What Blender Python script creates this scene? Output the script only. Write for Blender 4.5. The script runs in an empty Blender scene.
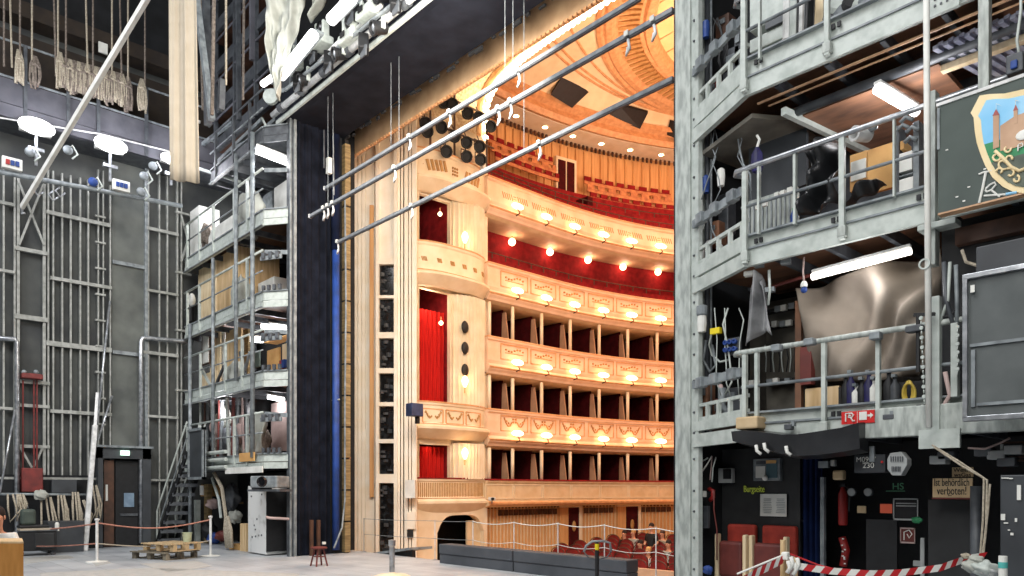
import bpy, math, random
from mathutils import Vector
R = random.Random(7)
sc = bpy.context.scene
COL = sc.collection
V = Vector
# ---------------------------------------------------------------- measuring frame (reads distances off the photograph)
CA, SA = 0.7349, 0.6782
EYE = V((0, 0, 1.6)); FPX = 740.0; HZ = 490.0
def ray(px, py=HZ):
    t = (px - 512) / FPX
    return V((-CA + SA * t, SA + CA * t, (HZ - py) / FPX))
def at(px, py, k): return EYE + ray(px, py) * k
def onY(px, py, Y): r = ray(px, py); return EYE + r * (Y / r.y)
def onX(px, py, X): r = ray(px, py); return EYE + r * (X / r.x)
def onZ(px, py, z): r = ray(px, py); return EYE + r * ((z - 1.6) / r.z)
# ---------------------------------------------------------------- materials
def lin(h):
    h = h.lstrip('#'); c = [int(h[i:i+2], 16) / 255 for i in (0, 2, 4)]
    return [(x / 12.92 if x <= .04045 else ((x + .055) / 1.055) ** 2.4) for x in c] + [1]
MATS = {}
def mat(name, c1, c2=None, rough=.6, metal=0, scale=6, stretch=(1, 1, 1), bump=.0, lo=.35, hi=.65, spec=.5, detail=4, alpha=1, trans=0):
    if name in MATS: return MATS[name]
    m = bpy.data.materials.new(name); m.use_nodes = True
    nt = m.node_tree; b = nt.nodes['Principled BSDF']
    b.inputs['Roughness'].default_value = rough; b.inputs['Metallic'].default_value = metal
    b.inputs['Specular IOR Level'].default_value = spec
    b.inputs['Alpha'].default_value = alpha
    b.inputs['Transmission Weight'].default_value = trans
    tc = nt.nodes.new('ShaderNodeTexCoord'); mp = nt.nodes.new('ShaderNodeMapping')
    mp.inputs['Scale'].default_value = stretch
    nz = nt.nodes.new('ShaderNodeTexNoise'); nz.inputs['Scale'].default_value = scale; nz.inputs['Detail'].default_value = detail
    cr = nt.nodes.new('ShaderNodeValToRGB')
    cr.color_ramp.elements[0].position = lo; cr.color_ramp.elements[1].position = hi
    cr.color_ramp.elements[0].color = lin(c2 or c1); cr.color_ramp.elements[1].color = lin(c1)
    L = nt.links.new
    L(tc.outputs['Object'], mp.inputs['Vector']); L(mp.outputs[0], nz.inputs['Vector'])
    L(nz.outputs['Fac'], cr.inputs[0]); L(cr.outputs[0], b.inputs['Base Color'])
    if bump:
        bp = nt.nodes.new('ShaderNodeBump'); bp.inputs['Strength'].default_value = bump; bp.inputs['Distance'].default_value = .02
        L(nz.outputs['Fac'], bp.inputs['Height']); L(bp.outputs[0], b.inputs['Normal'])
    MATS[name] = m; return m
def emis(name, c, s, c2=None):
    if name in MATS: return MATS[name]
    m = bpy.data.materials.new(name); m.use_nodes = True; b = m.node_tree.nodes['Principled BSDF']
    b.inputs['Base Color'].default_value = lin(c); b.inputs['Emission Color'].default_value = lin(c)
    b.inputs['Emission Strength'].default_value = s; MATS[name] = m; return m
M = {}
def D(k, *a, **kw): M[k] = mat(k, *a, **kw)
D('steel_pale', '#bcc3bd', '#a3aba5', rough=.45, scale=9, lo=.3, hi=.6, detail=8)
D('steel_mid', '#8d9496', '#666c70', rough=.45, scale=7)
D('steel_dark', '#54585c', '#3a3d42', rough=.5, scale=6)
D('steel_worn', '#b4bab4', '#8f9590', rough=.5, scale=9, lo=.38, hi=.6, stretch=(2, 2, .5), detail=9)
D('alu', '#c6c9cc', '#8d9196', rough=.3, metal=.7, scale=8)
D('white_metal', '#e4e4e2', '#b9bab8', rough=.4, scale=6)
D('black', '#17181b', '#0d0e10', rough=.6, scale=8)
D('black_gloss', '#15161a', '#0b0b0e', rough=.25, scale=8)
D('drape', '#1b1e28', '#101219', rough=.95, scale=3, spec=.1)
D('header', '#23262f', '#191b23', rough=.9, scale=2.0, spec=.15)
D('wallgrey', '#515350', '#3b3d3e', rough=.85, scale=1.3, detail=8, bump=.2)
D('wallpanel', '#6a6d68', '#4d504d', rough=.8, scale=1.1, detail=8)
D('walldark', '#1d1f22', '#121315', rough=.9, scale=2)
D('blue', '#1f4490', '#183670', rough=.6, scale=4)
D('timber', '#9c855c', '#75613f', rough=.75, scale=3, stretch=(1, 1, 6))
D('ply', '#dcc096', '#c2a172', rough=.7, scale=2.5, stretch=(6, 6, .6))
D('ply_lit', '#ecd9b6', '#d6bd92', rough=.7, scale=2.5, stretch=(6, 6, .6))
D('ply_rust', '#94694f', '#5d4436', rough=.75, scale=1.6, stretch=(1, 3, 1), lo=.3, hi=.6)
D('desk', '#c98f4a', '#b67c3a', rough=.45, scale=3, stretch=(6, 6, 1))
D('card', '#d7a96a', '#c29156', rough=.8, scale=3)
D('paper', '#e6e6e0', '#cfcfc8', rough=.8, scale=3)
D('cloth_white', '#b4b6ad', '#989a92', rough=.85, scale=3, bump=.2)
D('cloth_beige', '#a89e8e', '#a19786', rough=.95, scale=3, spec=.1)
D('canvas', '#8a8074', '#655c53', rough=.9, scale=1.2, bump=.2, lo=.3, hi=.6, spec=.15)
D('plastic_black', '#2b2c2e', '#1a1b1d', rough=.3, scale=3, bump=.3)
D('plastic_grey', '#9a9b9c', '#5c5d5f', rough=.35, scale=3)
D('red', '#a52420', '#7e1a18', rough=.5, scale=4)
D('red_sign', '#d0201e', '#c01c1a', rough=.5, scale=3)
D('seat_red', '#b03a2a', '#8f2c20', rough=.75, scale=6)
D('seat_brown', '#6e2f28', '#5a2621', rough=.6, scale=5)
D('cream_lit', '#f7efe0', '#efe2cb', rough=.6, scale=2)  # cream lightened to carry the stage light falling on the reveal
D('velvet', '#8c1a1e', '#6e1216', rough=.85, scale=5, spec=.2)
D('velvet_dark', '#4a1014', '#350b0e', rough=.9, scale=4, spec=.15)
D('curtain_red', '#d8261e', '#b01a16', rough=.85, scale=4, stretch=(8, 8, .4), spec=.2)
D('cream', '#ecdcc0', '#dfcba9', rough=.6, scale=2)
D('cream2', '#e2cba6', '#d4b98f', rough=.6, scale=3)
D('cream_dark', '#ba9058', '#a37a45', rough=.6, scale=8)
D('gold', '#dba878', '#c79060', rough=.45, scale=6)
D('slat', '#d9a870', '#c58f58', rough=.6, scale=2, stretch=(5, 5, .3))
D('brown', '#5a3b2a', '#3f2a1f', rough=.6, scale=4)
D('soffit', '#c9a680', '#b8946f', rough=.8, scale=3)
D('rope', '#b5ab98', '#8e8575', rough=.95, scale=30)
D('rope_dark', '#857a70', '#5f564e', rough=.95, scale=20)
D('skin', '#d9a283', '#c98e70', rough=.6, scale=5)
D('hair', '#2b1d17', '#1c130f', rough=.8, scale=20)
D('sign_green', '#4b5550', '#3c4642', rough=.7, scale=2, detail=8)
D('panel_dark', '#3e4246', '#2e3135', rough=.55, scale=2, detail=8)
D('bench', '#4a4e54', '#3c4046', rough=.7, scale=2)
D('carpet_beige', '#c9a88a', '#b8967a', rough=.9, scale=3)
D('yellow', '#e8d21a', '#d9c010', rough=.5, scale=4)
D('green_p', '#2f8f5c', '#247548', rough=.6, scale=5)
D('green_case', '#46524a', '#36403a', rough=.7, scale=5)
D('sky_p', '#bfe2f2', '#3fa7dc', rough=.7, scale=1.2, lo=.3, hi=.7)
D('tan_p', '#c4a184', '#b08c70', rough=.7, scale=5)
D('roof_p', '#b0605a', '#96504c', rough=.7, scale=5)
D('frame_p', '#ecd9ae', '#dcc594', rough=.6, scale=3)
D('pink', '#b9a29c', '#a08a85', rough=.85, scale=2)
D('grey_box', '#a9acab', '#8f9291', rough=.6, scale=3)
D('sign_board', '#cdb58f', '#b89e78', rough=.7, scale=4)
D('glass_dark', '#22262a', '#0c0e10', rough=.15, scale=7, lo=.42, hi=.6, detail=8)
E_TUBE = emis('tube_light', '#ffffff', 5)
E_FLOOD = emis('flood_light', '#ffffff', 3)
E_WARM = emis('warm_bulb', '#ffcfa0', 7)
E_WARM2 = emis('warm_glow', '#ffd09a', 6)
E_DOWN = emis('down_light', '#fff0d0', 8)
E_EXIT = emis('exit_light', '#d6ffe6', 2.0)
# ---------------------------------------------------------------- meshes
WL = {}                                    # world location of every object made here
class MB:
    def __init__(s): s.v = []; s.f = []
    def add(s, vs, fs):
        n = len(s.v); s.v += [V(p) for p in vs]; s.f += [tuple(i + n for i in f) for f in fs]; return s
    def bx(s, x0, y0, z0, x1, y1, z1):
        x0, x1 = sorted((x0, x1)); y0, y1 = sorted((y0, y1)); z0, z1 = sorted((z0, z1))
        return s.add([(x0,y0,z0),(x1,y0,z0),(x1,y1,z0),(x0,y1,z0),(x0,y0,z1),(x1,y0,z1),(x1,y1,z1),(x0,y1,z1)],
            [(0,3,2,1),(4,5,6,7),(0,1,5,4),(1,2,6,5),(2,3,7,6),(3,0,4,7)])
    def box(s, c, d, rz=0):                # centre, size, turn about z
        cs, sn = math.cos(rz), math.sin(rz); vs = []
        for z in (-1, 1):
            for x, y in ((-1,-1),(1,-1),(1,1),(-1,1)):
                a, b = x * d[0] / 2, y * d[1] / 2
                vs.append((c[0] + a*cs - b*sn, c[1] + a*sn + b*cs, c[2] + z*d[2]/2))
        return s.add(vs, [(0,3,2,1),(4,5,6,7),(0,1,5,4),(1,2,6,5),(2,3,7,6),(3,0,4,7)])
    def beam(s, p0, p1, w, h, up=(0, 0, 1)):
        p0, p1 = V(p0), V(p1); a = (p1 - p0).normalized(); u = V(up)
        if abs(a.dot(u)) > .98: u = V((0, 1, 0))
        sd = a.cross(u).normalized() * w / 2; uu = sd.cross(a).normalized() * h / 2
        vs = [p + x*sd + y*uu for p in (p0, p1) for x, y in ((-1,-1),(1,-1),(1,1),(-1,1))]
        return s.add(vs, [(0,1,2,3),(7,6,5,4),(0,4,5,1),(1,5,6,2),(2,6,7,3),(3,7,4,0)])
    def tube(s, pts, r, n=8):
        pts = [V(p) for p in pts]; rings = []; prev = None
        for i, p in enumerate(pts):
            t = (pts[min(i+1, len(pts)-1)] - pts[max(i-1, 0)])
            t = t.normalized() if t.length > 1e-9 else V((0,0,1))
            if prev is None:
                prev = t.cross(V((0,0,1)) if abs(t.z) < .9 else V((1,0,0))).normalized()
            else:
                prev = (prev - t * prev.dot(t)).normalized()
            b = t.cross(prev); rr = r[i] if isinstance(r, (list, tuple)) else r
            rings.append([p + (prev*math.cos(2*math.pi*j/n) + b*math.sin(2*math.pi*j/n)) * rr for j in range(n)])
        vs = [q for rg in rings for q in rg]; fs = []
        for i in range(len(pts) - 1):
            for j in range(n):
                a = i*n + j; b = i*n + (j+1) % n; fs.append((a, b, b+n, a+n))
        fs.append(tuple(reversed(range(n)))); fs.append(tuple(range((len(pts)-1)*n, len(pts)*n)))
        return s.add(vs, fs)
    def prism(s, poly, ext):               # polygon of 3D points pushed along ext
        n = len(poly); e = V(ext); vs = [V(p) for p in poly] + [V(p) + e for p in poly]
        fs = [tuple(reversed(range(n))), tuple(range(n, 2*n))] + [(i, (i+1) % n, (i+1) % n + n, i + n) for i in range(n)]
        return s.add(vs, fs)
    def lathe(s, c, prof, n=20, ax=(0, 0, 1), ring=False):
        if ring: prof = list(prof) + [prof[0]]
        ax = V(ax).normalized(); e1 = ax.cross(V((0,0,1)) if abs(ax.z) < .9 else V((1,0,0))).normalized(); e2 = ax.cross(e1); c = V(c)
        vs = []; fs = []
        for r, h in prof:
            r = max(r, 1e-4)
            vs += [c + ax*h + (e1*math.cos(2*math.pi*j/n) + e2*math.sin(2*math.pi*j/n)) * r for j in range(n)]
        for i in range(len(prof) - 1):
            for j in range(n):
                a = i*n + j; b = i*n + (j+1) % n; fs.append((a, b, b+n, a+n))
        if not ring: fs.append(tuple(reversed(range(n)))); fs.append(tuple(range((len(prof)-1)*n, len(prof)*n)))
        return s.add(vs, fs)
    def ball(s, c, r, n=14, m=8):
        if not isinstance(r, (list, tuple)): r = (r, r, r)
        c = V(c); vs = []; fs = []
        for i in range(m + 1):
            a = math.pi * i / m - math.pi/2
            for j in range(n):
                b = 2*math.pi*j/n; q = max(math.cos(a), .001)
                vs.append((c.x + r[0]*q*math.cos(b), c.y + r[1]*q*math.sin(b), c.z + r[2]*math.sin(a)))
        for i in range(m):
            for j in range(n):
                a = i*n + j; b = i*n + (j+1) % n; fs.append((a, b, b+n, a+n))
        return s.add(vs, fs)
    def sweep(s, path, prof, closed=True): # path: function list of (fn(off)->(x,y)); prof: (off, z)
        n = len(prof); vs = []; fs = []
        for fn in path:
            for o, z in prof:
                x, y = fn(o); vs.append((x, y, z))
        for i in range(len(path) - 1):
            for j in range(n if closed else n - 1):
                a = i*n + j; b = i*n + (j+1) % n; fs.append((a, b, b+n, a+n))
        if closed: fs.append(tuple(reversed(range(n)))); fs.append(tuple(range((len(path)-1)*n, len(path)*n)))
        return s.add(vs, fs)
    def grid(s, nu, nv, fn):
        vs = [fn(i / nu, j / nv) for j in range(nv + 1) for i in range(nu + 1)]
        fs = [(j*(nu+1)+i, j*(nu+1)+i+1, (j+1)*(nu+1)+i+1, (j+1)*(nu+1)+i) for j in range(nv) for i in range(nu)]
        return s.add(vs, fs)
    def build(s, name, m, parent=None, label=None, cat=None, group=None, kind=None, smooth=False, bevel=0, solid=0, local=False, subd=0):
        me = bpy.data.meshes.new(name)
        if parent is not None: org = V((0,0,0)) if local else WL[parent.name]
        else:
            xs = [p.x for p in s.v]; ys = [p.y for p in s.v]; zs = [p.z for p in s.v]
            org = V(((min(xs)+max(xs))/2, (min(ys)+max(ys))/2, min(zs)))
        me.from_pydata([p - org for p in s.v], [], s.f); me.update()
        mm = M[m] if isinstance(m, str) else m
        me.materials.append(mm)
        if smooth:
            for p in me.polygons: p.use_smooth = True
        import bmesh
        bm = bmesh.new(); bm.from_mesh(me); bmesh.ops.recalc_face_normals(bm, faces=bm.faces); bm.to_mesh(me); bm.free()
        o = bpy.data.objects.new(name, me); COL.objects.link(o)
        if parent is not None: o.parent = parent; WL[o.name] = WL[parent.name]
        else: o.location = org; WL[o.name] = org
        tag(o, label, cat, group, kind)
        if solid: q = o.modifiers.new('thickness', 'SOLIDIFY'); q.thickness = solid
        if bevel: q = o.modifiers.new('edge', 'BEVEL'); q.width = bevel; q.segments = 2; q.limit_method = 'ANGLE'
        if subd: q = o.modifiers.new('smooth', 'SUBSURF'); q.levels = subd; q.render_levels = subd
        return o
def tag(o, label=None, cat=None, group=None, kind=None):
    if label: o['label'] = label
    if cat: o['category'] = cat
    if group: o['group'] = group
    if kind: o['kind'] = kind
    return o
def thing(name, label, cat, loc=(0, 0, 0), rz=0, group=None):
    o = bpy.data.objects.new(name, None); COL.objects.link(o); o.location = V(loc); o.rotation_euler = (0, 0, rz)
    o.empty_display_size = .1
    WL[o.name] = V(loc); return tag(o, label, cat, group)
def dup(root, loc, rz=None, label=None, group=None):
    r = root.copy(); COL.objects.link(r); r.location = V(loc); WL[r.name] = V(loc)
    if rz is not None: r.rotation_euler = (0, 0, rz)
    if label: r['label'] = label
    if group: r['group'] = group
    for ch in list(root.children):
        c = ch.copy(); COL.objects.link(c); c.parent = r; WL[c.name] = V(loc)
        for g in list(ch.children):
            d = g.copy(); COL.objects.link(d); d.parent = c; WL[d.name] = V(loc)
    return r
ORD = ['first', 'second', 'third', 'fourth', 'fifth', 'sixth', 'seventh', 'eighth', 'ninth', 'tenth', 'eleventh', 'twelfth', 'thirteenth', 'fourteenth', 'fifteenth', 'sixteenth']
def text(body, p, size, m, parent, yaw=0, name='lettering', ext=.002, align='LEFT', extra=None, sx=1):
    cu = bpy.data.curves.new(name, 'FONT'); cu.body = body; cu.size = size; cu.extrude = ext; cu.align_x = align; cu.offset = 0
    cu.materials.append(M[m] if isinstance(m, str) else m)
    tmp = bpy.data.objects.new('tmp', cu); COL.objects.link(tmp); bpy.context.view_layer.update()
    me = bpy.data.meshes.new_from_object(tmp.evaluated_get(bpy.context.evaluated_depsgraph_get())); me.name = name
    bpy.data.objects.remove(tmp); bpy.data.curves.remove(cu)
    if not me.materials: me.materials.append(M[m] if isinstance(m, str) else m)
    o = bpy.data.objects.new(name, me); COL.objects.link(o); o.rotation_euler = (math.pi/2, 0, yaw); o.scale = (sx, 1, 1)
    o.parent = parent; o.location = V(p) - WL[parent.name]; WL[o.name] = V(p); return o
def light(kind, name, p, e, c=(1, 1, 1), size=.2, aim=None, sy=None, spread=None):
    l = bpy.data.lights.new(name, kind); l.energy = e; l.color = c
    if kind == 'AREA':
        l.size = size
        if sy: l.shape = 'RECTANGLE'; l.size_y = sy
        if spread: l.spread = spread
    elif kind in ('POINT', 'SPOT'): l.shadow_soft_size = size
    o = bpy.data.objects.new(name, l); COL.objects.link(o); o.location = V(p)
    if aim is not None: o.rotation_euler = (V(aim) - V(p)).to_track_quat('-Z', 'Y').to_euler()
    return o
# ---------------------------------------------------------------- camera, world
cam = bpy.data.cameras.new('camera'); co = bpy.data.objects.new('camera', cam); COL.objects.link(co)
co.location = EYE; co.rotation_euler = (math.pi/2, 0, math.atan2(CA, SA)); cam.lens = FPX / 1024 * 36; cam.sensor_width = 36
cam.shift_y = (HZ - 288) / 1024; cam.clip_end = 300; sc.camera = co
w = bpy.data.worlds.new('world'); sc.world = w; w.use_nodes = True
w.node_tree.nodes['Background'].inputs[0].default_value = (.8, .85, 1, 1); w.node_tree.nodes['Background'].inputs[1].default_value = .03
sc.view_settings.view_transform = 'Standard'; sc.view_settings.look = 'None'; sc.view_settings.gamma = 1
sc.view_settings.use_curve_mapping = False; sc.view_settings.exposure = 0.0
try: bpy.context.view_layer.cycles.use_denoising = True
except Exception: pass
sc.cycles.use_denoising = True; sc.cycles.max_bounces = 6; sc.cycles.diffuse_bounces = 3
# ================================================================ THE SETTING: stage house
fl = mat('stage_floor', '#c2c6c8', '#a3a8ac', rough=.42, scale=1.4, detail=9, lo=.35, hi=.7)
nt = fl.node_tree; b = nt.nodes['Principled BSDF']; L = nt.links.new
old = b.inputs['Base Color'].links[0].from_socket
br = nt.nodes.new('ShaderNodeTexBrick'); br.inputs['Color1'].default_value = (1,1,1,1); br.inputs['Color2'].default_value = (.86,.86,.88,1)
br.inputs['Mortar'].default_value = (.35,.35,.36,1); br.inputs['Scale'].default_value = 1; br.inputs['Mortar Size'].default_value = .006
br.inputs['Brick Width'].default_value = 3.0; br.inputs['Row Height'].default_value = .5
tc = nt.nodes.new('ShaderNodeTexCoord'); L(tc.outputs['Object'], br.inputs['Vector'])
mx = nt.nodes.new('ShaderNodeMixRGB'); mx.blend_type = 'MULTIPLY'; mx.inputs[0].default_value = 1
L(old, mx.inputs[1]); L(br.outputs['Color'], mx.inputs[2]); L(mx.outputs[0], b.inputs['Base Color'])
MB().bx(-23.3, -6, -.3, 6, 10.2, 0).build('floor', fl, kind='structure')
XW = -23.0
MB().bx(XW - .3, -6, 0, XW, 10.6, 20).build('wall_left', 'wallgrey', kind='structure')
MB().bx(-23.3, 10.0, 0, -17.35, 10.3, 20).build('wall_portal_left', 'walldark', kind='structure')
MB().bx(-5.6, 9.75, 0, 6, 10.0, 20).build('wall_portal_right', 'walldark', kind='structure')
MB().bx(-17.35, 9.65, 11.0, -5.0, 9.95, 20).build('wall_portal_upper', 'walldark', kind='structure')
MB().bx(-23.3, -6, 20, 6, 10.6, 20.2).build('ceiling', 'walldark', kind='structure')
# thin pale patches laid flat on the floor
def floorpatch(pix, label):
    pts = [onZ(x, y, 0) for x, y in pix]
    MB().prism(pts, (0, 0, .006)).build('pale_floor_patch', mat('patchm','#b4b4b0','#a5a5a1',rough=.6), label=label, cat='board')
floorpatch([(24,558),(68,555),(74,558),(25,564)], 'pale floor patch beside the desk, below the black case')
floorpatch([(140,564),(196,561),(212,566),(170,573)], 'pale patch on the floor in front of the wooden pallet')
floorpatch([(90,561),(104,560),(111,563),(96,566)], 'small pale plate under the white barrier post by the leaning pole')
floorpatch([(40,573),(150,568),(300,574),(290,579),(40,580)], 'long pale floor patch along the bottom edge of the view')
# ---------------------------------------------------------------- steelwork fixed on the side wall
def Wp(px, py, X=-22.9): return onX(px, py, X)
D('rail_grey','#a3a49f','#83857f',rough=.5,scale=7)
def wallframe(name, label, ups, crosses, y0, y1, diag=(), m='rail_grey', w=.038, extra=None, X=-22.88):
    b0 = Wp(sum(ups)/len(ups), y1, X); z0, z1 = Wp(ups[0], y1, X).z, Wp(ups[0], y0, X).z
    z0 = max(z0, .0)
    t = thing(name, label, 'steel frame', (X, b0.y, z0))
    for u in ups:
        y = Wp(u, HZ, X).y; MB().bx(X-.05, y-w/2, z0, X+.05, y+w/2, z1).build('upright', m, t)
    for a, b_, yy, *ww in crosses:
        p0, p1 = Wp(a, yy, X+.06), Wp(b_, yy, X+.06); zz = p0.z; h = ww[0] if ww else .06
        MB().bx(X+.0, p0.y-.04, zz-h/2, X+.09, p1.y+.04, zz+h/2).build('crossbar', m, t)
    for (xa, ya, xb, yb) in diag:
        MB().beam(Wp(xa, ya, X+.07), Wp(xb, yb, X+.07), .05, .05).build('brace', m, t)
    return t
wallframe('conduit_rack', 'grey rail rack at the far left edge of the side wall', [3.5, 14.5], [(0,13,202,.08),(0,13,270,.07),(0,12,408,.07),(0,14,338,.1)], 170, 548)
wallframe('lattice_tower', 'grey steel lattice tower with crossed braces on side wall', [18, 44], [(16,46,248,.1),(16,46,316,.12),(18,48,381,.09),(20,48,405,.08),(20,48,446,.08)], 178, 548,
    diag=[(18,180,44,245),(43,185,19,245),(20,447,32,468),(43,447,33,468)], w=.065)
wallframe('rail_rack', 'wide grey rail frame of six uprights left of the plain wall bay', [48, 53, 62, 70.5, 80, 88, 110], [(48,109,212,.1),(52,110,278,.09),(48,110,343,.13),(52,110,411,.09),(0,98,478,.06)], 170, 545)
wallframe('cable_ladder', 'narrow grey ladder rack in front of the plain wall bay', [98, 103], [(97,104,y,.05) for y in range(190, 470, 26)], 170, 500, w=.03)
wallframe('rail_rack', 'grey four bar rail frame right of the plain wall bay', [148, 159, 167], [(148,177,228,.09),(148,177,290,.07),(144,177,352,.09),(149,177,416,.07),(150,185,480,.06)], 150, 543)
wallframe('lattice_post', 'grey steel lattice post next to the bridge tower', [177, 181], [(177,190,212,.06),(177,190,272,.06),(177,186,330,.06),(177,188,390,.06)], 150, 543, diag=[(181,215,188,240),(181,262,188,240)])
# plain wall bay
p0, p1 = Wp(112, HZ), Wp(145, HZ)
t = thing('wall_cladding', 'plain grey plaster bay between the rail frames on the side wall', 'wall panel', (-22.95, (p0.y+p1.y)/2, 3))
z1, z0 = Wp(112, 160).z, Wp(112, 450).z
MB().bx(-22.99, p0.y, z0, -22.9, p1.y, z1).build('plaster_face', 'wallpanel', t)
for yy in (262, 352): MB().bx(-22.9, p0.y, Wp(112, yy).z-.05, -22.82, p1.y, Wp(112, yy).z+.05).build('ledge', 'steel_mid', t)
MB().bx(-22.95, p1.y-.03, z0, -22.8, p1.y+.05, z1).build('edge_trim', 'steel_mid', t)
# bent pipes
def pipe(name, pts, r, label, m='alu', cat='pipe', group=None, smooth=True):
    return MB().tube(pts, r, 10).build(name, m, label=label, cat=cat, group=group, smooth=smooth)
X2 = -22.7
pipe('bent_pipe', [Wp(141,543,X2), Wp(141,342,X2), Wp(142.5,338,X2), Wp(145,338,X2), Wp(180,341,X2), Wp(192,342,X2)], .06, 'bright pipe bent at a right angle standing right of the plain wall bay')
pipe('bent_pipe', [Wp(17,548,X2), Wp(17,343,X2), Wp(15,339,X2), Wp(-6,338,X2)], .06, 'bright pipe bent at a right angle at the far left wall')
D('cradle_red','#7d2e2a','#5e2422',rough=.6,scale=5)
# red lifting cradle on the lattice tower
t = thing('lifting_cradle', 'red painted cradle with two guide rods inside the lattice tower', 'cradle', (-22.7, Wp(31,HZ,-22.7).y, 3))
a, b_ = Wp(21,373,-22.7), Wp(42,380,-22.7)
MB().bx(-22.8, a.y, b_.z, -22.55, b_.y, a.z).build('beam', 'cradle_red', t, bevel=.02)
for q in (24, 36): MB().ball(Wp(q, 372, -22.65), .06).build('pulley', 'steel_mid', t, smooth=True)
for q in (23, 34, 37): MB().tube([Wp(q,380,-22.75), Wp(q,470,-22.75)], .02, 6).build('guide_rod', 'cradle_red', t)
a, b_ = Wp(21,468,-22.7), Wp(42,492,-22.7)
MB().bx(-22.8, a.y, b_.z, -22.55, b_.y, a.z).build('counterweight', 'cradle_red', t, bevel=.02)
a, b_ = Wp(51,480,-22.7), Wp(76,493,-22.7)
MB().bx(-22.8, a.y, b_.z, -22.6, b_.y, a.z).build('wall_locker', 'panel_dark', label='dark grey flat locker on the side wall right of the red counterweight', cat='locker', bevel=.01)
# low dark dado with rope rail
pipe('rope_rail', [Wp(-8,494,-22.4), Wp(98,495,-22.4)], .035, 'thin grey rail along the side wall carrying the coiled ropes', cat='rail', m='steel_mid')
MB().bx(-22.95, 1, 0, -22.8, Wp(97,HZ,-22.8).y, 2.0).build('baseboard_left', 'walldark', kind='structure')
# leaning poles
def seg(name, a, b_, r, label, m, k0, k1, cat='pole'):
    return pipe(name, [at(*a, k0), at(*b_, k1)], r, label, m=m, cat=cat)
MB().beam(at(85,551,19.4), at(95,425,19.9), .12, .12).build('leaning_post', 'white_metal', label='thick white post leaning on the side wall behind the barrier', cat='post', bevel=.02)
seg('leaning_pole', (96,436),(110,301), .03, 'long thin grey pole leaning on the plain wall bay, the tallest', 'alu', 20.1, 20.6)
seg('leaning_pole', (98,440),(112,396), .03, 'short thin grey pole leaning beside the white post top', 'alu', 20.1, 20.6)
MB().beam(at(95,430,20.0), at(97.5,393,20.3), .07, .07).build('white_batten', 'white_metal', label='short white batten rising from the top of the leaning white post', cat='batten')
seg('leaning_pole', (0,492),(15,410), .025, 'thin grey pole leaning at the far left wall', 'alu', 18.5, 19)
# upper side gallery
XG = -22.0
def Gp(px, py, X=XG): return onX(px, py, X)
D('gallery_brown','#33291f','#241d18',rough=.8,scale=3)
t = thing('side_gallery', 'grey fly gallery with solid parapet along the left side wall', 'gallery', (-22.5, 5, 10.9))
D('gallery_grey', '#5c5c63', '#4a4a51', rough=.8, scale=2)
zt, zb = Gp(0,76).z, Gp(0,111).z
MB().bx(XG-.08, -2, zb+.25, XG, 9.6, zt).build('parapet', 'gallery_grey', t)
MB().bx(XG-.06, -2, zb-.1, XG+.04, 9.6, zb+.22).build('fascia', 'gallery_grey', t)
MB().bx(-23, -2, zb-.1, XG-.08, 9.6, zb).build('deck', 'steel_dark', t)
MB().tube([(XG, -2, zt+.95), (XG, 9.0, zt+.95)], .03).build('hand_rail', 'steel_mid', t)
MB().tube([(XG, -2, zt+.05), (XG, 9.0, zt+.05)], .03).build('top_edge', 'steel_mid', t)
for q in (25, 68, 98, 146): MB().bx(XG, Gp(q,HZ).y-.04, zb-.1, XG+.07, Gp(q,HZ).y+.04, zt+.95).build('stanchion', 'steel_dark', t)
MB().bx(-23, -2, zt+1.9, -22.4, 9.6, zt+2.3).build('gallery_beam', 'gallery_brown', label='dark brown beam across the wall above the hanging rope coils', cat='beam')
MB().bx(-22.99, -2, zt+.2, -22.93, 9.6, zt+1.7).build('gallery_backboard', 'gallery_brown', label='brown boarding behind the rope coils on the side gallery', cat='boarding')
a = Gp(105,45); MB().box((XG-.2, a.y, a.z), (.05,.22,.28)).build('notice_sheet', 'paper', label='small white notice above the hanging rope coils', cat='notice')
MB().bx(-22.99, -2, zt+2.4, -22.9, 9.6, 20).build('wall_left_dark_cover', 'walldark', kind='structure')  # dark panel added over the grey wall so its top stays black
# rope coils on the gallery rail
ropes = [(19,62,20,14),(35,68,17,20),(60,64,20,16)] + [(66+4.3*i, 70+1.15*i, 20, 9) for i in range(14)] + [(128,88,20,12),(142,90,18,14)]
def coil_bm(p, w, h, sd=0):
    b = MB(); q_ = random.Random(sd)
    for j in range(7):
        o = (j-3)/3*w*.5; e = q_.uniform(-.03,.03); hh = h*(.85+.2*q_.random())
        b.tube([p+V((0,o*.25,.0)), p+V((.03,o*.8+e,-hh*.3)), p+V((.04,o+e,-hh*.7)), p+V((.02,o*.8,-hh)), p+V((0,o*.7+.03,-hh*.97))], .026, 5)
    b.tube([p + V((.03,-w*.42,-h*.3)), p + V((.06,0,-h*.27)), p + V((.03,w*.42,-h*.32))], .035, 6)
    return b
for i, (x, y, h, wd) in enumerate(ropes):
    p = Gp(x, y, XG+.08); k = 25/740.
    coil_bm(p + V((0,0,.3)), .2, .8+.2*R.random(), i).build('rope_coil', 'rope_dark' if i % 2 else 'rope', label='hanging rope coil on the side gallery rail, %s from the left' % (ORD+['seventeenth','eighteenth','nineteenth'])[i], cat='rope', group='rope coils on the side gallery', smooth=True)
for i, x in enumerate((4, 8, 20, 32, 52, 58, 66, 84, 93, 112, 118, 128, 145)):
    p = Gp(x, 0, XG+.1); q = Gp(x + (4 if i % 3 == 1 else 0), 66 + .2*x, XG+.1)
    MB().tube([p + V((0,0,2)), q], .022, 5).build('fly_rope', 'rope' if i % 2 else 'rope_dark', label='vertical fly rope above the side gallery, %s from the left' % ORD[i], cat='rope', group='fly ropes above the side gallery')
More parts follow.
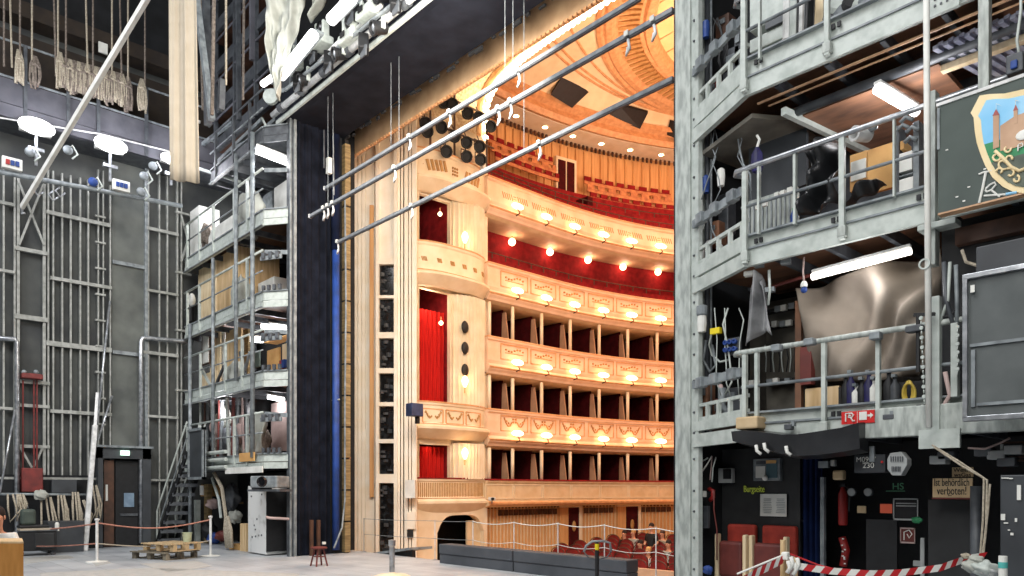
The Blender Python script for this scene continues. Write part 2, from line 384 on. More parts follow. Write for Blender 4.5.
# lighting pipe under the gallery with floods
XP = -21.9
pipe('lighting_pipe', [Gp(-10,170,XP), Gp(182,206,XP)], .06, 'long pipe below the side gallery carrying floodlights', m='steel_mid')
pipe('cable_wire', [Gp(-5,117,XP), Gp(100,134,XP), Gp(196,158,XP)], .02, 'taut bright wire running through the three floodlights', m='white_metal', cat='wire')
for i, (x, y, s) in enumerate(((36,128,1.0),(110,146,1.0),(171,160,.75))):
    c = Gp(x, y, XP); t = thing('floodlight', 'blazing white floodlight below the side gallery, %s' % ['leftmost of three','middle of three','smallest, beside the hanging beige cloth'][i], 'floodlight', c, group='floodlights on the side gallery pipe')
    MB().ball(c + V((.1,0,0)), (.1, .42*s, .22*s)).build('lens', E_FLOOD, t, smooth=True)
    MB().box(c + V((-.08,0,.02)), (.14, .7*s, .3*s)).build('housing', 'white_metal', t, bevel=.02)
    MB().beam(c + V((0,0,-.2)), c + V((0,0,-.95*s)), .06, .06).build('stem', 'alu', t)
    MB().box(c + V((0,0,-.55*s)), (.12,.35,.08)).build('bracket', 'alu', t)
    light('POINT', 'flood_glow', c + V((.5,-.1,-.1)), 60*s, (.9,.9,1), .2)
for i, (x, y, lb) in enumerate(((12,164,'white control box with blue and red switches at the left end of the lighting pipe'),(121,186,'white control box with blue switches hanging on the lighting pipe near the wall bay'))):
    c = Gp(x, y, XP+.1); t = thing('switch_box', lb, 'control box', c)
    MB().box(c, (.12,.42,.28)).build('case', 'paper', t, bevel=.01)
    for q in range(3): MB().box(c + V((.08,-.1+.1*q,0)), (.05,.08,.12)).build('switch', 'blue' if (q or i) else 'red', t)
for i, (x, y) in enumerate(((93,182),(141,192),(144,176),(153,166),(30,152),(68,150))):
    c = Gp(x, y, XP+.05); t = thing('cable_connector', 'small cluster of connectors on the lighting pipe, %s in the row' % ORD[i], 'connector', c, group='connectors on the lighting pipe')
    MB().ball(c, (.08,.12,.12)).build('plug', 'blue' if i == 0 else 'steel_mid', t, smooth=True)
    MB().tube([c, c+V((0,.1,.15)), c+V((0,.22,-.05)), c+V((0,.1,-.2))], .025, 6).build('cable', 'steel_pale', t, smooth=True)
for i, (x, y) in enumerate(((38,186),(53,191),(60,187))):
    c = Gp(x, y, XP); MB().tube([c, c+V((0,-.1,-.12)), c+V((0,0,-.25)), c+V((0,.12,-.12))], .025, 6).build('pipe_hook', 'alu', label='open hook under the lighting pipe left of the rail frame, %s' % ORD[i], cat='hook', group='hooks under the lighting pipe', smooth=True)
# boom crossing upper left
t = thing('lighting_boom', 'long bright square boom slanting from top of view down to the side wall', 'boom', at(22,207,19))
MB().beam(at(22,207,19), at(152,-10,15), .09, .13).build('tube', 'paper', t, bevel=.01)
MB().tube([at(22,207,19), at(22,210,19)+V((0,0,-.1)), at(25,211,19)+V((0,0,-.05))], .03, 6).build('end_hook', 'alu', t, smooth=True)
# hanging cloths
def cloth(name, m, label, pts_fn, nu=24, nv=16, solid=.01, cat='cloth'):
    return MB().grid(nu, nv, pts_fn).build(name, m, label=label, cat=cat, smooth=True, solid=solid)
def f1(u, v):
    k = 14.5; x = 168.5 + 2*v + (26+2.5*v)*u; y = -20 + 200*v + (3*u if v > .9 else 0)
    return at(x, y, k) + V((CA, -SA, 0)) * (.035*math.sin(u*12+.6*v) + .012*math.sin(u*31+v*3))
cloth('hanging_cloth', 'cloth_beige', 'long folded beige cloth hanging straight down right of the floodlights', f1, 40, 12, .02)
def f2(u, v):
    x0, x1 = 262 + 13*v**1.2, 306 - 29*v**1.1
    x = x0 + (x1-x0)*u + 2.5*math.sin(v*7); y = -15 + 113*v
    return at(x, y, 15.6) + V((CA, -SA, 0)) * (.09*math.sin(u*9+v*5) + .05*math.sin(u*23-v*9) + .04*math.sin(u*13+v*27))
cloth('dust_sheet', 'cloth_white', 'crumpled white sheet hanging to a point before the bright tubes', f2, 40, 40)
def f3(u, v):
    x0, x1 = 318 - 9*v, 335 - 25*v
    return at(x0+(x1-x0)*u, -15+34*v, 15.6) + V((CA, -SA, 0)) * (.15*math.sin(u*8+v*5))
cloth('dust_sheet', 'cloth_white', 'small white sheet corner at the top edge between two bright tubes', f3, 12, 10)
# ================================================================ PORTAL
XL, XR = -16.6, -5.4
MB().bx(-5.61, 8.05, 0, -5.38, 8.3, 14).build('portal_column', 'steel_worn', label='tall pale riveted steel column at the right edge of the stage opening', cat='column', bevel=.008)
t = thing('portal_cheek', 'flat steel side plate with bolt holes right behind the tall pale column', 'steel plate', (-5.3, 8.1, 0))
MB().add([(-5.39,8.08,0),(-5.22,7.99,0),(-5.22,7.99,14),(-5.39,8.08,14),(-5.39,8.14,0),(-5.2,8.05,0),(-5.2,8.05,14),(-5.39,8.14,14)], [(0,1,2,3),(7,6,5,4),(0,4,5,1),(1,5,6,2),(2,6,7,3),(3,7,4,0)]).build('plate', 'steel_pale', t)
b = MB()
for k in range(40): b.ball((-5.31, 8.03, .6 + .33*k + (.07 if k % 3 else 0)), .017, 8, 5)
b.build('bolt_heads', 'steel_dark', t)
MB().bx(-5.6, 8.3, 0, -5.4, 9.7, 14).build('wall_opening_right', 'walldark', kind='structure')
MB().bx(-5.635, 8.06, 0, -5.612, 8.2, 14).build('trim_1', 'black', kind='structure')
t = thing('portal_column', 'grey steel edge column at the left side of the stage opening', 'column', (-16.7, 8.18, 0))
MB().bx(-16.78, 8.1, 0, -16.64, 8.27, 14).build('web', 'steel_dark', t)
MB().bx(-16.64, 8.1, 0, -16.6, 8.14, 14).build('flange', 'steel_mid', t, bevel=.005)
MB().bx(-16.64, 8.2, 0, -16.6, 8.27, 14).build('angle', 'steel_mid', t)
D('navy_roll','#1a2138','#101626',rough=.9,scale=3,spec=.1)
# pleated black drape along the reveal
def dr(u, v):
    y = 8.29 + .9*u; return V((-16.72 + .09*abs(math.sin(u*13.5)) + .03*math.sin(u*31), y, .02 + 10.52*v))
MB().grid(80, 2, dr).build('black_leg_drape', 'drape', label='black pleated drape lining the left side of the stage opening', cat='drape', smooth=False, solid=.01)
MB().bx(-16.9, 8.28, 0, -16.78, 9.6, 14).build('wall_opening_left', 'walldark', kind='structure')
def cs(px, y0, y1, Y=None, X=-16.62): 
    a = onX(px, HZ, X); return a
a, b_ = onX(333, HZ, -16.62), onX(339.5, HZ, -16.62)
MB().tube([(-16.64, (a.y+b_.y)/2, .1), (-16.64, (a.y+b_.y)/2, 2.6), (-16.64, (a.y+b_.y)/2, 7.6)], .09, 16).build('blue_drape_roll', 'blue', label='tall bright blue rolled curtain at the edge of the black drape', cat='curtain', smooth=True)
MB().tube([(-16.66, (a.y+b_.y)/2, 7.62), (-16.66, (a.y+b_.y)/2, 10.5)], .11, 14).build('rolled_curtain', 'navy_roll', label='dark navy upper part of a rolled curtain above the bright blue one', cat='curtain', smooth=True)
MB().tube([(-16.5,(a.y+b_.y)/2+.02,3.86),(-16.78,(a.y+b_.y)/2-.02,3.86)], .02).build('tie_band', 'cloth_white', label='white tie around the blue rolled curtain', cat='tie')
MB().tube([onX(345,200,-16.55), onX(346,300,-16.5), onX(345,400,-16.55), onX(345,500,-16.5), onX(342,528,-16.4), onX(334,548,-16.0)], .025, 6).build('hanging_cable', 'steel_mid', label='grey cable hanging down beside the blue curtain to the floor', cat='cable', smooth=True)
y0, y1 = onX(345.5, HZ, -16.6).y, onX(350, HZ, -16.6).y
t = thing('timber_post', 'post of stacked yellowish timber blocks beside the blue curtain', 'post', (-16.7, (y0+y1)/2, 0))
for j in range(13): MB().bx(-16.85, y0, .02+.8*j, -16.62, y1+.03, .78+.8*j).build('timber_block', 'timber', t, bevel=.01)
MB().bx(-16.95, y0+.02, 0, -16.66, y1, 10.5).build('trim_2', 'black', kind='structure')
# header
MB().bx(-17.3, 8.05, 10.5, -5.2, 8.2, 11.2).build('trim_3', 'header', kind='structure')
t = MB().add([(-17.3,8.1,10.5),(-5.2,8.1,10.5),(-5.2,9.62,10.56),(-17.3,9.62,10.56),(-17.3,8.1,10.8),(-5.2,8.1,10.8),(-5.2,9.62,10.8),(-17.3,9.62,10.8)],
    [(0,3,2,1),(4,5,6,7),(0,1,5,4),(1,2,6,5),(2,3,7,6),(3,0,4,7)]).build('trim_4', 'header', kind='structure')
b = MB()
for k in range(34):
    x = -17 + .35*k + .08*math.sin(k*3); b.box((x, 9.66, 10.53 + .03*math.sin(k*2.3)), (.16+.08*math.sin(k*2.1), .05, .06+.03*math.sin(k*1.7)), 0)
b.build('clamp_row', 'walldark', label='row of small dark clamps along the lower edge of the black header', cat='clamps', kind='stuff')
MB().tube([(-17.2,8.03,10.62),(-5.3,8.03,10.62)], .012, 6).build('header_wire', 'steel_mid', label='thin wire running along the black header', cat='wire')
# white cable truss along the header
t = thing('lighting_rail', 'white double rail running along the top of the black header', 'rail', (-11, 7.9, 10.5))
MB().tube([(-17.0,7.85,10.62),(-5.0,7.85,10.62)], .07, 12).build('main_tube', 'white_metal', t, smooth=True)
MB().beam((-17.0,7.95,10.45),(-5.0,7.95,10.45), .05, .09).build('lower_bar', 'steel_pale', t)
MB().beam((-17.0,7.95,10.8),(-5.0,7.95,10.8), .05, .05).build('upper_bar', 'steel_dark', t)
for k in range(12): MB().tube([(-16.6+k*1.02,7.85,10.62),(-16.42+k*1.02,7.85,10.62)], .1, 12).build('coupler', 'steel_dark', t)
for k in (2,3.2,4.5,5.6): MB().tube([(-17.2+k*1.3,7.8,10.86),(-16.3+k*1.3,7.8,10.92)], .05, 10).build('spare_tube', 'white_metal', label='short white tube lying on the header rail, %s from the left column' % {2:'first',3.2:'second',4.5:'third',5.6:'fourth'}[k], cat='tube', smooth=True)
# beige inner proscenium header
MB().bx(-21.5, 10.42, 10.62, -2.5, 10.5, 11.7).build('trim_5', 'soffit', kind='structure')
b = MB()
for k in range(150): b.box((-21 + k*.12, 10.4, 10.6), (.075, .06, .05))
b.build('trim_6', 'gold', kind='structure')
# tubes and moving lights above the header
def seg2(px0, py0, px1, py1, Y): return onY(px0, py0, Y), onY(px1, py1, Y)
for i, (x0,y0_,x1,y1_,r,lb) in enumerate(((263,84,277,74,.07,'short glaring tube at the low left end of the row above the header'),(281,76,314,34,.11,'longest glaring white tube above the header, beside the crumpled sheet'),(331,20,352,-2,.11,'glaring white tube above the header at the top edge of view'))):
    p, q = seg2(x0,y0_,x1,y1_,7.2); t = thing('tube_light', lb, 'tube light', p)
    MB().tube([p, q], r, 12).build('tube', E_FLOOD if i else E_TUBE, t, smooth=True)
    MB().beam(p+V((0,.14,.1)), q+V((0,.14,.1)), .16, .06).build('housing', 'steel_mid', t)
    light('POINT', 'tube_glow', (p+q)/2 + V((0,-.4,-.3)), 9, (.95,.97,1), .3)
heads = [(293,62,0),(300,82,1),(315,52,1),(322,38,0),(331,62,1),(340,54,2),(350,33,0),(353,12,1),(368,8,0),(382,-4,2),(366,45,1),(379,28,2),(398,2,1),(305,80,2)]
for i, (x, y, kd) in enumerate(heads):
    c = onY(x, y, 7.75); SC = .62
    lb = ['white moving head lamp with a yoke','black box spotlight','dark round lens spotlight'][kd]
    t = thing('stage_spotlight', '%s above the header rail, %s spotlight from the left' % (lb, ORD[sorted(h[0] for h in heads).index(x)]), 'spotlight', c, group='spotlights above the header')
    m1 = ['steel_pale','black','black'][kd]
    if kd == 0:
        MB().box(c+V((0,0,-.12)), (.5,.3,.18)).build('base', m1, t, bevel=.03)
        MB().box(c+V((-.16,0,.14)), (.08,.16,.42)).build('yoke_arm', m1, t, bevel=.02); MB().box(c+V((.15,0,.12)), (.07,.16,.36)).build('yoke_arm', m1, t, bevel=.02)
        MB().ball(c+V((0,0,.2)), (.1,.12,.16)).build('head', 'black_gloss', t, smooth=True)
        MB().box(c+V((0,-.18,-.1)), (.16,.02,.1)).build('display', 'black', t)
    elif kd == 1:
        MB().beam(c+V((-.1,0,.2)), c+V((.08,-.1,-.2)), .2, .2).build('body', m1, t, bevel=.02)
        MB().beam(c+V((-.16,0,.25)), c+V((-.16,0,-.1)), .04, .1).build('yoke', 'steel_pale', t)
        MB().box(c+V((.1,-.12,-.22)), (.2,.03,.2)).build('shutter', 'steel_dark', t)
    else:
        MB().lathe(c, [(.05,.18),(.11,.14),(.12,-.08),(.14,-.1),(.14,-.15),(.11,-.15),(.1,-.1),(.01,-.1)], 18, ax=(.2,.9,.3)).build('barrel', m1, t, smooth=False)
        MB().lathe(c+V((-.01,-.1,-.03)), [(.09,0),(.06,-.03),(.01,-.04)], 16, ax=(.2,.9,.3)).build('lens', 'alu', t, smooth=True)
        MB().box(c+V((.15,0,.08)), (.03,.08,.3)).build('yoke', 'steel_pale', t)
MB().tube([onY(285,90,7.7), onY(430,-25,7.7)], .04).build('spotlight_pipe', 'steel_mid', label='dark pipe above the header that carries the spotlights', cat='pipe')
D('batten_m','#8f9396','#787c80',rough=.5,metal=.2,scale=8)
# three steel battens across the opening
def batten(px0, py0, px1, py1, Y, label, clips, wires):
    a = onY(px0, py0, Y); z = a.z*.4 + onY(px1, py1, Y).z*.6; x1 = onY(px1, py1, Y).x
    t = thing('pipe_batten', label, 'batten', (a.x, Y, z))
    MB().beam((a.x, Y, z), (x1, Y, z), .05, .06).build('top_tube', 'batten_m', t)
    MB().beam((a.x+.02, Y+.01, z-.04), (x1, Y+.01, z-.04), .045, .022).build('dark_underside', 'steel_dark', t)
    MB().box((a.x, Y, z), (.03,.07,.09)).build('end_cap', 'white_metal', t)
    for px in clips:
        r = ray(px); x = r.x * Y / r.y
        MB().box((x, Y-.045, z+.01), (.07,.02,.07)).build('tape_band', 'paper', t)
        MB().tube([(x,Y,z-.06),(x+.03,Y,z-.2),(x-.03,Y,z-.27),(x,Y,z-.17)], .022, 6).build('shackle', 'white_metal', t, smooth=True)
    for px in wires:
        r = ray(px); x = r.x * Y / r.y
        MB().tube([(x, Y, z+.04), (x, Y, 10.5)], .006, 5).build('suspension_wire', 'steel_mid', t)
    return t
batten(325,192,640,-7,8.6,'topmost of three slender steel battens hanging across the stage opening',(410,450,519),(391,399,505,513))
batten(310,221,673,4,8.3,'middle of three slender steel battens hanging across the stage opening',(324,328,333,395,499,511,628,654),(328,333))
batten(338,247,673,73,8.9,'lowest of three slender steel battens hanging across the stage opening',(338,412,540),(524,))
# hanging clip chain near drape
t = thing('hook_chain', 'black chain with white block hanging in front of the black drape', 'chain', onX(327,150,-16.4))
MB().tube([onX(324,130,-16.4), onX(324,168,-16.4)], .02).build('chain', 'steel_dark', t)
MB().box(onX(329,166,-16.4), (.12,.12,.4)).build('block', 'paper', t, bevel=.02)
MB().tube([onX(333,130,-16.4), onX(334,195,-16.4)], .015).build('cord', 'steel_mid', t)
# ================================================================ AUDITORIUM
XA = -18.5; CY, EA, EB, XC = 19.0, 7.5, 11.1, -11.0
_pts = [(XA, 12.0), (XA, CY)]
for i in range(1, 241):
    a = math.pi * i / 240; _pts.append((XC - EA*math.cos(a), CY + EB*math.sin(a)))
_pts.append((-3.5, 12.0))
_s = [0]
for i in range(1, len(_pts)): _s.append(_s[-1] + math.dist(_pts[i], _pts[i-1]))
def hp(s):
    i = max(k for k in range(len(_s)-1) if _s[k] <= max(s, 0))
    f = (s - _s[i]) / (_s[i+1] - _s[i]); a, b = _pts[i], _pts[i+1]
    x, y = a[0]+(b[0]-a[0])*f, a[1]+(b[1]-a[1])*f
    # smooth tangent
    dx, dy = b[0]-a[0], b[1]-a[1]; l = math.hypot(dx, dy); n = (dy/l, -dx/l)   # inward normal (towards the hall)
    return (x, y), n
def hfn(s):
    (x, y), n = hp(s); return lambda o: (x + n[0]*o, y + n[1]*o)
STOT = _s[-1]
def spath(s0, s1, step=.4):
    n = max(1, int((s1-s0)/step)); return [hfn(s0 + (s1-s0)*i/n) for i in range(n+1)]
def hpx(px, off=0):                     # arc length where the curve shifted by off crosses the sight line of px
    r = ray(px); best = None
    for i in range(0, 500):
        s = 0.5 + i*.05; x, y = hfn(s)(off); v = r.x*y - r.y*x
        if best is not None and (v > 0) != (best > 0): return s
        best = v
    return s
def P(s, off, z): x, y = hfn(s)(off); return V((x, y, z))
S0 = 15.95 - 12.0
# outer walls, floor
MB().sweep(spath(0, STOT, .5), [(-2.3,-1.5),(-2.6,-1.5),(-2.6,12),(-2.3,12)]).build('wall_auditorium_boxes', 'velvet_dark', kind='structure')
MB().sweep(spath(S0, STOT, .5), [(-.42,-1.5),(-.5,-1.5),(-.5,1.2),(-.42,1.2)]).build('wall_auditorium_stalls', 'slat', kind='structure')
MB().sweep(spath(S0-2, STOT, .5), [(-3.7,9),(-3.9,9),(-3.9,19),(-3.7,19)]).build('wall_auditorium_gallery', 'slat', kind='structure')
MB().bx(-24, 10.6, -1.6, 2, 36, -1.3).build('floor_auditorium', 'carpet_beige', kind='structure')
MB().bx(-23, 9.9, -1.5, 0, 10.2, -.3).build('wall_pit', 'cream', kind='structure')
MB().bx(-18, 14.8, -1.3, -4, 14.95, -.35).build('wall_pit_front', 'carpet_beige', kind='structure')
# slats on gallery wall
b = MB(); s = S0 - 1
while s < 26:
    f = hfn(s); x0, y0 = f(-3.68); x1, y1 = f(-3.62); b.beam((x0,y0,13.6), (x0,y0,16.3), .09, .1); s += .33
b.build('wall_gallery_slats', 'slat', kind='structure')
b = MB(); s = S0 - 1
while s < 26:
    p = P(s, -3.58, 16.42); b.box(p, (.06,.1,.2), 0); s += .17
b.build('trim_7', 'brown', kind='structure')
MB().sweep(spath(S0-2, STOT-2, .4), [(-3.8,16.6),(-2.5,16.62),(-2.35,16.5),(-2.25,16.7),(-2.35,16.95),(-2.1,17.05),(-2.1,17.25),(-3.8,17.3)]).build('cornice_ring', 'gold', label='curved orange gilded cornice under the auditorium ceiling', cat='cornice')
MB().sweep(spath(S0-2, STOT-2, .4), [(-3.7,16.56),(-2.6,16.58),(-2.6,16.54),(-3.7,16.5)]).build('trim_8', 'cream', kind='structure')
for i, px in enumerate((516,545,572,601,630,660)):
    s = hpx(px, -3.1); c = P(s, -3.1, 16.53); t = thing('downlight', 'round downlight under the gilded cornice, %s from the left' % ORD[i], 'downlight', c, group='downlights under the cornice')
    MB().lathe(c, [(.12,0),(.12,-.03),(.01,-.03)], 14).build('lamp_disc', E_DOWN, t); MB().lathe(c, [(.12,0),(.17,0),(.17,-.02),(.12,-.03)], 14).build('rim', 'cream', t)
# ceiling: cove + dome
C0 = (-11.0, 25.2); RR = 7.9; ZR = 18.0
def outline(a):
    d = (math.cos(a), math.sin(a)); best = 40
    N = 120; prev = None
    pts = OUT
    for i in range(len(pts)):
        (x1, y1), (x2, y2) = pts[i], pts[(i+1) % len(pts)]
        ex, ey = x2-x1, y2-y1; den = d[0]*ey - d[1]*ex
        if abs(den) < 1e-9: continue
        tt = ((x1-C0[0])*ey - (y1-C0[1])*ex)/den; u = ((x1-C0[0])*d[1] - (y1-C0[1])*d[0])/den
        if tt > 0 and -1e-6 <= u <= 1+1e-6: best = min(best, tt)
    return best
OUT = [hfn(S0-.2 + (STOT-2*S0)*i/150)(-2.2) for i in range(151)]
def cove(u, v):
    a = 2*math.pi*u; ro = outline(a); ri = RR + .1; r = ro + (ri-ro)*v
    z0 = 17.2; f = math.sin(min(v*1.25, 1)*math.pi/2)
    return V((C0[0]+math.cos(a)*r, C0[1]+math.sin(a)*r, z0 + (ZR-z0)*f))
D('ceil', '#f0dcb4', '#e6cfa4', rough=.7, scale=2)
MB().grid(160, 8, cove).build('ceiling_cove', 'ceil', kind='structure')
MB().lathe((C0[0], C0[1], ZR), [(RR-.2,.1),(RR+.25,.02),(RR+.25,-.08),(RR+.1,-.12),(RR,-.05),(RR-.1,-.12),(RR-.3,-.12),(RR-.45,.0),(RR-1.4,.12),(RR-1.5,-.02),(RR-1.75,-.02),(RR-1.85,.15),(RR-1.9,.35),(RR-1.4,.4)], 96, ring=True).build('dome_ring', 'gold', label='gilded moulded ring around the shallow dome in the ceiling', cat='ceiling moulding')
b = MB()
for k in range(150):
    a = 2*math.pi*k/150; r = RR-.9; b.box((C0[0]+r*math.cos(a), C0[1]+r*math.sin(a), ZR+.04), (.75,.16,.1), a)
b.build('dome_dentils', 'cream_dark', label='radiating blocks set in the gilded dome ring', cat='ceiling ornament', kind='stuff')
MB().lathe((C0[0], C0[1], ZR), [(RR-1.8,.3),(4,.5),(2,.6),(.01,.65),(.01,.7),(RR-1.7,.5)], 96).build('ceiling_dome', mat('domem', '#f3cb94', '#eac084', scale=2), kind='structure')
b = MB()
for k in range(14):
    y = C0[1] - 6 + k*.85; hw = math.sqrt(max(.1, (RR-1.9)**2 - (y-C0[1])**2)); 
    b.beam((C0[0]-hw, y, ZR+.27), (C0[0]-hw*.2, y, ZR+.47), .03, .03)
b.build('trim_9', 'gold', kind='structure')
for vv in (.52, .60, .78):
    pts = [cove(q/160, vv) + V((0,0,-.03)) for q in range(161)]
    MB().tube(pts, .05, 6).build('trim_10', 'gold', kind='structure')
def cove_hit(px, py):
    best = None
    for q in range(0, 160):
        for w_ in range(0, 33):
            p = cove(q/160, w_/32); d = p - EYE; k = d.dot(V((-CA, SA, 0)))
            if k <= 0: continue
            x = 512 + FPX*d.dot(V((SA, CA, 0)))/k; y = HZ - FPX*d.z/k; e = (x-px)**2+(y-py)**2
            if best is None or e < best[0]: best = (e, k)
    return at(px, py, best[1]-.12)
for k, px in enumerate(((551,82,580,107,590,78,560,77),(609,113,638,128,648,112,620,106),(668,124,672,136,684,142,684,126))):
    px = [(551,95,572,108,590,91,562,77),(609,117,640,129,648,113,619,105),(667,135,684,142,684,126,670,122)][k]
    t = [cove_hit(px[2*i], px[2*i+1]) for i in range(4)]
    MB().prism(t, (0,0,.1)).build('ceiling_speaker', 'black', label='dark flush rectangular panel in the ceiling cove, %s from the left' % ORD[k], cat='speaker', group='dark panels in the ceiling cove')
# proscenium arch of the hall
YA = 16.0
def archpt(u, grow=0):                  # u 0..1 left to right
    w_ = 7.55+grow; x = -1 + 2*u; e = 4.5
    return XC + w_*x, 13.2 + (2.08+grow)*(max(0, 1-abs(x)**e))**(1/e)
def apath(n=80): return [i/n for i in range(n+1)]
def arcgrid(g0, g1, y0, y1):
    def fn(u, v):
        uu = .5 - .5*math.cos(math.pi*u); g = g0+(g1-g0)*v; x, z = archpt(uu, g); return V((x, y0+(y1-y0)*v, z))
    return fn
D('arch_cream', '#f2dfba', '#d9b98a', rough=.7, scale=14, lo=.4, hi=.6)
MB().grid(90, 6, arcgrid(0.0, 0, 12.6, YA)).build('trim_11', 'arch_cream', kind='structure')
MB().grid(90, 6, lambda u, v: V((archpt(.5-.5*math.cos(math.pi*u), .02)[0], YA + .0, archpt(.5-.5*math.cos(math.pi*u), .02)[1] + v*2.4))).build('wall_arch_face', 'arch_cream', kind='structure')
def alt(g, y, r, name, m, label, cat):
    pts = []
    for i in range(91):
        x, z = archpt(.5-.5*math.cos(math.pi*i/90), g); pts.append((x, y, z))
    return MB().tube(pts, r, 6).build(name, m, label=label, cat=cat)
alt(-.05, 15.6, .09, 'arch_moulding', 'gold', 'gilded bead moulding following the auditorium arch', 'moulding')
alt(-.02, 12.7, .12, 'arch_moulding', 'brown', 'dark outer edge moulding of the auditorium arch towards the stage', 'moulding')
t = thing('arch_light_strip', 'glowing strip of small bulbs running along the auditorium arch', 'light strip', (-18, 15.85, 13.2))
pts = []
for i in range(0, 300):
    u = .5-.5*math.cos(math.pi*i/300)
    if u > .75: break
    x, z = archpt(u, -.1); pts.append((x, z))
b = MB(); last = None
for x, z in pts:
    if last and math.dist(last, (x, z)) < .16: continue
    last = (x, z); b.ball((x, 15.85, z-.03), .095, 8, 5)
ob = b.build('small_bulbs', emis('arch_bulbs', '#ffe9c4', 8), t); ob['kind'] = 'stuff'
for px_, pz in ((-18, 14.2), (-16.8, 15.1), (-14.8, 15.3), (-12.5, 15.4), (-9.5, 15.4)): light('POINT', 'arch_glow', (px_+.3, 15.5, pz-.25), 45, (1,.82,.55), .15)
# ---------------------------------------------------------------- tiers
D('wing', '#c99a78', '#b58867', rough=.7, scale=3)
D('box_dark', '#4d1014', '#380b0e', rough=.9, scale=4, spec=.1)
D('tier_cream', '#ebcdb2', '#dfbd9c', rough=.6, scale=2)
D('relief', '#c08a50', '#a87440', rough=.6, scale=8)
ZT = {1: 4.26, 2: 6.66, 3: 9.1, 4: 11.95}
NAMES = {1:'second box tier, just above the lowest boxes', 2:'third box tier', 3:'balcony tier carrying the round globe lamps', 4:'topmost gallery tier'}
SB = [hpx(513 + 28.9*i) for i in range(-1, 8)]      # bay lines
def parapet(zt, h=.95): return [(-.14,zt),(.05,zt),(.07,zt-.06),(.0,zt-.1),(.03,zt-.35),(.03,zt-h+.2),(-.02,zt-h+.1),(.1,zt-h+.05),(.15,zt-h-.03),(.13,zt-h-.1),(.04,zt-h-.17),(.0,zt-h-.24),(-.14,zt-h-.26)]
for lv in (1, 2, 3, 4):
    zt = ZT[lv]; h = .95
    t = thing('balcony_tier', 'curved cream and gilt %s' % NAMES[lv], 'balcony', P(S0, 0, zt-1.2))
    MB().sweep(spath(S0, STOT-S0, .3), parapet(zt)).build('parapet', 'tier_cream', t)
    MB().sweep(spath(S0, STOT-S0, .3), [(-.1,zt-h-.2),(.0,zt-h-.22),(-.2,zt-h-.3),(-.4,zt-h-.32),(-2.3,zt-h-.25),(-2.3,zt-h-.1)]).build('soffit', 'cream2', t)
    MB().sweep(spath(S0, STOT-S0, .3), [(-.16,zt+.05),(.06,zt+.05),(.08,zt+.0),(-.16,zt+.0)]).build('rail_cap', 'gold', t)
    MB().sweep(spath(S0, STOT-S0, .3), [(.13,zt-h-.0),(.18,zt-h-.03),(.14,zt-h-.08)]).build('gilt_line', 'gold', t)
    for i in range(1, 8):
        s = SB[i]; s1, s2 = SB[i]-.62, SB[i]+.62
        if s1 < S0+.1: continue
        f = spath(s1, s2, .2)
        if lv < 4:
            b = MB()
            for za, zb_ in ((zt-.17, zt-.14), (zt-.68, zt-.65)): b.sweep(f, [(.03,za),(.055,za),(.055,zb_),(.03,zb_)])
            for sa in (s1, s2): b.sweep(spath(sa-.015, sa+.015, .02), [(.03,zt-.68),(.055,zt-.68),(.055,zt-.14),(.03,zt-.14)])
            b.build('panel_frame', 'gold', t)
        b = MB()
        if lv == 4:
            for j in range(5): p = P(s-.55+.1*j, .035, zt-.33); q = P(s-.47+.1*j, .035, zt-.53); b.beam(p, q, .02, .025)
            for j in range(5): p = P(s+.15+.1*j, .035, zt-.33); q = P(s+.23+.1*j, .035, zt-.53); b.beam(p, q, .02, .025)
            for j in range(6): b.ball(P(s-.03+.05*(j%3), .04, zt-.38-.08*(j//3)), .018, 6, 4)
        elif lv == 1:
            for sg in (-1, 1):
                pts = [P(s+sg*(.48-.30*q), .05, zt-.22-.3*math.sin(q*2.2)) for q in (0,.3,.6,.9,1.2)]; b.tube(pts, .025, 5)
                for q in range(4): b.ball(P(s+sg*(.46-.09*q), .05, zt-.28-.06*q), .032, 6, 4)
            for j in range(4): b.ball(P(s-.06+.12*(j%2), .05, zt-.26-.1*(j//2)), .04, 6, 4)
        else:
            for j in range(7): b.ball(P(s-.39+.13*j, .045, zt-.33-.05*math.sin(j*1.05)), (.045,.045,.035), 6, 4)
            b.sweep(spath(s-.42, s+.42, .2), [(.03,zt-.45),(.05,zt-.45),(.05,zt-.43),(.03,zt-.43)])
        b.build('relief_pattern', 'relief', t)
        # wall lamp under this bay line
        c = P(s, .2, zt-.74)
        lt = thing('balcony_lamp', 'glowing shell lamp in the %s, %s from the left' % ({1:'lowest lamp row',2:'second lamp row from below',3:'third lamp row from below',4:'topmost lamp row'}[lv], ORD[i-1]), 'lamp', c, group='shell lamps on the balcony fronts, row %s' % ORD[lv-1])
        (x, y), n = hp(s)
        bb = MB(); bb.ball((0,0,0), (.09,.27,.10), 14, 8); rz = math.atan2(n[1], n[0])
        for k_, p in enumerate(bb.v): bb.v[k_] = V((p.x*math.cos(rz)-p.y*math.sin(rz), p.x*math.sin(rz)+p.y*math.cos(rz), p.z)) + c
        bb.build('shell', E_WARM, lt, smooth=True)
        MB().tube([c + V((0,0,-.08)), c + V((n[0]*.12, n[1]*.12, -.26)), P(s, .08, zt-1.04)], .025, 6).build('bracket', 'brown', lt, smooth=True)
        light('POINT', 'lamp_glow', c + V((n[0]*.22, n[1]*.22, .02)), 9, (1,.5,.28), .08)
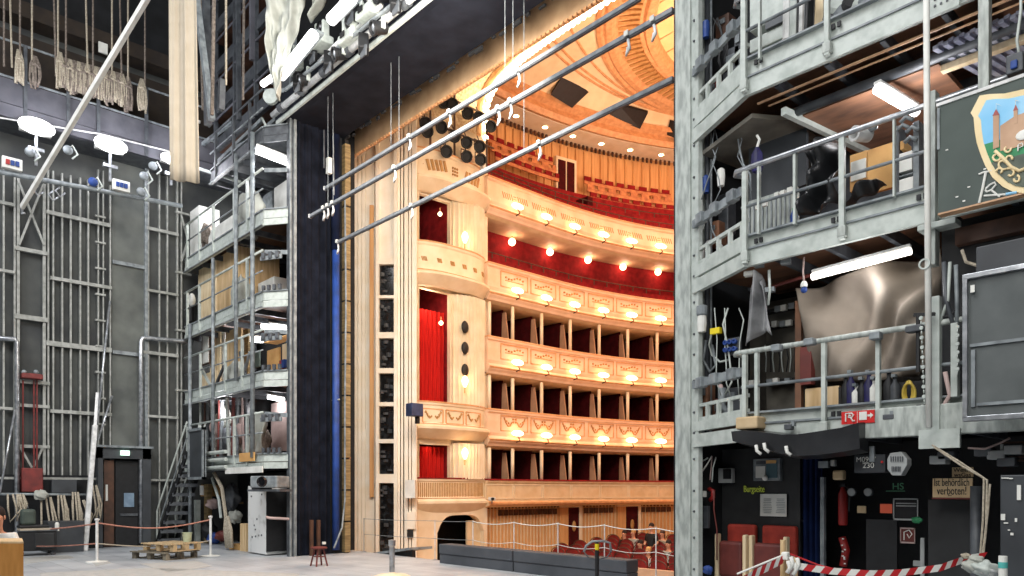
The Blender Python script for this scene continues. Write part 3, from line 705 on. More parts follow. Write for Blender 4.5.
    if lv <= 3:       # boxes under this tier: posts and partition wings
        zl = (ZT[lv-1] if lv > 1 else 1.92); zu = zt-h-.3
        if lv == 3: pass
        for i in range(0, 9):
            s = SB[i]
            if i == 0: s = S0+.15
            MB().tube([P(s,-.06,zl+.05), P(s,-.06,zu)], .062, 8).build('box_post', 'cream', t, smooth=True)
            bq = MB()
            p0, p1, p2, p3 = P(s,-.26,zl), P(s,-.62,zl), P(s,-.6,zu-.12), P(s,-.42,zu-.12)
            w_ = (P(s+.04,0,0)-P(s,0,0)); bq.prism([p0,p1,p2,p3], w_); bq.build('partition_wing', 'wing', t)
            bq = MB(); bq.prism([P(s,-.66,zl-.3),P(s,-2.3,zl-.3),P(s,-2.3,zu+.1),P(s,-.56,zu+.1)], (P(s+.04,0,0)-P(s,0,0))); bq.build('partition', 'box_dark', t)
# parterre box ledge
zt = 1.92
t = thing('balcony_tier', 'plain cream panelled parapet of the lowest box tier above the stalls wall', 'balcony', P(S0, 0, .9))
MB().sweep(spath(S0, STOT-S0, .3), [(-.14,zt),(.05,zt),(.05,zt-.06),(0,zt-.1),(0,zt-.7),(.1,zt-.74),(.12,zt-.82),(-.1,zt-.9),(-.45,zt-.92),(-.45,zt-.85),(-.14,zt-.8)]).build('parapet', 'cream2', t)
MB().sweep(spath(S0, STOT-S0, .3), [(-.16,zt+.05),(.06,zt+.05),(.08,zt+.0),(-.16,zt+.0)]).build('rail_cap', 'velvet', t)
MB().sweep(spath(S0, STOT-S0, .3), [(.1,zt-.7),(.17,zt-.74),(.17,zt-.8),(.1,zt-.84)]).build('gilt_line', 'gold', t)
MB().sweep(spath(S0, STOT-S0, .3), [(-.4,zt-.95),(-2.3,zt-.95),(-2.3,zt-.8),(-.4,zt-.8)]).build('deck', 'velvet_dark', t)
for i in range(0, 8):
    b = MB(); s1, s2 = SB[i]+.04, SB[i+1]-.04
    for za in (zt-.62, zt-.16): b.sweep(spath(s1, s2, .3), [(0,za),(.02,za),(.02,za+.03),(0,za+.03)])
    for sa in (s1, s2): b.sweep(spath(sa-.012, sa+.012, .02), [(0,zt-.62),(.02,zt-.62),(.02,zt-.13),(0,zt-.13)])
    b.build('panel_frame', 'cream', t)
# stalls wall: battens, vents, doors
b = MB(); s = S0
doors = [(hpx(567,-.42), hpx(577,-.42)), (hpx(625,-.42), hpx(636,-.42))]
dspan = [(hpx(559,-.42), hpx(578,-.42)), (hpx(616,-.42), hpx(636,-.42))]
while s < 22:
    if not any(a-.05 < s < c+.1 for a, c in dspan): b.beam(P(s,-.4,-1.3), P(s,-.4,1.0), .03, .05)
    s += .16
b.build('wall_stalls_battens', 'cream2', kind='structure')
for i, (a, c) in enumerate(((498,557),(584,614),(640,672))):
    sa, sb = hpx(a,-.38), hpx(c,-.38); b = MB(); s = sa
    while s < sb-.16:
        b.sweep(spath(s, s+.19, .2), [(-.4,.72),(-.36,.72),(-.36,.92),(-.4,.92)]); s += .24
    b.build('vent_row', 'brown', label='row of square brown vent openings high on the stalls wall, %s from the left' % ORD[i], cat='vent', group='vents on the stalls wall')
for i, ((a, c), (a2, c2)) in enumerate(zip(doors, dspan)):
    t = thing('stalls_door', 'dark red door with oval window in the stalls wall, %s' % ['near the proscenium boxes','further right behind the seated people'][i], 'door', P(a2, -.4, -1.3))
    MB().sweep(spath(a, c, .3), [(-.4,-1.3),(-.34,-1.3),(-.34,.95),(-.4,.95)]).build('leaf', 'velvet_dark', t)
    MB().sweep(spath(a2, a, .3), [(-.4,-1.3),(-.36,-1.3),(-.36,.95),(-.4,.95)]).build('open_leaf', 'slat', t)
    MB().sweep(spath(a2-.05, c+.12, .2), [(-.42,.95),(-.3,.95),(-.3,1.05),(-.42,1.05)]).build('lintel', 'cream', t)
    MB().sweep(spath(c, c+.12, .2), [(-.42,-1.3),(-.3,-1.3),(-.3,1.05),(-.42,1.05)]).build('jamb', 'cream', t)
    MB().ball(P((a+c)/2, -.33, .25), (.06,.1,.2)).build('oval_window', 'cream_dark', t, smooth=True)
# balcony behind tier 3: red rails, globes; gallery seating behind tier 4
def riser(name, lv, n, off0, z0, dz, dof, label, m='velvet'):
    t = thing(name, label, 'seating', P(S0, off0, z0))
    for j in range(n):
        o, z = off0 - dof*j, z0 + dz*j
        MB().sweep(spath(S0-.5, STOT-S0, .4), [(o-.12,z-.2),(o,z-.2),(o+.04,z+.52),(o-.06,z+.54)]).build('bench_back', m, t)
        MB().sweep(spath(S0-.5, STOT-S0, .4), [(o-dof,z+.08),(o,z+.08),(o,z-.3),(o-dof,z-.3)]).build('step', 'velvet_dark', t)
        b = MB(); s = S0
        while s < 22:
            p = P(s, o, z+.5); b.tube([p, p+V((0,0,.22))], .02, 5); s += .62
        b.tube([P(S0+.3*q, o, z+.72) for q in range(60)], .02, 5)
        if j in (0, n-1) or lv == 3: b.build('hand_rail', 'brown', t)
    return t
MB().sweep(spath(S0, STOT-S0, .3), [(-1.2,8.2),(-1.3,8.2),(-1.3,10.8),(-1.2,10.8)]).build('wall_balcony', 'velvet', kind='structure')
riser('balcony_seating', 3, 1, -.45, 8.95, .28, .55, 'dark red stepped rows with rails on the balcony behind the globe lamps')
riser('gallery_seating', 4, 3, -.5, 11.7, .5, .75, 'red stepped seating rows of the topmost gallery')
# upper gallery slatted barriers
D('slat_orange', '#c98350', '#a5613a', rough=.6, scale=5)
for i, (a, c) in enumerate(((492,556),(588,673))):
    sa, sb = hpx(a,-2.9), hpx(c,-2.9); t = thing('gallery_barrier', 'orange and red slatted rows below the wooden slat wall, %s' % ['left of the gallery door','right of the gallery door'][i], 'barrier', P(sa,-2.9,13.4))
    for j in range(3):
        z = 13.75 + .42*j + (.5 if i == 0 else .1); o = -2.75-.22*j
        MB().sweep(spath(sa, sb, .4), [(o,z),(o-.05,z),(o-.05,z+.14),(o,z+.14)]).build('board', 'slat_orange', t)
        b = MB(); s = sa
        while s < sb: b.sweep(spath(s, min(s+.28, sb), .28), [(o+.01,z+.14),(o-.05,z+.14),(o-.05,z+.32),(o+.01,z+.32)]); s += .45
        b.sweep(spath(sa, sb, .4), [(o+.0,z+.13),(o-.03,z+.13),(o-.03,z+.17),(o+.0,z+.17)])
        b.build('seat_backs', 'velvet' if j % 2 == 0 else 'slat_orange', t)  # row of seat backs, joined by an added thin strip
MB().sweep(spath(S0-1, STOT-S0, .4), [(-2.6,11.5),(-3.7,11.5),(-3.7,14.1),(-2.6,13.9)]).build('gallery_podium', 'velvet', label='red wall below the slatted rows of the topmost gallery', cat='podium')
sa, sb = hpx(556,-3.4), hpx(577,-3.4); t = thing('gallery_door', 'double dark red door in cream frame in the wooden gallery wall', 'door', P(sa,-3.5,13.6))
MB().sweep(spath(sa, sb, .3), [(-3.6,13.6),(-3.45,13.6),(-3.45,15.7),(-3.6,15.7)]).build('frame', 'cream', t)
for q in (0, 1):
    u = sa + (sb-sa)*(.1+.42*q); MB().sweep(spath(u, u+(sb-sa)*.36, .3), [(-3.46,13.7),(-3.41,13.7),(-3.41,15.55),(-3.46,15.55)]).build('leaf', 'velvet_dark', t)
MB().bx(*(P(hpx(582,-2.4),-2.7,12.2)-V((.3,.2,0))), *(P(hpx(582,-2.4),-2.3,13.6)+V((.3,.2,0)))).build('stair_block', 'velvet_dark', label='dark block at the stair opening in the gallery rows', cat='stair')
for i, (px, py) in enumerate(((512,242),(550,252),(588,260),(623,267),(658,272))):
    s = hpx(px, -1.0); x, y = hfn(s)(-1.0); k = y / ray(px).y; c = at(px, py, k)
    t = thing('globe_lamp', 'round glowing globe lamp under the topmost gallery, %s from the left' % ORD[i], 'lamp', c, group='globe lamps under the topmost gallery')
    MB().ball(c, .135, 16, 10).build('globe', E_WARM, t, smooth=True); MB().tube([c+V((0,0,.12)), c+V((0,0,.5))], .03, 6).build('stem', 'gold', t)
    light('POINT', 'globe_glow', c + V((.2,-.1,-.15)), 9, (1,.55,.38), .1)
# ---------------------------------------------------------------- proscenium boxes
YP0 = onX(415, HZ, XA).y; YP1 = 15.95
def Xp(px, py, X=XA): return onX(px, py, X)
yo0, yo1 = Xp(422,HZ).y, Xp(454,HZ).y
def zat(px, py, X=XA): return onX(px, py, X).z
op = [(-.3,.4,0), (1.95,3.02,'red'), (4.3,7.85,'cur'), (9.15,10.75,'red')]
# wall body with openings
b = MB()
zs = [(1.0, 1.98), (3.02, 4.3), (7.85, 9.15), (10.75, 16)]
for z0, z1 in zs: b.bx(XA-.35, yo0, z0, XA-.2, yo1, z1)
b.bx(XA-.35, YP0, -1.5, XA-.2, yo0, 16)
b.bx(XA-.35, yo1, 1.0, XA-.2, YP1+.2, 16)
b.build('wall_proscenium_boxes', 'cream', kind='structure')
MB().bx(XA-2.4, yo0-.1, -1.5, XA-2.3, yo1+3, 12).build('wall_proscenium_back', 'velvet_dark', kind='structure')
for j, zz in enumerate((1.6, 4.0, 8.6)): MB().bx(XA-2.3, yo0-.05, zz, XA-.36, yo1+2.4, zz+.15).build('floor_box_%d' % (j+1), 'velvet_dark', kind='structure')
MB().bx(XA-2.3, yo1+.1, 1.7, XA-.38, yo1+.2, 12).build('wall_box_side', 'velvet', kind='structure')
# fluted half columns
def fluted(y0, y1, z0, z1, bulge, n, name, label, m='cream', X=XA-.2):
    b = MB(); prof = []
    for i in range(n*6+1):
        u = i/(n*6); yy = y0+(y1-y0)*u; bl = bulge*math.sin(math.pi*u)**.6; fl_ = .085*abs(math.sin(math.pi*n*u))
        prof.append((X + .03 + bl + .06 - fl_, yy))
    poly = [V((x, y, z0)) for x, y in prof] + [V((X, y1, z0)), V((X, y0, z0))]
    b.prism(poly, (0,0,z1-z0)); return b
tcol = thing('fluted_wall', 'tall convex fluted cream wall between the red boxes and the tiers', 'fluted wall', (XA, (yo1+YP1)/2, 0))
for z0, z1 in ((1.95,3.1),(4.3,7.85),(9.15,10.95)): fluted(yo1+.05, YP1+.02, z0, z1, .22, 10, '', '').build('shaft', 'cream', tcol)
tcol = thing('fluted_pilaster', 'narrow fluted cream pilaster left of the red proscenium boxes', 'pilaster', (XA, (yo0+YP0)/2, 0))
for z0, z1 in ((1.95,3.1),(4.3,7.85),(9.15,10.95)): fluted(YP0+.02, yo0-.02, z0, z1, .03, 3, '', '').build('shaft', 'cream', tcol)
# parapets of the boxes
def ppara(name, label, zt, h, y0, y1, bul, m='cream', cap='gold', orn=None, corn=.18):
    t = thing(name, label, 'box front', (XA, (y0+y1)/2, zt-h))
    n = 20; path = []
    for i in range(n+1):
        u = i/n; yy = y0+(y1-y0)*u; q = bul*(1-abs(2*u-1)**3)
        path.append((lambda X_, Y_: (lambda o: (X_+o, Y_)))(XA-.2+q, yy))
    MB().sweep(path, [(-.1,zt),(.1,zt),(.1,zt-.06),(.06,zt-.1),(.06,zt-h+.2),(.1,zt-h+.14),(.1+corn,zt-h+.05),(.1+corn,zt-h-.02),(.0,zt-h-.3),(-.1,zt-h-.32)]).build('parapet', m, t)
    MB().sweep(path, [(-.1,zt+.04),(.12,zt+.04),(.12,zt),(-.1,zt)]).build('rail_cap', cap, t)
    MB().sweep(path, [(.06,zt-h+.16),(.14,zt-h+.15),(.06,zt-h+.1)]).build('gilt_line', 'gold', t)
    def pf(u, o, z): 
        q = bul*(1-abs(2*u-1)**3); return V((XA-.14+q+o, y0+(y1-y0)*u, z))
    if orn: orn(t, pf)
    return t
def orn_panels(zt):
    def f(t, pf):
        for c in (.22, .5, .78):
            b = MB()
            for z_ in (zt-.2, zt-.62): b.beam(pf(c-.12,.01,z_), pf(c+.12,.01,z_), .03, .035)
            for u in (c-.12, c+.12): b.beam(pf(u,.01,zt-.2), pf(u,.01,zt-.62), .03, .035)
            b.build('panel_frame', 'gold', t); b = MB()
            for sg in (-1,1):
                b.tube([pf(c+sg*(.09-.06*q), .02, zt-.26-.22*math.sin(q*2)) for q in (0,.4,.8,1.2)], .025, 5)
                for q in range(3): b.ball(pf(c+sg*(.09-.02*q), .02, zt-.3-.07*q), .035, 6, 4)
            b.build('garland_relief', 'cream_dark', t)
    return f
def orn_dots(zt, z1, n, w_):
    def f(t, pf):
        b = MB()
        for i in range(n):
            u = .08+.84*i/(n-1)
            for q in range(4): b.beam(pf(u+q*.014,.012,z1), pf(u+q*.014+.012,.012,z1-.13), .02, .03)
        b.beam(pf(.06,.004,z1-.06), pf(.94,.004,z1-.06), .01, .02)
        b.build('relief_pattern', 'cream_dark', t)
    return f
def orn_top(zt):
    def f(t, pf):
        b = MB()
        for q in range(5): b.beam(pf(.14+.05*q,.012,zt-.3+.02*q), pf(.17+.05*q,.012,zt-.62+.02*q), .03, .09)
        for q in range(9): b.ball(pf(.46+.03*(q%3),.01,zt-.34-.1*(q//3)), .04, 6, 4)
        for q in range(5): b.beam(pf(.66+.05*q,.012,zt-.3), pf(.63+.05*q,.012,zt-.62), .03, .09)
        b.beam(pf(.1,.004,zt-.46), pf(.9,.004,zt-.46), .01, .02)
        b.build('relief_pattern', 'cream_dark', t)
    return f
def orn_strips(zt):
    def f(t, pf):
        b = MB()
        for i in range(40): u = .04+.92*i/39; b.beam(pf(u,.0,zt-.12), pf(u,.0,zt-.62), .03, .03)
        b.build('reeding', 'cream_dark', t)
    return f
ppara('proscenium_box_front', 'cream box front with slanted reliefs above the tiled speakers, top corner of the proscenium', 12.05, .95, YP0, YP1, .3, orn=orn_top(12.05), corn=.3)
ppara('proscenium_box_front', 'bowed cream box front with dark rail line below the upper dark red box', 9.2, 1.0, YP0, YP1, .35, orn=orn_dots(9.2, 8.75, 6, .1), corn=.25)
ppara('proscenium_box_front', 'cream box front with three garland panels under the bright red curtain', 4.3, .8, YP0, YP1, .25, orn=orn_panels(4.3), corn=.25)
ppara('proscenium_box_front', 'reeded cream box front at the bottom beside the lowest box tier', 1.95, .75, YP0+.1, YP1, .12, m='cream', cap='velvet', orn=orn_strips(1.95), corn=.12)
for lb, z0, z1, m in (('bright red curtain hanging in the tall proscenium box',4.35,7.35,'curtain_red'),('dark red curtain in the lowest proscenium box',1.98,2.98,'curtain_red')):
    ya, yb = Xp(422,HZ,XA-.6).y, Xp(446,HZ,XA-.6).y
    MB().grid(60, 3, lambda u, v: V((XA-.7+.06*math.sin(u*48), ya-.3+(yb-ya+.3)*u, z0+(z1-z0)*v))).build('box_curtain', m, label=lb, cat='curtain', solid=.01)
MB().bx(XA-1.3, yo0, 9.2, XA-1.2, yo1-.5, 10.7).build('box_curtain', 'velvet_dark', label='dark red lining inside the upper proscenium box', cat='curtain')
light('POINT', 'box_lamp_glow', (XA-.45, (yo0+yo1)/2-.2, 7.55), 25, (1,.7,.5), .08); light('POINT', 'box_lamp_glow2', (XA-.5, (yo0+yo1)/2, 2.9), 3, (1,.6,.4), .08); light('POINT', 'box_lamp_glow3', (XA-.6, (yo0+yo1)/2, 10.5), 4, (1,.7,.5), .08)
for i, (x, y, lb) in enumerate(((440,214,'in the upper dark red box'),(441,323,'above the bright red curtain'))):
    c = onX(x, y, XA-.4); t = thing('box_ceiling_lamp', 'small glowing lamp %s' % lb, 'lamp', c); MB().ball(c, .07).build('bulb', E_WARM, t, smooth=True); MB().tube([c, c+V((0,0,.2))], .02, 6).build('stem', 'gold', t)
for i, (x, y, lb) in enumerate(((465,238,'upper fluted wall section'),(465,382,'middle fluted wall section below three round speakers'),(465,454,'lowest fluted wall section'))):
    c = onX(x, y, XA+.18); t = thing('wall_sconce', 'glowing glass sconce on the %s' % lb, 'lamp', c)
    MB().lathe(c, [(.03,-.17),(.09,-.05),(.11,.05),(.07,.16),(.02,.2)], 12).build('glass_shade', E_WARM2, t, smooth=True); MB().tube([c+V((-.02,0,-.35)), c+V((0,0,-.15))], .025, 6).build('stem', 'gold', t)
    light('POINT', 'sconce_glow', c+V((.2,0,0)), 8, (1,.62,.34), .08)
for i, y in enumerate((327, 348, 370)):
    c = onX(465, y, XA+.1); MB().ball(c, (.07,.14,.2), 16, 10).build('oval_speaker', 'black', label='black oval speaker on the fluted wall, %s' % ['topmost of three','middle of three','lowest of three, right above the sconce'][i], cat='speaker', smooth=True)
# blue screen box at ledge
c = at(414.5, 410, 20.9); t = thing('projector_box', 'dark blue square box on the ledge left of the garland panels', 'box', c)
MB().box(c, (.3,.4,.36)).build('case', mat('navy','#3a4566','#2c3450'), t, bevel=.02); MB().box(c+V((0,.1,-.28)), (.1,.1,.2)).build('foot', 'black', t)
# plinth with basket arch
ya, yb = Xp(437,HZ,XA).y, Xp(484,HZ,XA).y
b = MB(); zt_ = 1.2; X = XA-.1
pts = []
ay, by, az = Xp(436,HZ,X).y+.05, Xp(484,HZ,X).y, zat(460,515,X)
b.bx(X-.3, YP0, -1.5, X, ay, zt_); b.bx(X-.3, by, -1.5, X, YP1+.1, zt_)
n = 16
for i in range(n):
    u0, u1 = i/n, (i+1)/n
    def za(u): return az - .55*abs(2*u-1)**4.5
    q = [V((X, ay+(by-ay)*u0, za(u0))), V((X, ay+(by-ay)*u1, za(u1))), V((X, ay+(by-ay)*u1, zt_)), V((X, ay+(by-ay)*u0, zt_))]
    b.prism(q, (-.3,0,0))
b.build('trim_12', 'cream', kind='structure')
MB().bx(X-1.5, ay-.3, -1.5, X-1.4, by+.3, 1).build('wall_arch_recess', 'black', kind='structure')
MB().bx(X-.28, by-.55, -1.5, X-.2, by, .6).build('arch_reveal_panel', 'cream2', label='pale panel on the right inside of the low plinth arch', cat='panel')
MB().box((X+.02, (ay+by)/2, 1.0), (.04,.1,.1)).build('keystone_plate', 'velvet', label='tiny red square plate above the low arch', cat='plate')
c = onX(492, 499, XA+.25); t = thing('small_camera', 'small white camera on the ledge at the corner above the low arch', 'camera', c)
MB().box(c, (.14,.2,.12)).build('body', 'white_metal', t, bevel=.01); MB().lathe(c+V((.07,-.05,0)), [(.05,0),(.05,.08),(.01,.08)], 12, ax=(1,-.5,0)).build('lens', 'black', t); MB().tube([c+V((0,0,-.06)), c+V((0,0,-.14))], .02).build('foot', 'steel_mid', t)
# ---------------------------------------------------------------- splayed reveal left of the boxes
KR = 21.9
def Rp(px, py, k=KR): return at(px, py, k)
def rbox(px0, px1, z0, z1, d0=0, d1=.3):
    a, c = ray(px0)*(KR+d0), ray(px1)*(KR+d0); dd = V((-CA, SA, 0))*(d1)
    poly = [V((a.x,a.y,z0)), V((c.x,c.y,z0)), V((c.x,c.y,z0))+dd, V((a.x,a.y,z0))+dd]
    return MB().prism(poly, (0,0,z1-z0))
rbox(340, 376, -1.5, 14, .35, .3).build('wall_reveal', 'cream_lit', kind='structure')
rbox(404, 416, -1.5, 14, .25, .3).build('wall_reveal_inner', 'cream_lit', kind='structure')
t = thing('reveal_pilaster', 'wide cream pilaster with vertical grooves beside the timber post', 'pilaster', (Rp(360,HZ).x, Rp(360,HZ).y, -1))
rbox(344, 374, -1.5, 13.5, .17, .15).build('backing', 'cream_lit', t)
for a, c in ((350.5,353),(354.5,357),(358.5,361),(362.5,365)): rbox(a, c, -1.5, 13.5, .1, .1).build('fillet', 'cream_lit', t)
rbox(367, 374.5, -1.5, 13.2, .12, .15).build('flat_band', 'cream_lit', t)
zlo, zhi = Rp(372,497).z, Rp(372,205).z
rbox(369.5, 373.5, zlo, zhi, .0, .06).build('recessed_strip', 'slat', t)
t = thing('speaker_tower', 'tall column of dark speaker windows in cream frames', 'speaker column', (Rp(386,HZ).x, Rp(386,HZ).y, -1))
rbox(375.5, 378.8, -1.5, 12.5, .0, .25).build('side_frame', 'cream_lit', t); rbox(393.8, 397.5, -1.5, 12.5, .0, .25).build('side_frame', 'cream_lit', t)
pn = [(264,295),(298,332),(338,368),(373,402),(406,439),(443,474),(483,552)]
for i, (ya_, yb_) in enumerate(pn):
    pb = rbox(378.8, 393.8, Rp(386,yb_).z, Rp(386,ya_).z, .18, .05).build('dark_window', 'glass_dark', t)
    b = MB()
    for q in range(5 if i < 6 else 9):
        px = 381+R.random()*10; py = ya_+3+(yb_-ya_-6)*R.random(); c = Rp(px, py, KR+.16); b.box(c, (.1,.1,.05+.08*R.random()))
    b.build('loudspeaker_parts', 'steel_dark', pb)
prev = 258
for (ya_, yb_) in pn + [(560, 570)]:
    rbox(378, 394.5, Rp(386,ya_).z, Rp(386,prev).z, .02, .2).build('cross_frame', 'cream_lit', t); prev = yb_
for (px0, px1, m) in ((398,400,'cream_lit'),(401,403,'cream_lit'),(404.5,408,'cream_lit'),(409,411,'cream_lit'),(412,416.5,'cream_lit')):
    rbox(px0, px1, -1.5, 14, .08, .12).build('reveal_moulding', m, label='vertical moulding strip of the cream reveal, %s from the speaker column' % {398:'first',401:'second',404.5:'third',409:'fourth',412:'fifth'}[px0], cat='moulding')
rbox(405, 415, Rp(405,498).z, Rp(405,480).z, -.3, .3).build('white_wall_box', 'paper', label='white square box on the reveal left of the reeded front', cat='box')
rbox(407, 413, Rp(405,537).z, Rp(405,530).z, -.02, .08).build('wall_vent', 'black', label='small dark grille low on the cream reveal', cat='vent')
rbox(407, 415, Rp(405,529).z, Rp(405,512).z, -.02, .08).build('wall_hatch', 'cream_lit', label='pale beige hatch above the small dark grille', cat='hatch')
rbox(378, 396, Rp(386,262).z, 13.6, .1, .2).build('wall_reveal_upper', 'cream_lit', kind='structure')
# spotlights on the top box
yq = (YP0+YP1)/2
t = thing('lighting_rig', 'dark pipe frame carrying black spotlights over the top proscenium box', 'frame', (XA+.1, yq, 12.05))
for z in (12.9, 13.9, 14.7): MB().tube([(XA+.1, YP0+.2, z), (XA+.1, YP1+.2, z)], .035).build('pipe', 'brown', t)
for y in (YP0+.5, yq, YP1-.1): MB().tube([(XA+.1, y, 12.0), (XA+.1, y, 14.8)], .035).build('upright', 'brown', t)
sp = [(425,124),(443,103),(452,105),(467,114),(478,118),(490,127),(441,128),(454,137),(466,143),(479,147),(446,152),(466,157),(480,160),(427,132)]
for i, (x, y) in enumerate(sp):
    c = onX(x, y, XA+.25); t = thing('stage_spotlight', 'black spotlight on the pipe frame above the proscenium boxes, %s from the left' % ORD[sorted(range(len(sp)), key=lambda q: sp[q][0]).index(i)], 'spotlight', c, group='black spotlights above the boxes')
    MB().lathe(c, [(.1,-.22),(.15,-.15),(.16,.15),(.19,.2),(.15,.2),(.13,.12),(.01,.12)], 14, ax=(.8,-.5,-.35)).build('barrel', 'black', t)
    MB().tube([c+V((0,-.2,0)), c+V((0,-.2,.2)), c+V((0,.2,.2)), c+V((0,.2,0))], .02, 5).build('yoke', 'brown', t)
    MB().tube([c+V((0,0,.2)), c+V((-.1,0,.4))], .02, 5).build('clamp', 'brown', t)
c = onX(483, 163, XA+.3); MB().box(c, (.15,.12,.5)).build('white_light_column', 'paper', label='small white upright lamp among the black spotlights', cat='lamp')
MB().bx(XA-.3, YP0-.3, 12, XA-.25, YA+.1, 16).build('wall_upper_proscenium', 'cream2', kind='structure')
# hall lighting
light('AREA', 'hall_chandelier', (-11, 25.2, 17.0), 1400, (1,.58,.39), 6, aim=(-11,25.2,0))
light('AREA', 'hall_uplight', (-13.5, 22.5, 12.5), 950, (1,.68,.5), 5, aim=(-14,23,20))
light('AREA', 'proscenium_fill_light', (-9.5, 13.5, 9.5), 420, (1,.74,.52), 3, aim=(-18.5,14,5))  # unseen area light that brightens the proscenium boxes
light('AREA', 'stalls_light', (-11, 17, 10), 200, (1,.68,.44), 4, aim=(-18,19,0))
light('AREA', 'portal_fill_light', (-9.5, 6.5, 9.0), 760, (1,.93,.84), 2.5, aim=(-18.6, 12, 5))  # unseen area light added to brighten the cream reveal
# ================================================================ LEFT BRIDGE TOWER
LCx, LCy = -17.25, 7.78          # chamfer corner
LBx, LBy = -16.74, 8.14          # at the column
LEx = -22.6
def polybox(pts, z0, z1): return MB().prism([V((x, y, z0)) for x, y in pts], (0,0,z1-z0))
LFOOT = [(LEx,LCy),(LCx,LCy),(LBx,LBy),(-16.95,9.9),(LEx,9.9)]
def fascia(b, a, c, z0, z1, out=.0, th=.05):
    dx, dy = c[0]-a[0], c[1]-a[1]; l = math.hypot(dx, dy); n = (dy/l, -dx/l)
    p = [V((a[0]+n[0]*out, a[1]+n[1]*out, z0)), V((c[0]+n[0]*out, c[1]+n[1]*out, z0)), V((c[0]+n[0]*(out+th), c[1]+n[1]*(out+th), z0)), V((a[0]+n[0]*(out+th), a[1]+n[1]*(out+th), z0))]
    return b.prism(p, (0,0,z1-z0))
def tower_deck(label, E, C, B, foot, z0, z1, zr, posts, under, m='steel_pale', mid=.5, rail=True, flange=True, name='tower_bridge', chrail=True):
    t = thing(name, label, 'bridge deck', ((E[0]+B[0])/2, C[1], z0))
    polybox([(x, y+.05) for x, y in foot], z1-.1, z1-.04).build('deck_board', under, t)
    b = MB(); fascia(b, E, C, z0+.17, z1); fascia(b, C, B, z0+.17, z1); b.build('fascia', m, t)
    b = MB(); fascia(b, E, C, z0, z0+.15, .02); fascia(b, C, B, z0, z0+.15, .02); b.build('lower_channel', m, t)
    b = MB(); fascia(b, E, C, z1-.03, z1+.0, .05, .04); fascia(b, C, B, z1-.03, z1, .05, .04); fascia(b, E, C, z0, z0+.02, .07, .05); b.build('flange', 'steel_mid', t)
    b = MB(); x = E[0]
    st = 1 if C[0] > E[0] else -1
    while (C[0]-x)*st > .2: b.bx(x, C[1]+.1, z0+.02, x+.06*st, 9.8, z0+.16); x += st*.9
    b.build('joists', 'steel_dark', t)
    if rail:
        for x in posts: MB().bx(x-.035, C[1]-.1, z0+.1, x+.035, C[1]-.04, zr).build('post', m, t)
        MB().tube([(E[0], C[1]-.07, zr), (C[0], C[1]-.07, zr)], .03, 8).build('top_rail', m, t, smooth=True)
        MB().tube([(E[0], C[1]-.07, z1+(zr-z1)*mid), (C[0], C[1]-.07, z1+(zr-z1)*mid)], .02, 8).build('mid_rail', 'steel_mid', t, smooth=True)
        if chrail: MB().beam((C[0], C[1]-.02, zr-.03), (B[0], B[1]-.02, zr-.08), .03, .1).build('folding_arm', 'steel_mid', t)
    return t
E_, C_, B_ = (LEx, LCy), (LCx, LCy), (LBx, LBy)
def xY(px, Y=LCy): r = ray(px); return r.x*Y/r.y
lz = {1: (2.12, 2.5), 2: (4.1, 4.5), 3: (6.02, 6.42), 4: (8.0, 8.4)}
names = {1: 'lowest deck of the left bridge tower with crowded bars and cloths', 2: 'second deck of the left bridge tower holding upright plywood sheets', 3: 'third deck of the left bridge tower holding the big plywood case', 4: 'fourth deck of the left bridge tower holding the white foam block'}
for lv, (z0, z1) in lz.items():
    posts = [xY(p) for p in ((190,202,216,237,250) if lv != 2 else (192,203,216,228,245))]
    tower_deck(names[lv], E_, C_, B_, LFOOT, z0, z1, z1+.98, posts, 'brown' if lv > 2 else 'ply_rust')
# fifth deck, dark, only its underside shows
tower_deck('dark topmost deck of the left bridge tower high above the white foam block', (-20.6, LCy), C_, B_, [(-20.6,LCy),C_,B_,(-16.95,9.9),(-20.6,9.9)], 10.0, 10.4, 11.3, [-20.2,-19,-18], 'steel_dark', m='steel_dark')
# uprights of the tower
for i, (px, r, z0, z1) in enumerate(((252.5,.055,2.4,10.4),(236,.05,4.4,10.2),(190,.05,0,6.4),(213,.045,2.2,7.9))):
    x = xY(px, LCy-.12); MB().tube([(x, LCy-.12, z0), (x, LCy-.12, z1)], r, 10).build('scaffold_tube', 'steel_mid', label='vertical grey scaffold tube of the left bridge tower, %s' % ['nearest the stage opening','second, ending between the top rails','at the outer corner, reaching the floor','shorter one before the plywood sheets'][i], cat='tube', smooth=True)
for i, x in enumerate((-22.4, -19.9, -17.3)):
    MB().box((x, 9.7, 5.2), (.16,.16,10.4)).build('tower_upright', 'steel_dark', label='dark square rear leg of the left bridge tower, %s' % ['by the side wall','in the middle','by the stage opening'][i], cat='leg')
# fluorescent tubes
def fluoro(p0, p1, label, r=.06, e=30, m=None, w=.2, em=None):
    t = thing('fluorescent_lamp', label, 'fluorescent lamp', p0)
    MB().tube([p0, p1], r, 10).build('tube', em or E_TUBE, t, smooth=True)
    MB().beam(p0+V((0,0,r+.02)), p1+V((0,0,r+.02)), w, .035).build('housing', 'white_metal', t, bevel=.01)
    c = (p0+p1)/2 - V((0,0,.2)); light('POINT', 'tube_glow', c, e*.32, (.97,.97,1), .15)
    return t
fluoro(onZ(256,150,9.85), onZ(290,163,9.7), 'glaring fluorescent lamp below the topmost deck of the left tower', .09, 130)
fluoro(onY(235,258,8.6), onY(254,263,9.0), 'small fluorescent lamp beside the big plywood case', .07, 90)
fluoro(onY(263,326,8.6), onY(290,330,9.0), 'long fluorescent lamp under the third deck near the stage opening', .1, 110)
fluoro(onY(247,339,8.7), onY(262,340,8.9), 'short fluorescent lamp behind the scaffold tube above the plywood', .08, 60)
fluoro(onY(268,397,8.6), onY(284,400,8.9), 'fluorescent lamp above the pink cloth on the lowest deck', .06, 60)
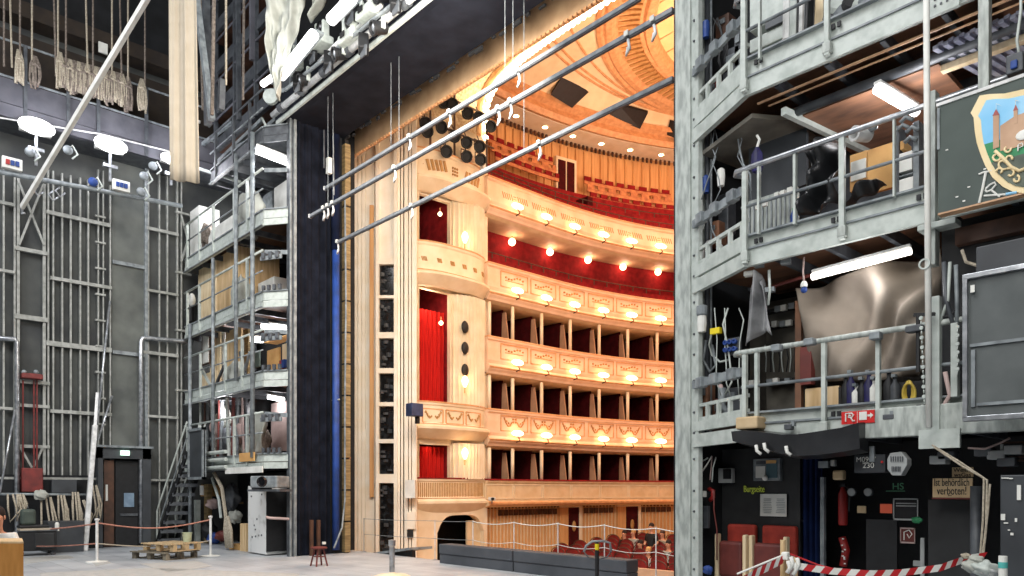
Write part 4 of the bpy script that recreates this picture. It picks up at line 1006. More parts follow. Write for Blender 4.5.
light('POINT', 'deck_glow', (-21.2, 8.3, 9.3), 55, (.97,.97,1), .2)
light('POINT', 'deck_glow', (-21.6, 8.6, 5.8), 42, (.97,.97,1), .2)
light('POINT', 'deck_glow', (-21.0, 8.3, 3.9), 42, (.97,.97,1), .2)
# contents: helper for upright sheet boxes given pixel corners on plane Y
def upright(name, m, label, px0, px1, ytop, ybot, Y, th=.08, cat='board', bevel=.005, parent=None):
    a, c = onY(px0, ybot, Y), onY(px1, ytop, Y); a.x = max(a.x, -22.95)
    kw = dict(label=label, cat=cat) if parent is None else {}
    return MB().bx(a.x, Y, a.z, c.x, Y+th, c.z).build(name, m, parent, bevel=bevel, **kw)
def onbox(name, m, label, px0, px1, ytop, zb, Y, d, cat='box', bevel=.01):
    a = onY(px0, HZ, Y); c = onY(px1, ytop, Y); a.x = max(a.x, -22.95); c.x = max(c.x, a.x+.3); return MB().bx(a.x, Y, zb, c.x, Y+d, c.z).build(name, m, label=label, cat=cat, bevel=bevel)
# level 4
onbox('foam_block', 'paper', 'large white foam block at the outer end of the fourth deck', 190, 199, 205, 8.38, 7.92, .6)
a = onY(199, 205, 8.1); 
onbox('foam_block', 'paper', 'long white wrapped block standing behind the rail of the fourth deck', 200, 234, 214, 8.38, 7.95, .7)
onbox('white_cabinet', 'paper', 'tall white cabinet at the stage opening end of the fourth deck', 274, 289, 178, 8.38, 8.9, .6, 'cabinet')
onbox('grey_locker', 'steel_mid', 'grey metal locker behind the white bag on the fourth deck', 262, 272, 190, 8.38, 9.2, .5, 'locker')
def bag(p, r, label, m='cloth_white', name='white_bag', seed=1):
    q = random.Random(seed); ph = [q.random()*6 for _ in range(6)]
    def fn(u, v):
        a, e = 2*math.pi*u, math.pi*(v-.5); rr = 1 + .13*math.sin(3*a+ph[0]+4*e) + .09*math.sin(5*a+ph[1]) + .08*math.sin(7*e+ph[2]+2*a)
        return V((p[0]+r[0]*rr*math.cos(e)*math.cos(a), p[1]+r[1]*rr*math.cos(e)*math.sin(a), p[2]+r[2]*(math.sin(e)*rr)))
    return MB().grid(24, 14, fn).build(name, m, label=label, cat='bag', smooth=True)
a = onY(252, 214, 8.2); bag(a, (.42,.3,.62), 'slumped white cloth bag on the fourth deck behind the scaffold tube', seed=2)
a = onY(207, 236, 8.0); bag(a, (.35,.2,.3), 'brown and grey bundle of slings on the fourth deck', 'rope_dark', 'sling_bundle', 3)
# level 3
t = thing('plywood_case', 'big light plywood case standing on the third deck', 'case', (xY(212,8.3), 8.6, 6.4))
x0, x1, x2 = xY(198,8.1), xY(216,8.1), xY(240,8.9); zt_ = onY(216,258,8.1).z
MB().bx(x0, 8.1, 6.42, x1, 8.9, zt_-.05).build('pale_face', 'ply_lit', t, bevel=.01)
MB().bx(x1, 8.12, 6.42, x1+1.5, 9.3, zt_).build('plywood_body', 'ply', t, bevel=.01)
onbox('white_carton', 'paper', 'pale carton standing near the stage opening end of the third deck', 258, 274, 276, 6.42, 8.6, .6)
a = onY(241, 295, 8.1); bag(a, (.3,.25,.45), 'white cloth bundle tied on the third deck rail', seed=5)
onbox('green_board', 'green_case', 'green board behind the white bundle on the third deck', 247, 257, 275, 6.42, 8.9, .1, 'board')
t = thing('folded_umbrella', 'dark folded stand with white top at the outer end of the third deck', 'stand', onY(189.5,330,8.0))
MB().tube([onY(190,322,7.95), onY(190,298,7.95)], [.14,.1], 8).build('folds', 'black', t); MB().ball(onY(192,300,7.95), (.12,.1,.2)).build('top', 'paper', t)
# level 2: plywood sheets
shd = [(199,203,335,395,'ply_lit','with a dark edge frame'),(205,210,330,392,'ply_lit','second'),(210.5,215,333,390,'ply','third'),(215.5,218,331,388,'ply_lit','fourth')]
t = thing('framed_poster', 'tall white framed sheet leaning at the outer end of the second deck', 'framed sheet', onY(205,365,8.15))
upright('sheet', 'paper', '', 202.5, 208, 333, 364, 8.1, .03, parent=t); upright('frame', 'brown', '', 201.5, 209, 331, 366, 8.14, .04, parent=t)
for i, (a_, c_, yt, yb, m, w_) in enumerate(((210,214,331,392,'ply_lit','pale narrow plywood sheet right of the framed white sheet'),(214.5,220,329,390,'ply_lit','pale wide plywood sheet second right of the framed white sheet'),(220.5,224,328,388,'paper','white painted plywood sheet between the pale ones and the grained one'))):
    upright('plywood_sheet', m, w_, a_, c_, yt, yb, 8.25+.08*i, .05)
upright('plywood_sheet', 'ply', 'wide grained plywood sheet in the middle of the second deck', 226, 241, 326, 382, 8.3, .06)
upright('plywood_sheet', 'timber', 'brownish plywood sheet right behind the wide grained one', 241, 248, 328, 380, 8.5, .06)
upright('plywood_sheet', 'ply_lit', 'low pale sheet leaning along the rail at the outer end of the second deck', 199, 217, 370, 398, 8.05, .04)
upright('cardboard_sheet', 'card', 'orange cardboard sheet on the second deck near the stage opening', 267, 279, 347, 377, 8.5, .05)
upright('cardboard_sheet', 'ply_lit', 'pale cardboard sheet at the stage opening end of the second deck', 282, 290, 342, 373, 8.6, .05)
upright('cardboard_sheet', 'card', 'brown box top behind the clamp row under the bright lamp', 264, 288, 334, 343, 9.3, .4)
upright('red_folder', 'red', 'narrow red and blue item between the two cardboard sheets', 279, 281, 360, 374, 8.5, .08, 'folder')
upright('blue_folder', 'blue', 'small blue item between the two cardboard sheets', 281.3, 284, 359, 368, 8.5, .08, 'folder')
upright('green_board', 'green_case', 'green cloth strip on the second deck behind the scaffold tube', 254, 259, 350, 368, 8.5, .05, 'cloth')
a = onY(235, 374, 8.0); bag(a, (.45,.2,.3), 'knotted white cloth hanging on the second deck rail', seed=8)
for i, (p, q, m) in enumerate((((200,366),(213,390),'steel_pale'),((224,366),(213,392),'steel_dark'),((250,352),(241,384),'steel_mid'),((240,352),(247,380),'steel_dark'))):
    MB().beam(onY(*p,7.85), onY(*q,7.85), .05, .08).build('diagonal_brace', m, label='diagonal flat bar on the rail of the second deck, %s from the left' % ORD[i], cat='brace')
# clamp rows on chamfer rails
for j, z in enumerate((3.3, 5.25, 7.2)):
    t = thing('clamp_bar', 'row of clamps on the folding arm, %s left tower deck' % ['lowest','second','third'][j], 'clamp bar', (-17, 7.9, z))
    MB().beam((-17.3,7.68,z),(-16.75,7.96,z), .04, .1).build('bar', 'steel_mid', t)
    for q in range(3): MB().box((-17.2+.18*q, 7.72+.09*q, z+.05), (.1,.1,.16), .45).build('clamp', 'steel_dark', t, bevel=.01)
    t = thing('toggle_row', 'row of dark toggles on the kick board beside the stage opening, %s left tower deck' % ['lowest','second','third'][j], 'toggles', (-17, 7.9, z-.8))
    for q in range(4): MB().box((-17.22+.14*q, 7.72+.07*q, lz[j+1][1]+.06), (.07,.06,.12), .45).build('toggle', 'steel_dark', t)
# level 1
upright('pink_cloth', 'pink', 'faded pink cloth panel at the stage opening end of the lowest deck', 271, 290, 400, 452, 8.9, .05, 'cloth')
def f4(u, v):
    x = 251 + 13*u + 2*math.sin(v*4); y = 411 + 40*v + 4*abs(u-.5)*2
    x = x - 6*v*(1-u)*.6
    return onY(x, y, 8.15) + V((0,1,0))*(.12*math.sin(u*9+v*4))
cloth('draped_cloth', 'cloth_white', 'white cloth draped over the rail of the lowest deck', f4, 14, 12)
MB().ball(onY(262, 412, 9.1), (.5,.4,.6)).build('black_bundle', 'black', label='dark bundle hanging behind the white draped cloth', cat='bundle', smooth=True)
bars = [(200,.04,'steel_worn'),(205,.03,'brown'),(208,.04,'steel_mid'),(212,.05,'steel_pale'),(219,.03,'seat_brown'),(222,.06,'steel_mid'),(227,.05,'steel_pale'),(233.5,.05,'seat_brown'),(238,.04,'steel_mid'),(242,.03,'pink'),(246,.04,'steel_dark')]
for i, (px, r, m) in enumerate(bars):
    a, c = onY(px + (2 if i % 3 == 0 else -1), 459, 8.1+.1*(i%3)), onY(px, 398, 8.1+.1*(i%3)); MB().tube([a, c], r, 8).build('stored_bar', m, label='upright bar stored on the lowest deck of the left tower, %s from the left' % ORD[i], cat='bar', group='bars stored on the lowest deck')
for i, (x, y, r, m) in enumerate(((218,430,.3,'pink'),(224,418,.25,'cloth_white'),(230,440,.3,'steel_dark'),(219,446,.25,'rope_dark'),(241,430,.3,'pink'),(237,446,.22,'cloth_white'),(210,440,.25,'steel_dark'),(262,442,.3,'rope_dark'))):
    a = onY(x, y, 8.45); bag(a, (r, .2, r*1.2), 'crumpled %s bundle among the bars of the lowest deck, %s' % ({'pink':'pinkish','cloth_white':'white','steel_dark':'dark','rope_dark':'brown'}[m], ORD[i]), m, 'cloth_bundle', 20+i)
upright('black_box', 'black', 'long black box face at the lowest deck, left of the draped cloth', 206, 250, 402, 412, 9.2, .3, 'box')
upright('cardboard_box', 'card', 'small brown board on the edge of the lowest deck', 239, 254, 452, 462, 7.65, .03)
upright('white_sign_board', 'paper', 'long white board on the edge of the lowest deck', 225, 262, 466, 474, 7.62, .03)
for i, z in enumerate((2.2, 2.4, 2.6)): MB().tube([onY(206,HZ,7.6)+V((0,0,z-1.6)), onY(226,HZ,7.6)+V((0,0,z-1.6))], .05, 8).build('pipe_bundle', 'steel_pale', label='short horizontal pipe on the edge of the lowest deck, %s' % ['bottom of three','middle of three','top of three'][i], cat='pipe')
# black mesh door at deck 1
a, c = onY(189,478,7.4), onY(204,429,7.4)
t = thing('mesh_gate', 'dark mesh gate with pale frame at the top of the steel stairs', 'gate', V(((a.x+c.x)/2,7.4,a.z)))
MB().bx(a.x, 7.4, a.z, c.x, 7.43, c.z).build('mesh_panel', 'panel_dark', t)
b = MB(); b.bx(c.x-.08, 7.36, a.z-.05, c.x, 7.46, c.z+.05); b.bx(a.x, 7.36, a.z-.05, c.x, 7.46, a.z+.02); b.bx(a.x, 7.36, c.z-.02, c.x, 7.46, c.z+.05); b.bx(a.x, 7.36, a.z, a.x+.05, 7.46, c.z); b.build('frame', 'steel_mid', t)
# stairs
t = thing('steel_stairs', 'dark steel stairs climbing from the floor to the mesh gate', 'stairs', onZ(155,545,0))
p0 = onZ(157,544,0); p1 = onX(190, 452, p0.x+.3); p1 = V((p0.x+.2, 7.2, 2.55)); p0 = V((p0.x, p0.y-.0, 0))
pa = onZ(157, 545, 0); kk = 21.0; pb = at(187, 452, 20.8)
for dx, nm in ((0,0),(.55,1)):
    o = V((-.1,.7,0)).normalized()*dx
    MB().beam(pa+o+V((0,0,.05)), pb+o, .05, .12).build('stringer', 'black', t)
    pts = [pa+o+V((0,0,.0)), pa+o+V((0,0,1.0)), pb+o+V((0,0,.85))]
    MB().tube(pts, .025, 8).build('hand_rail', 'steel_pale', t); MB().tube([pa+o+V((.1,0,.55)), pb+o+V((0,0,.4))], .02, 8).build('mid_rail', 'steel_mid', t)
o = V((-.1,.7,0))
for i in range(10):
    f = (i+.5)/10; p = pa.lerp(pb, f); MB().box(p+o*.4+V((0,0,.0)), (.26,.6,.1), -.14).build('tread', 'steel_dark', t)
# ground floor under the tower
MB().bx(-22.6, 9.3, 0, -17, 9.4, 2.1).build('under_tower_backing', 'black', label='black board closing the space under the left bridge tower', cat='board')
t = thing('white_cabinet', 'tall scuffed white cabinet on the floor beside the stage opening', 'cabinet', onZ(265,553,0))
a, c = onZ(248,553,0), onZ(266,556,0); zc = at(266,487,17.4).z
D('cab_white', '#dfe0dd', '#b5b5b2', rough=.5, scale=3, lo=.3, hi=.45, detail=8)
ang = math.atan2(c.y-a.y, c.x-a.x); ctr = (a+c)/2
MB().prism([V((a.x,a.y,.03)), V((c.x,c.y,.03)), V((c.x,c.y,.03))+V((-.1,.75,0)), V((a.x,a.y,.03))+V((-.1,.75,0))], (0,0,zc)).build('body', 'cab_white', t, bevel=.01)
n2 = V((c.y-a.y, -(c.x-a.x), 0)).normalized()
d0, d1 = c.lerp(a,.05), c.lerp(a,.95)
MB().prism([V((c.x,c.y,.1))+V((.005,0,0)), V((c.x,c.y,.1))+V((.03,0,0)), V((c.x,c.y,.1))+V((.03,.68,0)), V((c.x,c.y,.1))+V((-.03,.68,0))], (0,0,zc-.15)).build('dark_side_door', 'black', t)
b = MB()
for q in range(9): b.box(a.lerp(c, .2+.7*R.random())+n2*.01+V((0,0,.3+1.2*R.random())), (.03,.02,.04))
b.build('scuffs', 'steel_dark', t)
pcen = at(270,482,17.5)
t = thing('projector', 'black and silver projector on a stand above the white cabinet', 'projector', pcen-V((0,0,.2)))
MB().box(pcen, (.75,.5,.28), .5).build('body', 'steel_mid', t, bevel=.03); MB().lathe(pcen+V((.3,-.3,0)), [(.11,0),(.13,.05),(.11,.1),(.08,.06),(.01,.06)], 16, ax=(.5,-.8,0)).build('lens', 'black_gloss', t)
MB().box(pcen+V((-.45,0,-.05)), (.3,.4,.3), .5).build('side_unit', 'black', t, bevel=.02); MB().box(pcen+V((0,0,-.2)), (.9,.5,.05), .5).build('shelf', 'steel_dark', t)
ctr2 = at(283, 520, 17.6); t = thing('cable_heap', 'dark heap of cables on the floor between white cabinet and portal column', 'cables', onZ(283,553,0))
for q in range(9):
    p = onZ(273+2*q, 551, 0) + V((0,.1,.05)); MB().tube([p+V((.1*math.cos(i*.9),.1*math.sin(i*.9),.02+.11*i*(q%3+1)*.3)) for i in range(9)], .03, 6).build('cable', 'black' if q % 3 else 'steel_mid', t, smooth=True)
a = at(277,515,17.6); MB().tube([at(266,517,17.3), at(270,518,17.3), at(289,519,17.3)], .03).build('rail_bar', 'pink', label='pale pinkish bar beside the white cabinet', cat='bar')
upright('wooden_locker', 'ply', 'narrow plywood locker left of the tall scuffed white cabinet', 240, 246, 524, 554, 7.95, .4, 'locker')
upright('cardboard_box', 'card', 'low cardboard box on the floor left of the narrow plywood locker', 229, 239, 545, 551, 8.0, .4, 'box')
t = thing('wooden_crate', 'orange plywood crate with white label hanging under the lowest deck', 'crate', onY(197,490,8.3))
upright('panel', 'card', '', 184, 204, 485, 496, 8.3, .5, parent=t); upright('label_sheet', 'paper', '', 196.5, 203, 485.5, 495, 8.27, .03, parent=t)
upright('timber_post', 'timber', 'brown timber upright below the orange crate', 204, 207, 484, 545, 8.3, .15, 'post')
upright('grey_post', 'steel_pale', 'pale worn post on the floor below the orange crate', 191, 195.5, 500, 546, 8.1, .15, 'post')
for i, (x, y, r, m) in enumerate(((213,504,.12,'pink'),(214,538,.13,'blue'),(222,536,.12,'seat_brown'),(232,497,.3,'steel_dark'),(235,517,.15,'cloth_white'),(228,505,.2,'black'),(209,530,.25,'black'))):
    bag(onY(x, y, 8.3), (r,.2,r*1.1), 'small %s bundle in the dark space under the left tower, %s' % ({'pink':'pinkish','blue':'blue','seat_brown':'red brown','steel_dark':'grey','cloth_white':'white','black':'black'}[m], ORD[i]), m, 'storage_bundle', 40+i)
MB().tube([onY(212,478,7.9), onY(219,500,7.9), onY(221,518,7.9)], .04, 6).build('hanging_cable', 'steel_pale', label='pale cable hanging under the lowest deck, left one', cat='cable')
t = thing('hanging_rope', 'thick worn rope bundle hanging under the lowest deck left of the plywood locker', 'rope', onY(228,545,7.8))
MB().tube([onY(214,473,7.8), onY(222,488,7.8), onY(226,517,7.8)], .05, 6).build('upper_rope', 'rope', t)
for q in range(4): MB().tube([onY(226+q*.6,517,7.8), onY(225+2*q,530,7.8), onY(227+1.6*q,548,7.8)], .05, 6).build('strand', 'rope', t, smooth=True)
MB().bx(xY(232,8.6), 8.4, 1.2, xY(240,8.6), 8.7, 1.26).build('small_shelf', 'timber', label='small timber shelf in the dark space under the left tower', cat='shelf')
# upper dark rigging over the left tower
for i, (p, q, w_, m, k) in enumerate((((196,-5),(212,120),.12,'steel_mid',17),((206,-5),(208,125),.14,'steel_dark',17.5),((214,-5),(212,115),.06,'rope_dark',16),((226,-5),(226,85),.035,'rope',16),((222,80),(221,110),.12,'steel_dark',16),((200,-5),(203,110),.05,'rope_dark',18),((238,-5),(239,120),.1,'steel_dark',19),((186+58,-5),(243,100),.04,'rope_dark',17),((252,-5),(252,60),.1,'gallery_grey',18))):
    MB().beam(at(*p, k), at(*q, k), w_, w_).build('rigging_line', m, label='vertical rigging line in the dark area right of the beige cloth, %s' % ORD[i], cat='rigging', group='rigging lines right of the beige cloth')
t = thing('fly_gallery', 'dark sloping fly bridge behind the crumpled white sheet', 'gallery', (-19, 8.5, 11.4))
for z in (11.6, 12.7, 13.9, 15.1):
    MB().bx(-22.5, 8.4, z, -17, 8.5, z+.35).build('beam', 'steel_dark', t); MB().bx(-22.5, 8.5, z, -17, 9.6, z+.06).build('deck', 'brown', t)
    MB().tube([(-22.5,8.38,z+.9),(-17,8.38,z+.9)], .03).build('rail', 'gallery_grey', t)
for x in (-22, -20.6, -19.2, -17.9): MB().bx(x-.05, 8.35, 11.6, x+.05, 8.45, 16).build('post', 'steel_dark', t)
for i, (p, q) in enumerate((((185,158),(232,122)),((233,155),(290,108)),((215,165),(262,120)),((232,150),(262,135)))):
    MB().beam(onY(*p,7.9), onY(*q,8.2), .08, .1).build('angle_bar', 'steel_mid', label='slanting bar over the top deck of the left tower, %s' % ORD[i], cat='bar', group='slanting bars over the left tower')
MB().tube([onY(256,152,7.8), onY(265,140,7.8), onY(267,128,7.8), onY(262,118,7.8)], .03, 6).build('hanging_cable', 'steel_pale', label='curved white cable above the glaring fluorescent lamp', cat='cable', smooth=True)
t = thing('round_pulley', 'ring shaped pulley near the tip of the crumpled white sheet', 'pulley', onY(271,97,7.8)); MB().lathe(onY(271,97,7.8), [(.09,-.04),(.18,-.05),(.18,.05),(.09,.04)], 18, ax=(.7,-.7,0)).build('wheel', 'steel_pale', t)
pipe('wall_pipe', [at(186,119,20), at(200,122,20)], .04, 'short bright pipe between beige cloth and the dark rigging', m='white_metal')
pipe('wall_pipe', [at(185,164,21.5), at(240,182,20)], .045, 'thin bright pipe above the white foam block', m='steel_pale')
# ================================================================ RIGHT BRIDGE TOWER
RC, RB, RE = (-4.3, 7.55), (-5.3, 8.05), (1.2, 7.55)
RFOOT = [RE, RC, RB, (-5.05, 9.9), (1.2, 9.9)]
def xR(px, Y=7.5): r = ray(px); return r.x*Y/r.y
def RY(px, py, Y=7.5): return onY(px, py, Y)
def lim(px): q = ray(px); return 5.33*q.y/abs(q.x)
def rdeck(label, z0, z1, zr, posts, under, **k):
    foot = [(1.2,7.6),(-4.3,7.6),(-5.3,8.1),(-5.05,9.7),(1.2,9.7)]
    # order E->C reversed so that the outside faces the stage
    t = thing('tower_bridge', label, 'bridge deck', (-2, 7.55, z0))
    polybox(foot, z1-.1, z1-.04).build('deck_board', under, t)
    b = MB(); b.bx(-4.3, 7.5, z0+.2, 1.2, 7.55, z1); b.prism([V((-4.3,7.5,z0+.2)),V((-4.28,7.56,z0+.2)),V((-5.3,8.1,z0+.2)),V((-5.33,8.04,z0+.2))], (0,0,z1-z0-.2)); b.build('fascia', 'steel_pale', t)
    b = MB(); b.bx(-4.3, 7.48, z0, 1.2, 7.53, z0+.18); b.prism([V((-4.3,7.48,z0)),V((-4.28,7.54,z0)),V((-5.3,8.08,z0)),V((-5.33,8.02,z0))], (0,0,.16)); b.build('lower_channel', 'steel_pale', t)
    b = MB(); b.bx(-4.3, 7.44, z1-.02, 1.2, 7.5, z1); b.bx(-4.3, 7.46, z0+.18, 1.2, 7.5, z0+.2); b.build('flange', 'steel_mid', t)
    b = MB()
    for x in [-4.0 + .55*i for i in range(9)]: b.bx(x, 7.6, z0+.02, x+.05, 9.6, z0+.14)
    b.build('joists', 'steel_dark', t)
    b = MB()
    for x in (-4.15, -3.3, -2.5): 
        for dx in (0,.06): b.box((x+dx, 7.47, z1-.09), (.035,.02,.05))
    b.build('slot_pattern', 'black', t)
    for px, pw in posts:
        x = xR(px); MB().bx(x-pw/2, 7.41, z0+(.02 if pw > .03 else .3), x+pw/2, 7.46, zr).build('post', 'steel_pale', t, bevel=.004)
        if pw > .04: MB().box((x, 7.44, z0+.1), (.085,.07,.11)).build('post_foot', 'steel_worn', t, bevel=.01)
    pts = [(-4.36,7.62,zr),(-4.42,7.5,zr),(-4.36,7.42,zr),(-4.2,7.42,zr),(1.2,7.42,zr)]
    MB().tube(pts, .028, 10).build('top_rail', 'alu' if k.get('r') is None else k['r'], t, smooth=True)
    MB().tube([(-4.3,7.43,z1+(zr-z1)*.42),(1.2,7.43,z1+(zr-z1)*.42)], .018, 8).build('mid_rail', 'steel_mid', t, smooth=True)
    b = MB(); 
    MB().beam((-4.34,7.5,zr-.2),(-5.3,8.0,zr-.2), .04, .1).build('folding_arm', 'steel_mid', t)
    for f in (.15,.5,.8): MB().box((-4.34-.96*f, 7.5+.5*f-.02, zr-.2), (.14,.1,.13), -.48).build('arm_clamp', 'steel_mid', t, bevel=.01)
    # kick board with slots on chamfer
    MB().prism([V((-4.3,7.53,z1)),V((-4.28,7.57,z1)),V((-5.3,8.1,z1)),V((-5.32,8.06,z1))], (0,0,.05)).build('kick_rail', 'steel_pale', t)
    for f in (.08,.3,.52,.74,.94): MB().box((-4.3-f, 7.55+.5*f, z1+.1), (.05,.04,.2), -.48).build('kick_post', 'steel_pale', t)
    MB().prism([V((-4.3,7.53,z1+.18)),V((-4.28,7.57,z1+.18)),V((-5.3,8.1,z1+.18)),V((-5.32,8.06,z1+.18))], (0,0,.04)).build('kick_rail', 'steel_pale', t)
    return t
rdeck('lowest deck of the right bridge tower, before the hanging brown canvas', 2.14, 2.46, 3.12, [(748,.05), (760,.04), (827,.045), (881,.04)], 'brown', r='steel_worn')
rdeck('middle deck of the right bridge tower, before the black plastic sheet', 4.08, 4.42, 5.14, [(748,.055), (762,.025), (798,.03), (845,.055), (897,.02)], 'ply_rust')
rdeck('upper deck of the right bridge tower, at the top of the view', 5.98, 6.38, 7.05, [(747,.06), (763,.025), (830,.05)], 'ply_rust')
# backing walls

D('olive', '#6a665c', '#4c4942', rough=.7, scale=3)
MB().bx(-5.42, 9.55, 2.4, 1.2, 9.62, 4.2).build('tower_backing', 'olive', label='brownish back boarding behind the hanging canvas', cat='boarding')
MB().bx(-5.42, 9.5, 4.4, 1.2, 9.6, 9).build('tower_backing', 'steel_dark', label='dark back boarding of the middle and upper decks of the right tower', cat='boarding')
MB().bx(-5.1, 9.66, 0, 1.2, 9.72, 2.2).build('ground_backing', 'black', label='black back wall boarding under the right tower', cat='boarding')
# grey wall panels level 2 and 1
t = thing('ribbed_panel', 'grey ribbed wall panel behind the middle deck', 'panel', RY(775,240,8.3)); a, c = RY(748,243,8.3), RY(797,182,8.3)
MB().bx(a.x, 8.3, 4.4, c.x, 8.36, c.z-.05).build('sheet', 'steel_worn', t)
for q in range(11): x = a.x+(c.x-a.x)*(q+.5)/11; MB().bx(x-.008, 8.28, 4.45, x+.008, 8.3, c.z-.1).build('rib', 'steel_mid', t)
MB().box(((a.x+c.x)/2, 8.27, c.z-.55), (c.x-a.x,.04,.12)).build('dark_band', 'steel_dark', t)
MB().bx(a.x, 8.32, c.z-.05, c.x+.1, 8.38, c.z+.8).build('dark_upper_panel', 'panel_dark', label='plain dark panel above the grey ribbed wall panel', cat='panel')
t = thing('panel_stack', 'white grey drawer fronts standing behind the rail of the upper deck', 'cabinet', RY(765,60,7.9)); 
for z0, z1 in ((6.4,6.68),(6.7,6.85),(6.95,7.35)): MB().bx(-4.47, 7.9, z0, -4.0, 8.2, z1).build('panel', 'steel_pale', t, bevel=.01)
MB().bx(-4.25, 7.86, 6.86, -4.03, 7.9, 6.96).build('handle', 'steel_dark', t)
b_ = [(787,.05,'white_metal'),(791,.03,'steel_mid'),(794,.05,'steel_pale'),(798,.03,'black'),(801,.03,'white_metal')]
for i, (px, r, m) in enumerate(b_): MB().tube([RY(px,40,7.8), RY(px+1,-15,7.8)], r, 8).build('stored_tube', m, label='upright tube stored on the upper deck of the right tower, %s from the left' % ORD[i], cat='tube', group='tubes stored on the upper deck')
cloth('black_cloth', 'plastic_black', 'black cloth hanging on the upper deck left of the beige board', lambda u, v: RY(806+8*u-2*v, -10+46*v, 7.75)+V((0,.06*math.sin(u*9),0)), 12, 6)
a, c = RY(811,34,7.9), RY(823,-10,7.9); MB().bx(a.x,7.9,a.z,c.x,7.94,c.z).build('beige_board', 'ply_lit', label='beige board standing on the upper deck beside the black cloth', cat='board')
for i, (x, y, m) in enumerate(((838,8,'steel_pale'),(845,14,'steel_mid'),(853,6,'black'),(862,8,'steel_pale'),(834,20,'steel_dark'),(885-16,4,'steel_mid'))):
    c = RY(x, y, 7.85); t = thing('stored_device', 'grey and black hardware on the upper deck behind the rail, %s from the left' % ORD[i], 'hardware', c-V((0,0,.15)))
    MB().lathe(c, [(.05,-.12),(.1,-.1),(.11,.05),(.07,.08),(.01,.08)], 14, ax=(.3,-.9,.2)).build('drum', m, t); MB().tube([c+V((-.1,0,-.1)), c+V((0,-.05,.2)), c+V((.1,0,-.1))], .02, 6).build('hose', 'steel_pale', t, smooth=True)
# plate on fascia upper deck right end, thick pipes below upper deck
a, c = RY(928,18,7.42), RY(959,-20,7.42); t = thing('joint_plate', 'pale steel joint plate with bolts on the upper deck front', 'plate', V(((a.x+c.x)/2,7.42,a.z))); MB().bx(a.x,7.42,a.z,c.x,7.46,c.z).build('plate','steel_pale',t)
b = MB()
for q in range(8): b.box((a.x+.06+.05*(q%4), 7.415, a.z+.08+.06*(q//4)), (.018,.01,.018))
b.build('bolt_pattern', 'steel_dark', t)
D('copper','#c7a07c','#a98263',rough=.5,scale=6)
for i, (dy, z, m, r) in enumerate(((7.6,5.9,'copper',.014),(7.66,5.86,'copper',.01),(7.9,5.8,'steel_dark',.05),(8.1,5.84,'steel_mid',.04))):
    MB().tube([(-4.2+.1*i, dy, z), (1.2, dy, z)], r, 10).build('service_pipe', m, label='horizontal pipe under the upper deck, %s' % ['first, copper coloured','second, thin copper coloured','third, thick black','fourth, grey at the back'][i], cat='pipe', smooth=True)
# ceiling panels below upper deck: rusty plywood, corrugated sheet
MB().bx(-3.9, 8.0, 5.78, -2.5, 9.5, 5.84).build('ceiling_board', 'ply_rust', label='rusty brown plywood ceiling board above the middle deck', cat='board')
MB().prism([V((-5.2,8.05,5.8)),V((-4.3,7.65,5.8)),V((-4.0,8.1,5.8)),V((-4.0,9.4,5.8)),V((-5.0,9.4,5.8))], (0,0,.05)).build('ceiling_board', 'olive', label='dark olive ceiling board above the middle deck near the pale column', cat='board')
MB().beam((-3.95,7.7,5.76),(-3.7,9.5,5.76), .06, .08).build('ceiling_beam', 'steel_pale', label='pale steel beam across the ceiling between the olive and rusty boards', cat='beam')
t = thing('corrugated_sheet', 'pale bluish corrugated sheet ceiling behind the sign board', 'corrugated sheet', (-1.5, 8.5, 5.8))
D('corr', '#b9bccb', '#74788c', rough=.4, scale=5)
b = MB(); 
x = -2.45
while x < 0.6: b.beam((x, 7.75, 5.8+.02), (x+.35, 9.5, 5.82), .045, .04); b.beam((x+.045, 7.75, 5.84), (x+.395, 9.5, 5.86), .045, .03); x += .09
b.build('sheet', 'corr', t)
for y in (8.1, 8.8): MB().beam((-2.5,y,5.76),(1,y,5.76), .08, .06).build('batten', 'ply_lit', t)
fluoro(onZ(877,89,5.62), onZ(916,112,5.58), 'glaring fluorescent lamp under the upper deck left of the sign board', .05, 110, w=.08)
a, c = RY(976,88,7.3), RY(987,20,7.3); MB().bx(a.x,7.35,a.z,c.x,7.45,c.z+.6).build('hanger_post', 'steel_worn', label='short pale steel post rising above the dark green sign board', cat='post', bevel=.008)
c = RY(1016,65,7.25); t = thing('socket_box', 'black box with blue socket on top of the sign board at the right edge', 'socket box', c-V((0,0,.08))); MB().box(c,(.12,.1,.16)).build('case','steel_dark',t,bevel=.01); MB().box(c+V((0,-.06,-.02)),(.05,.03,.07)).build('socket','blue',t,bevel=.01)
MB().tube([RY(1020,60,7.25),RY(1017,40,7.25),RY(1021,10,7.25),RY(1021,-10,7.25)], .012, 6).build('socket_cable','steel_pale',label='thin pale cable rising from the blue socket box', cat='cable', smooth=True)
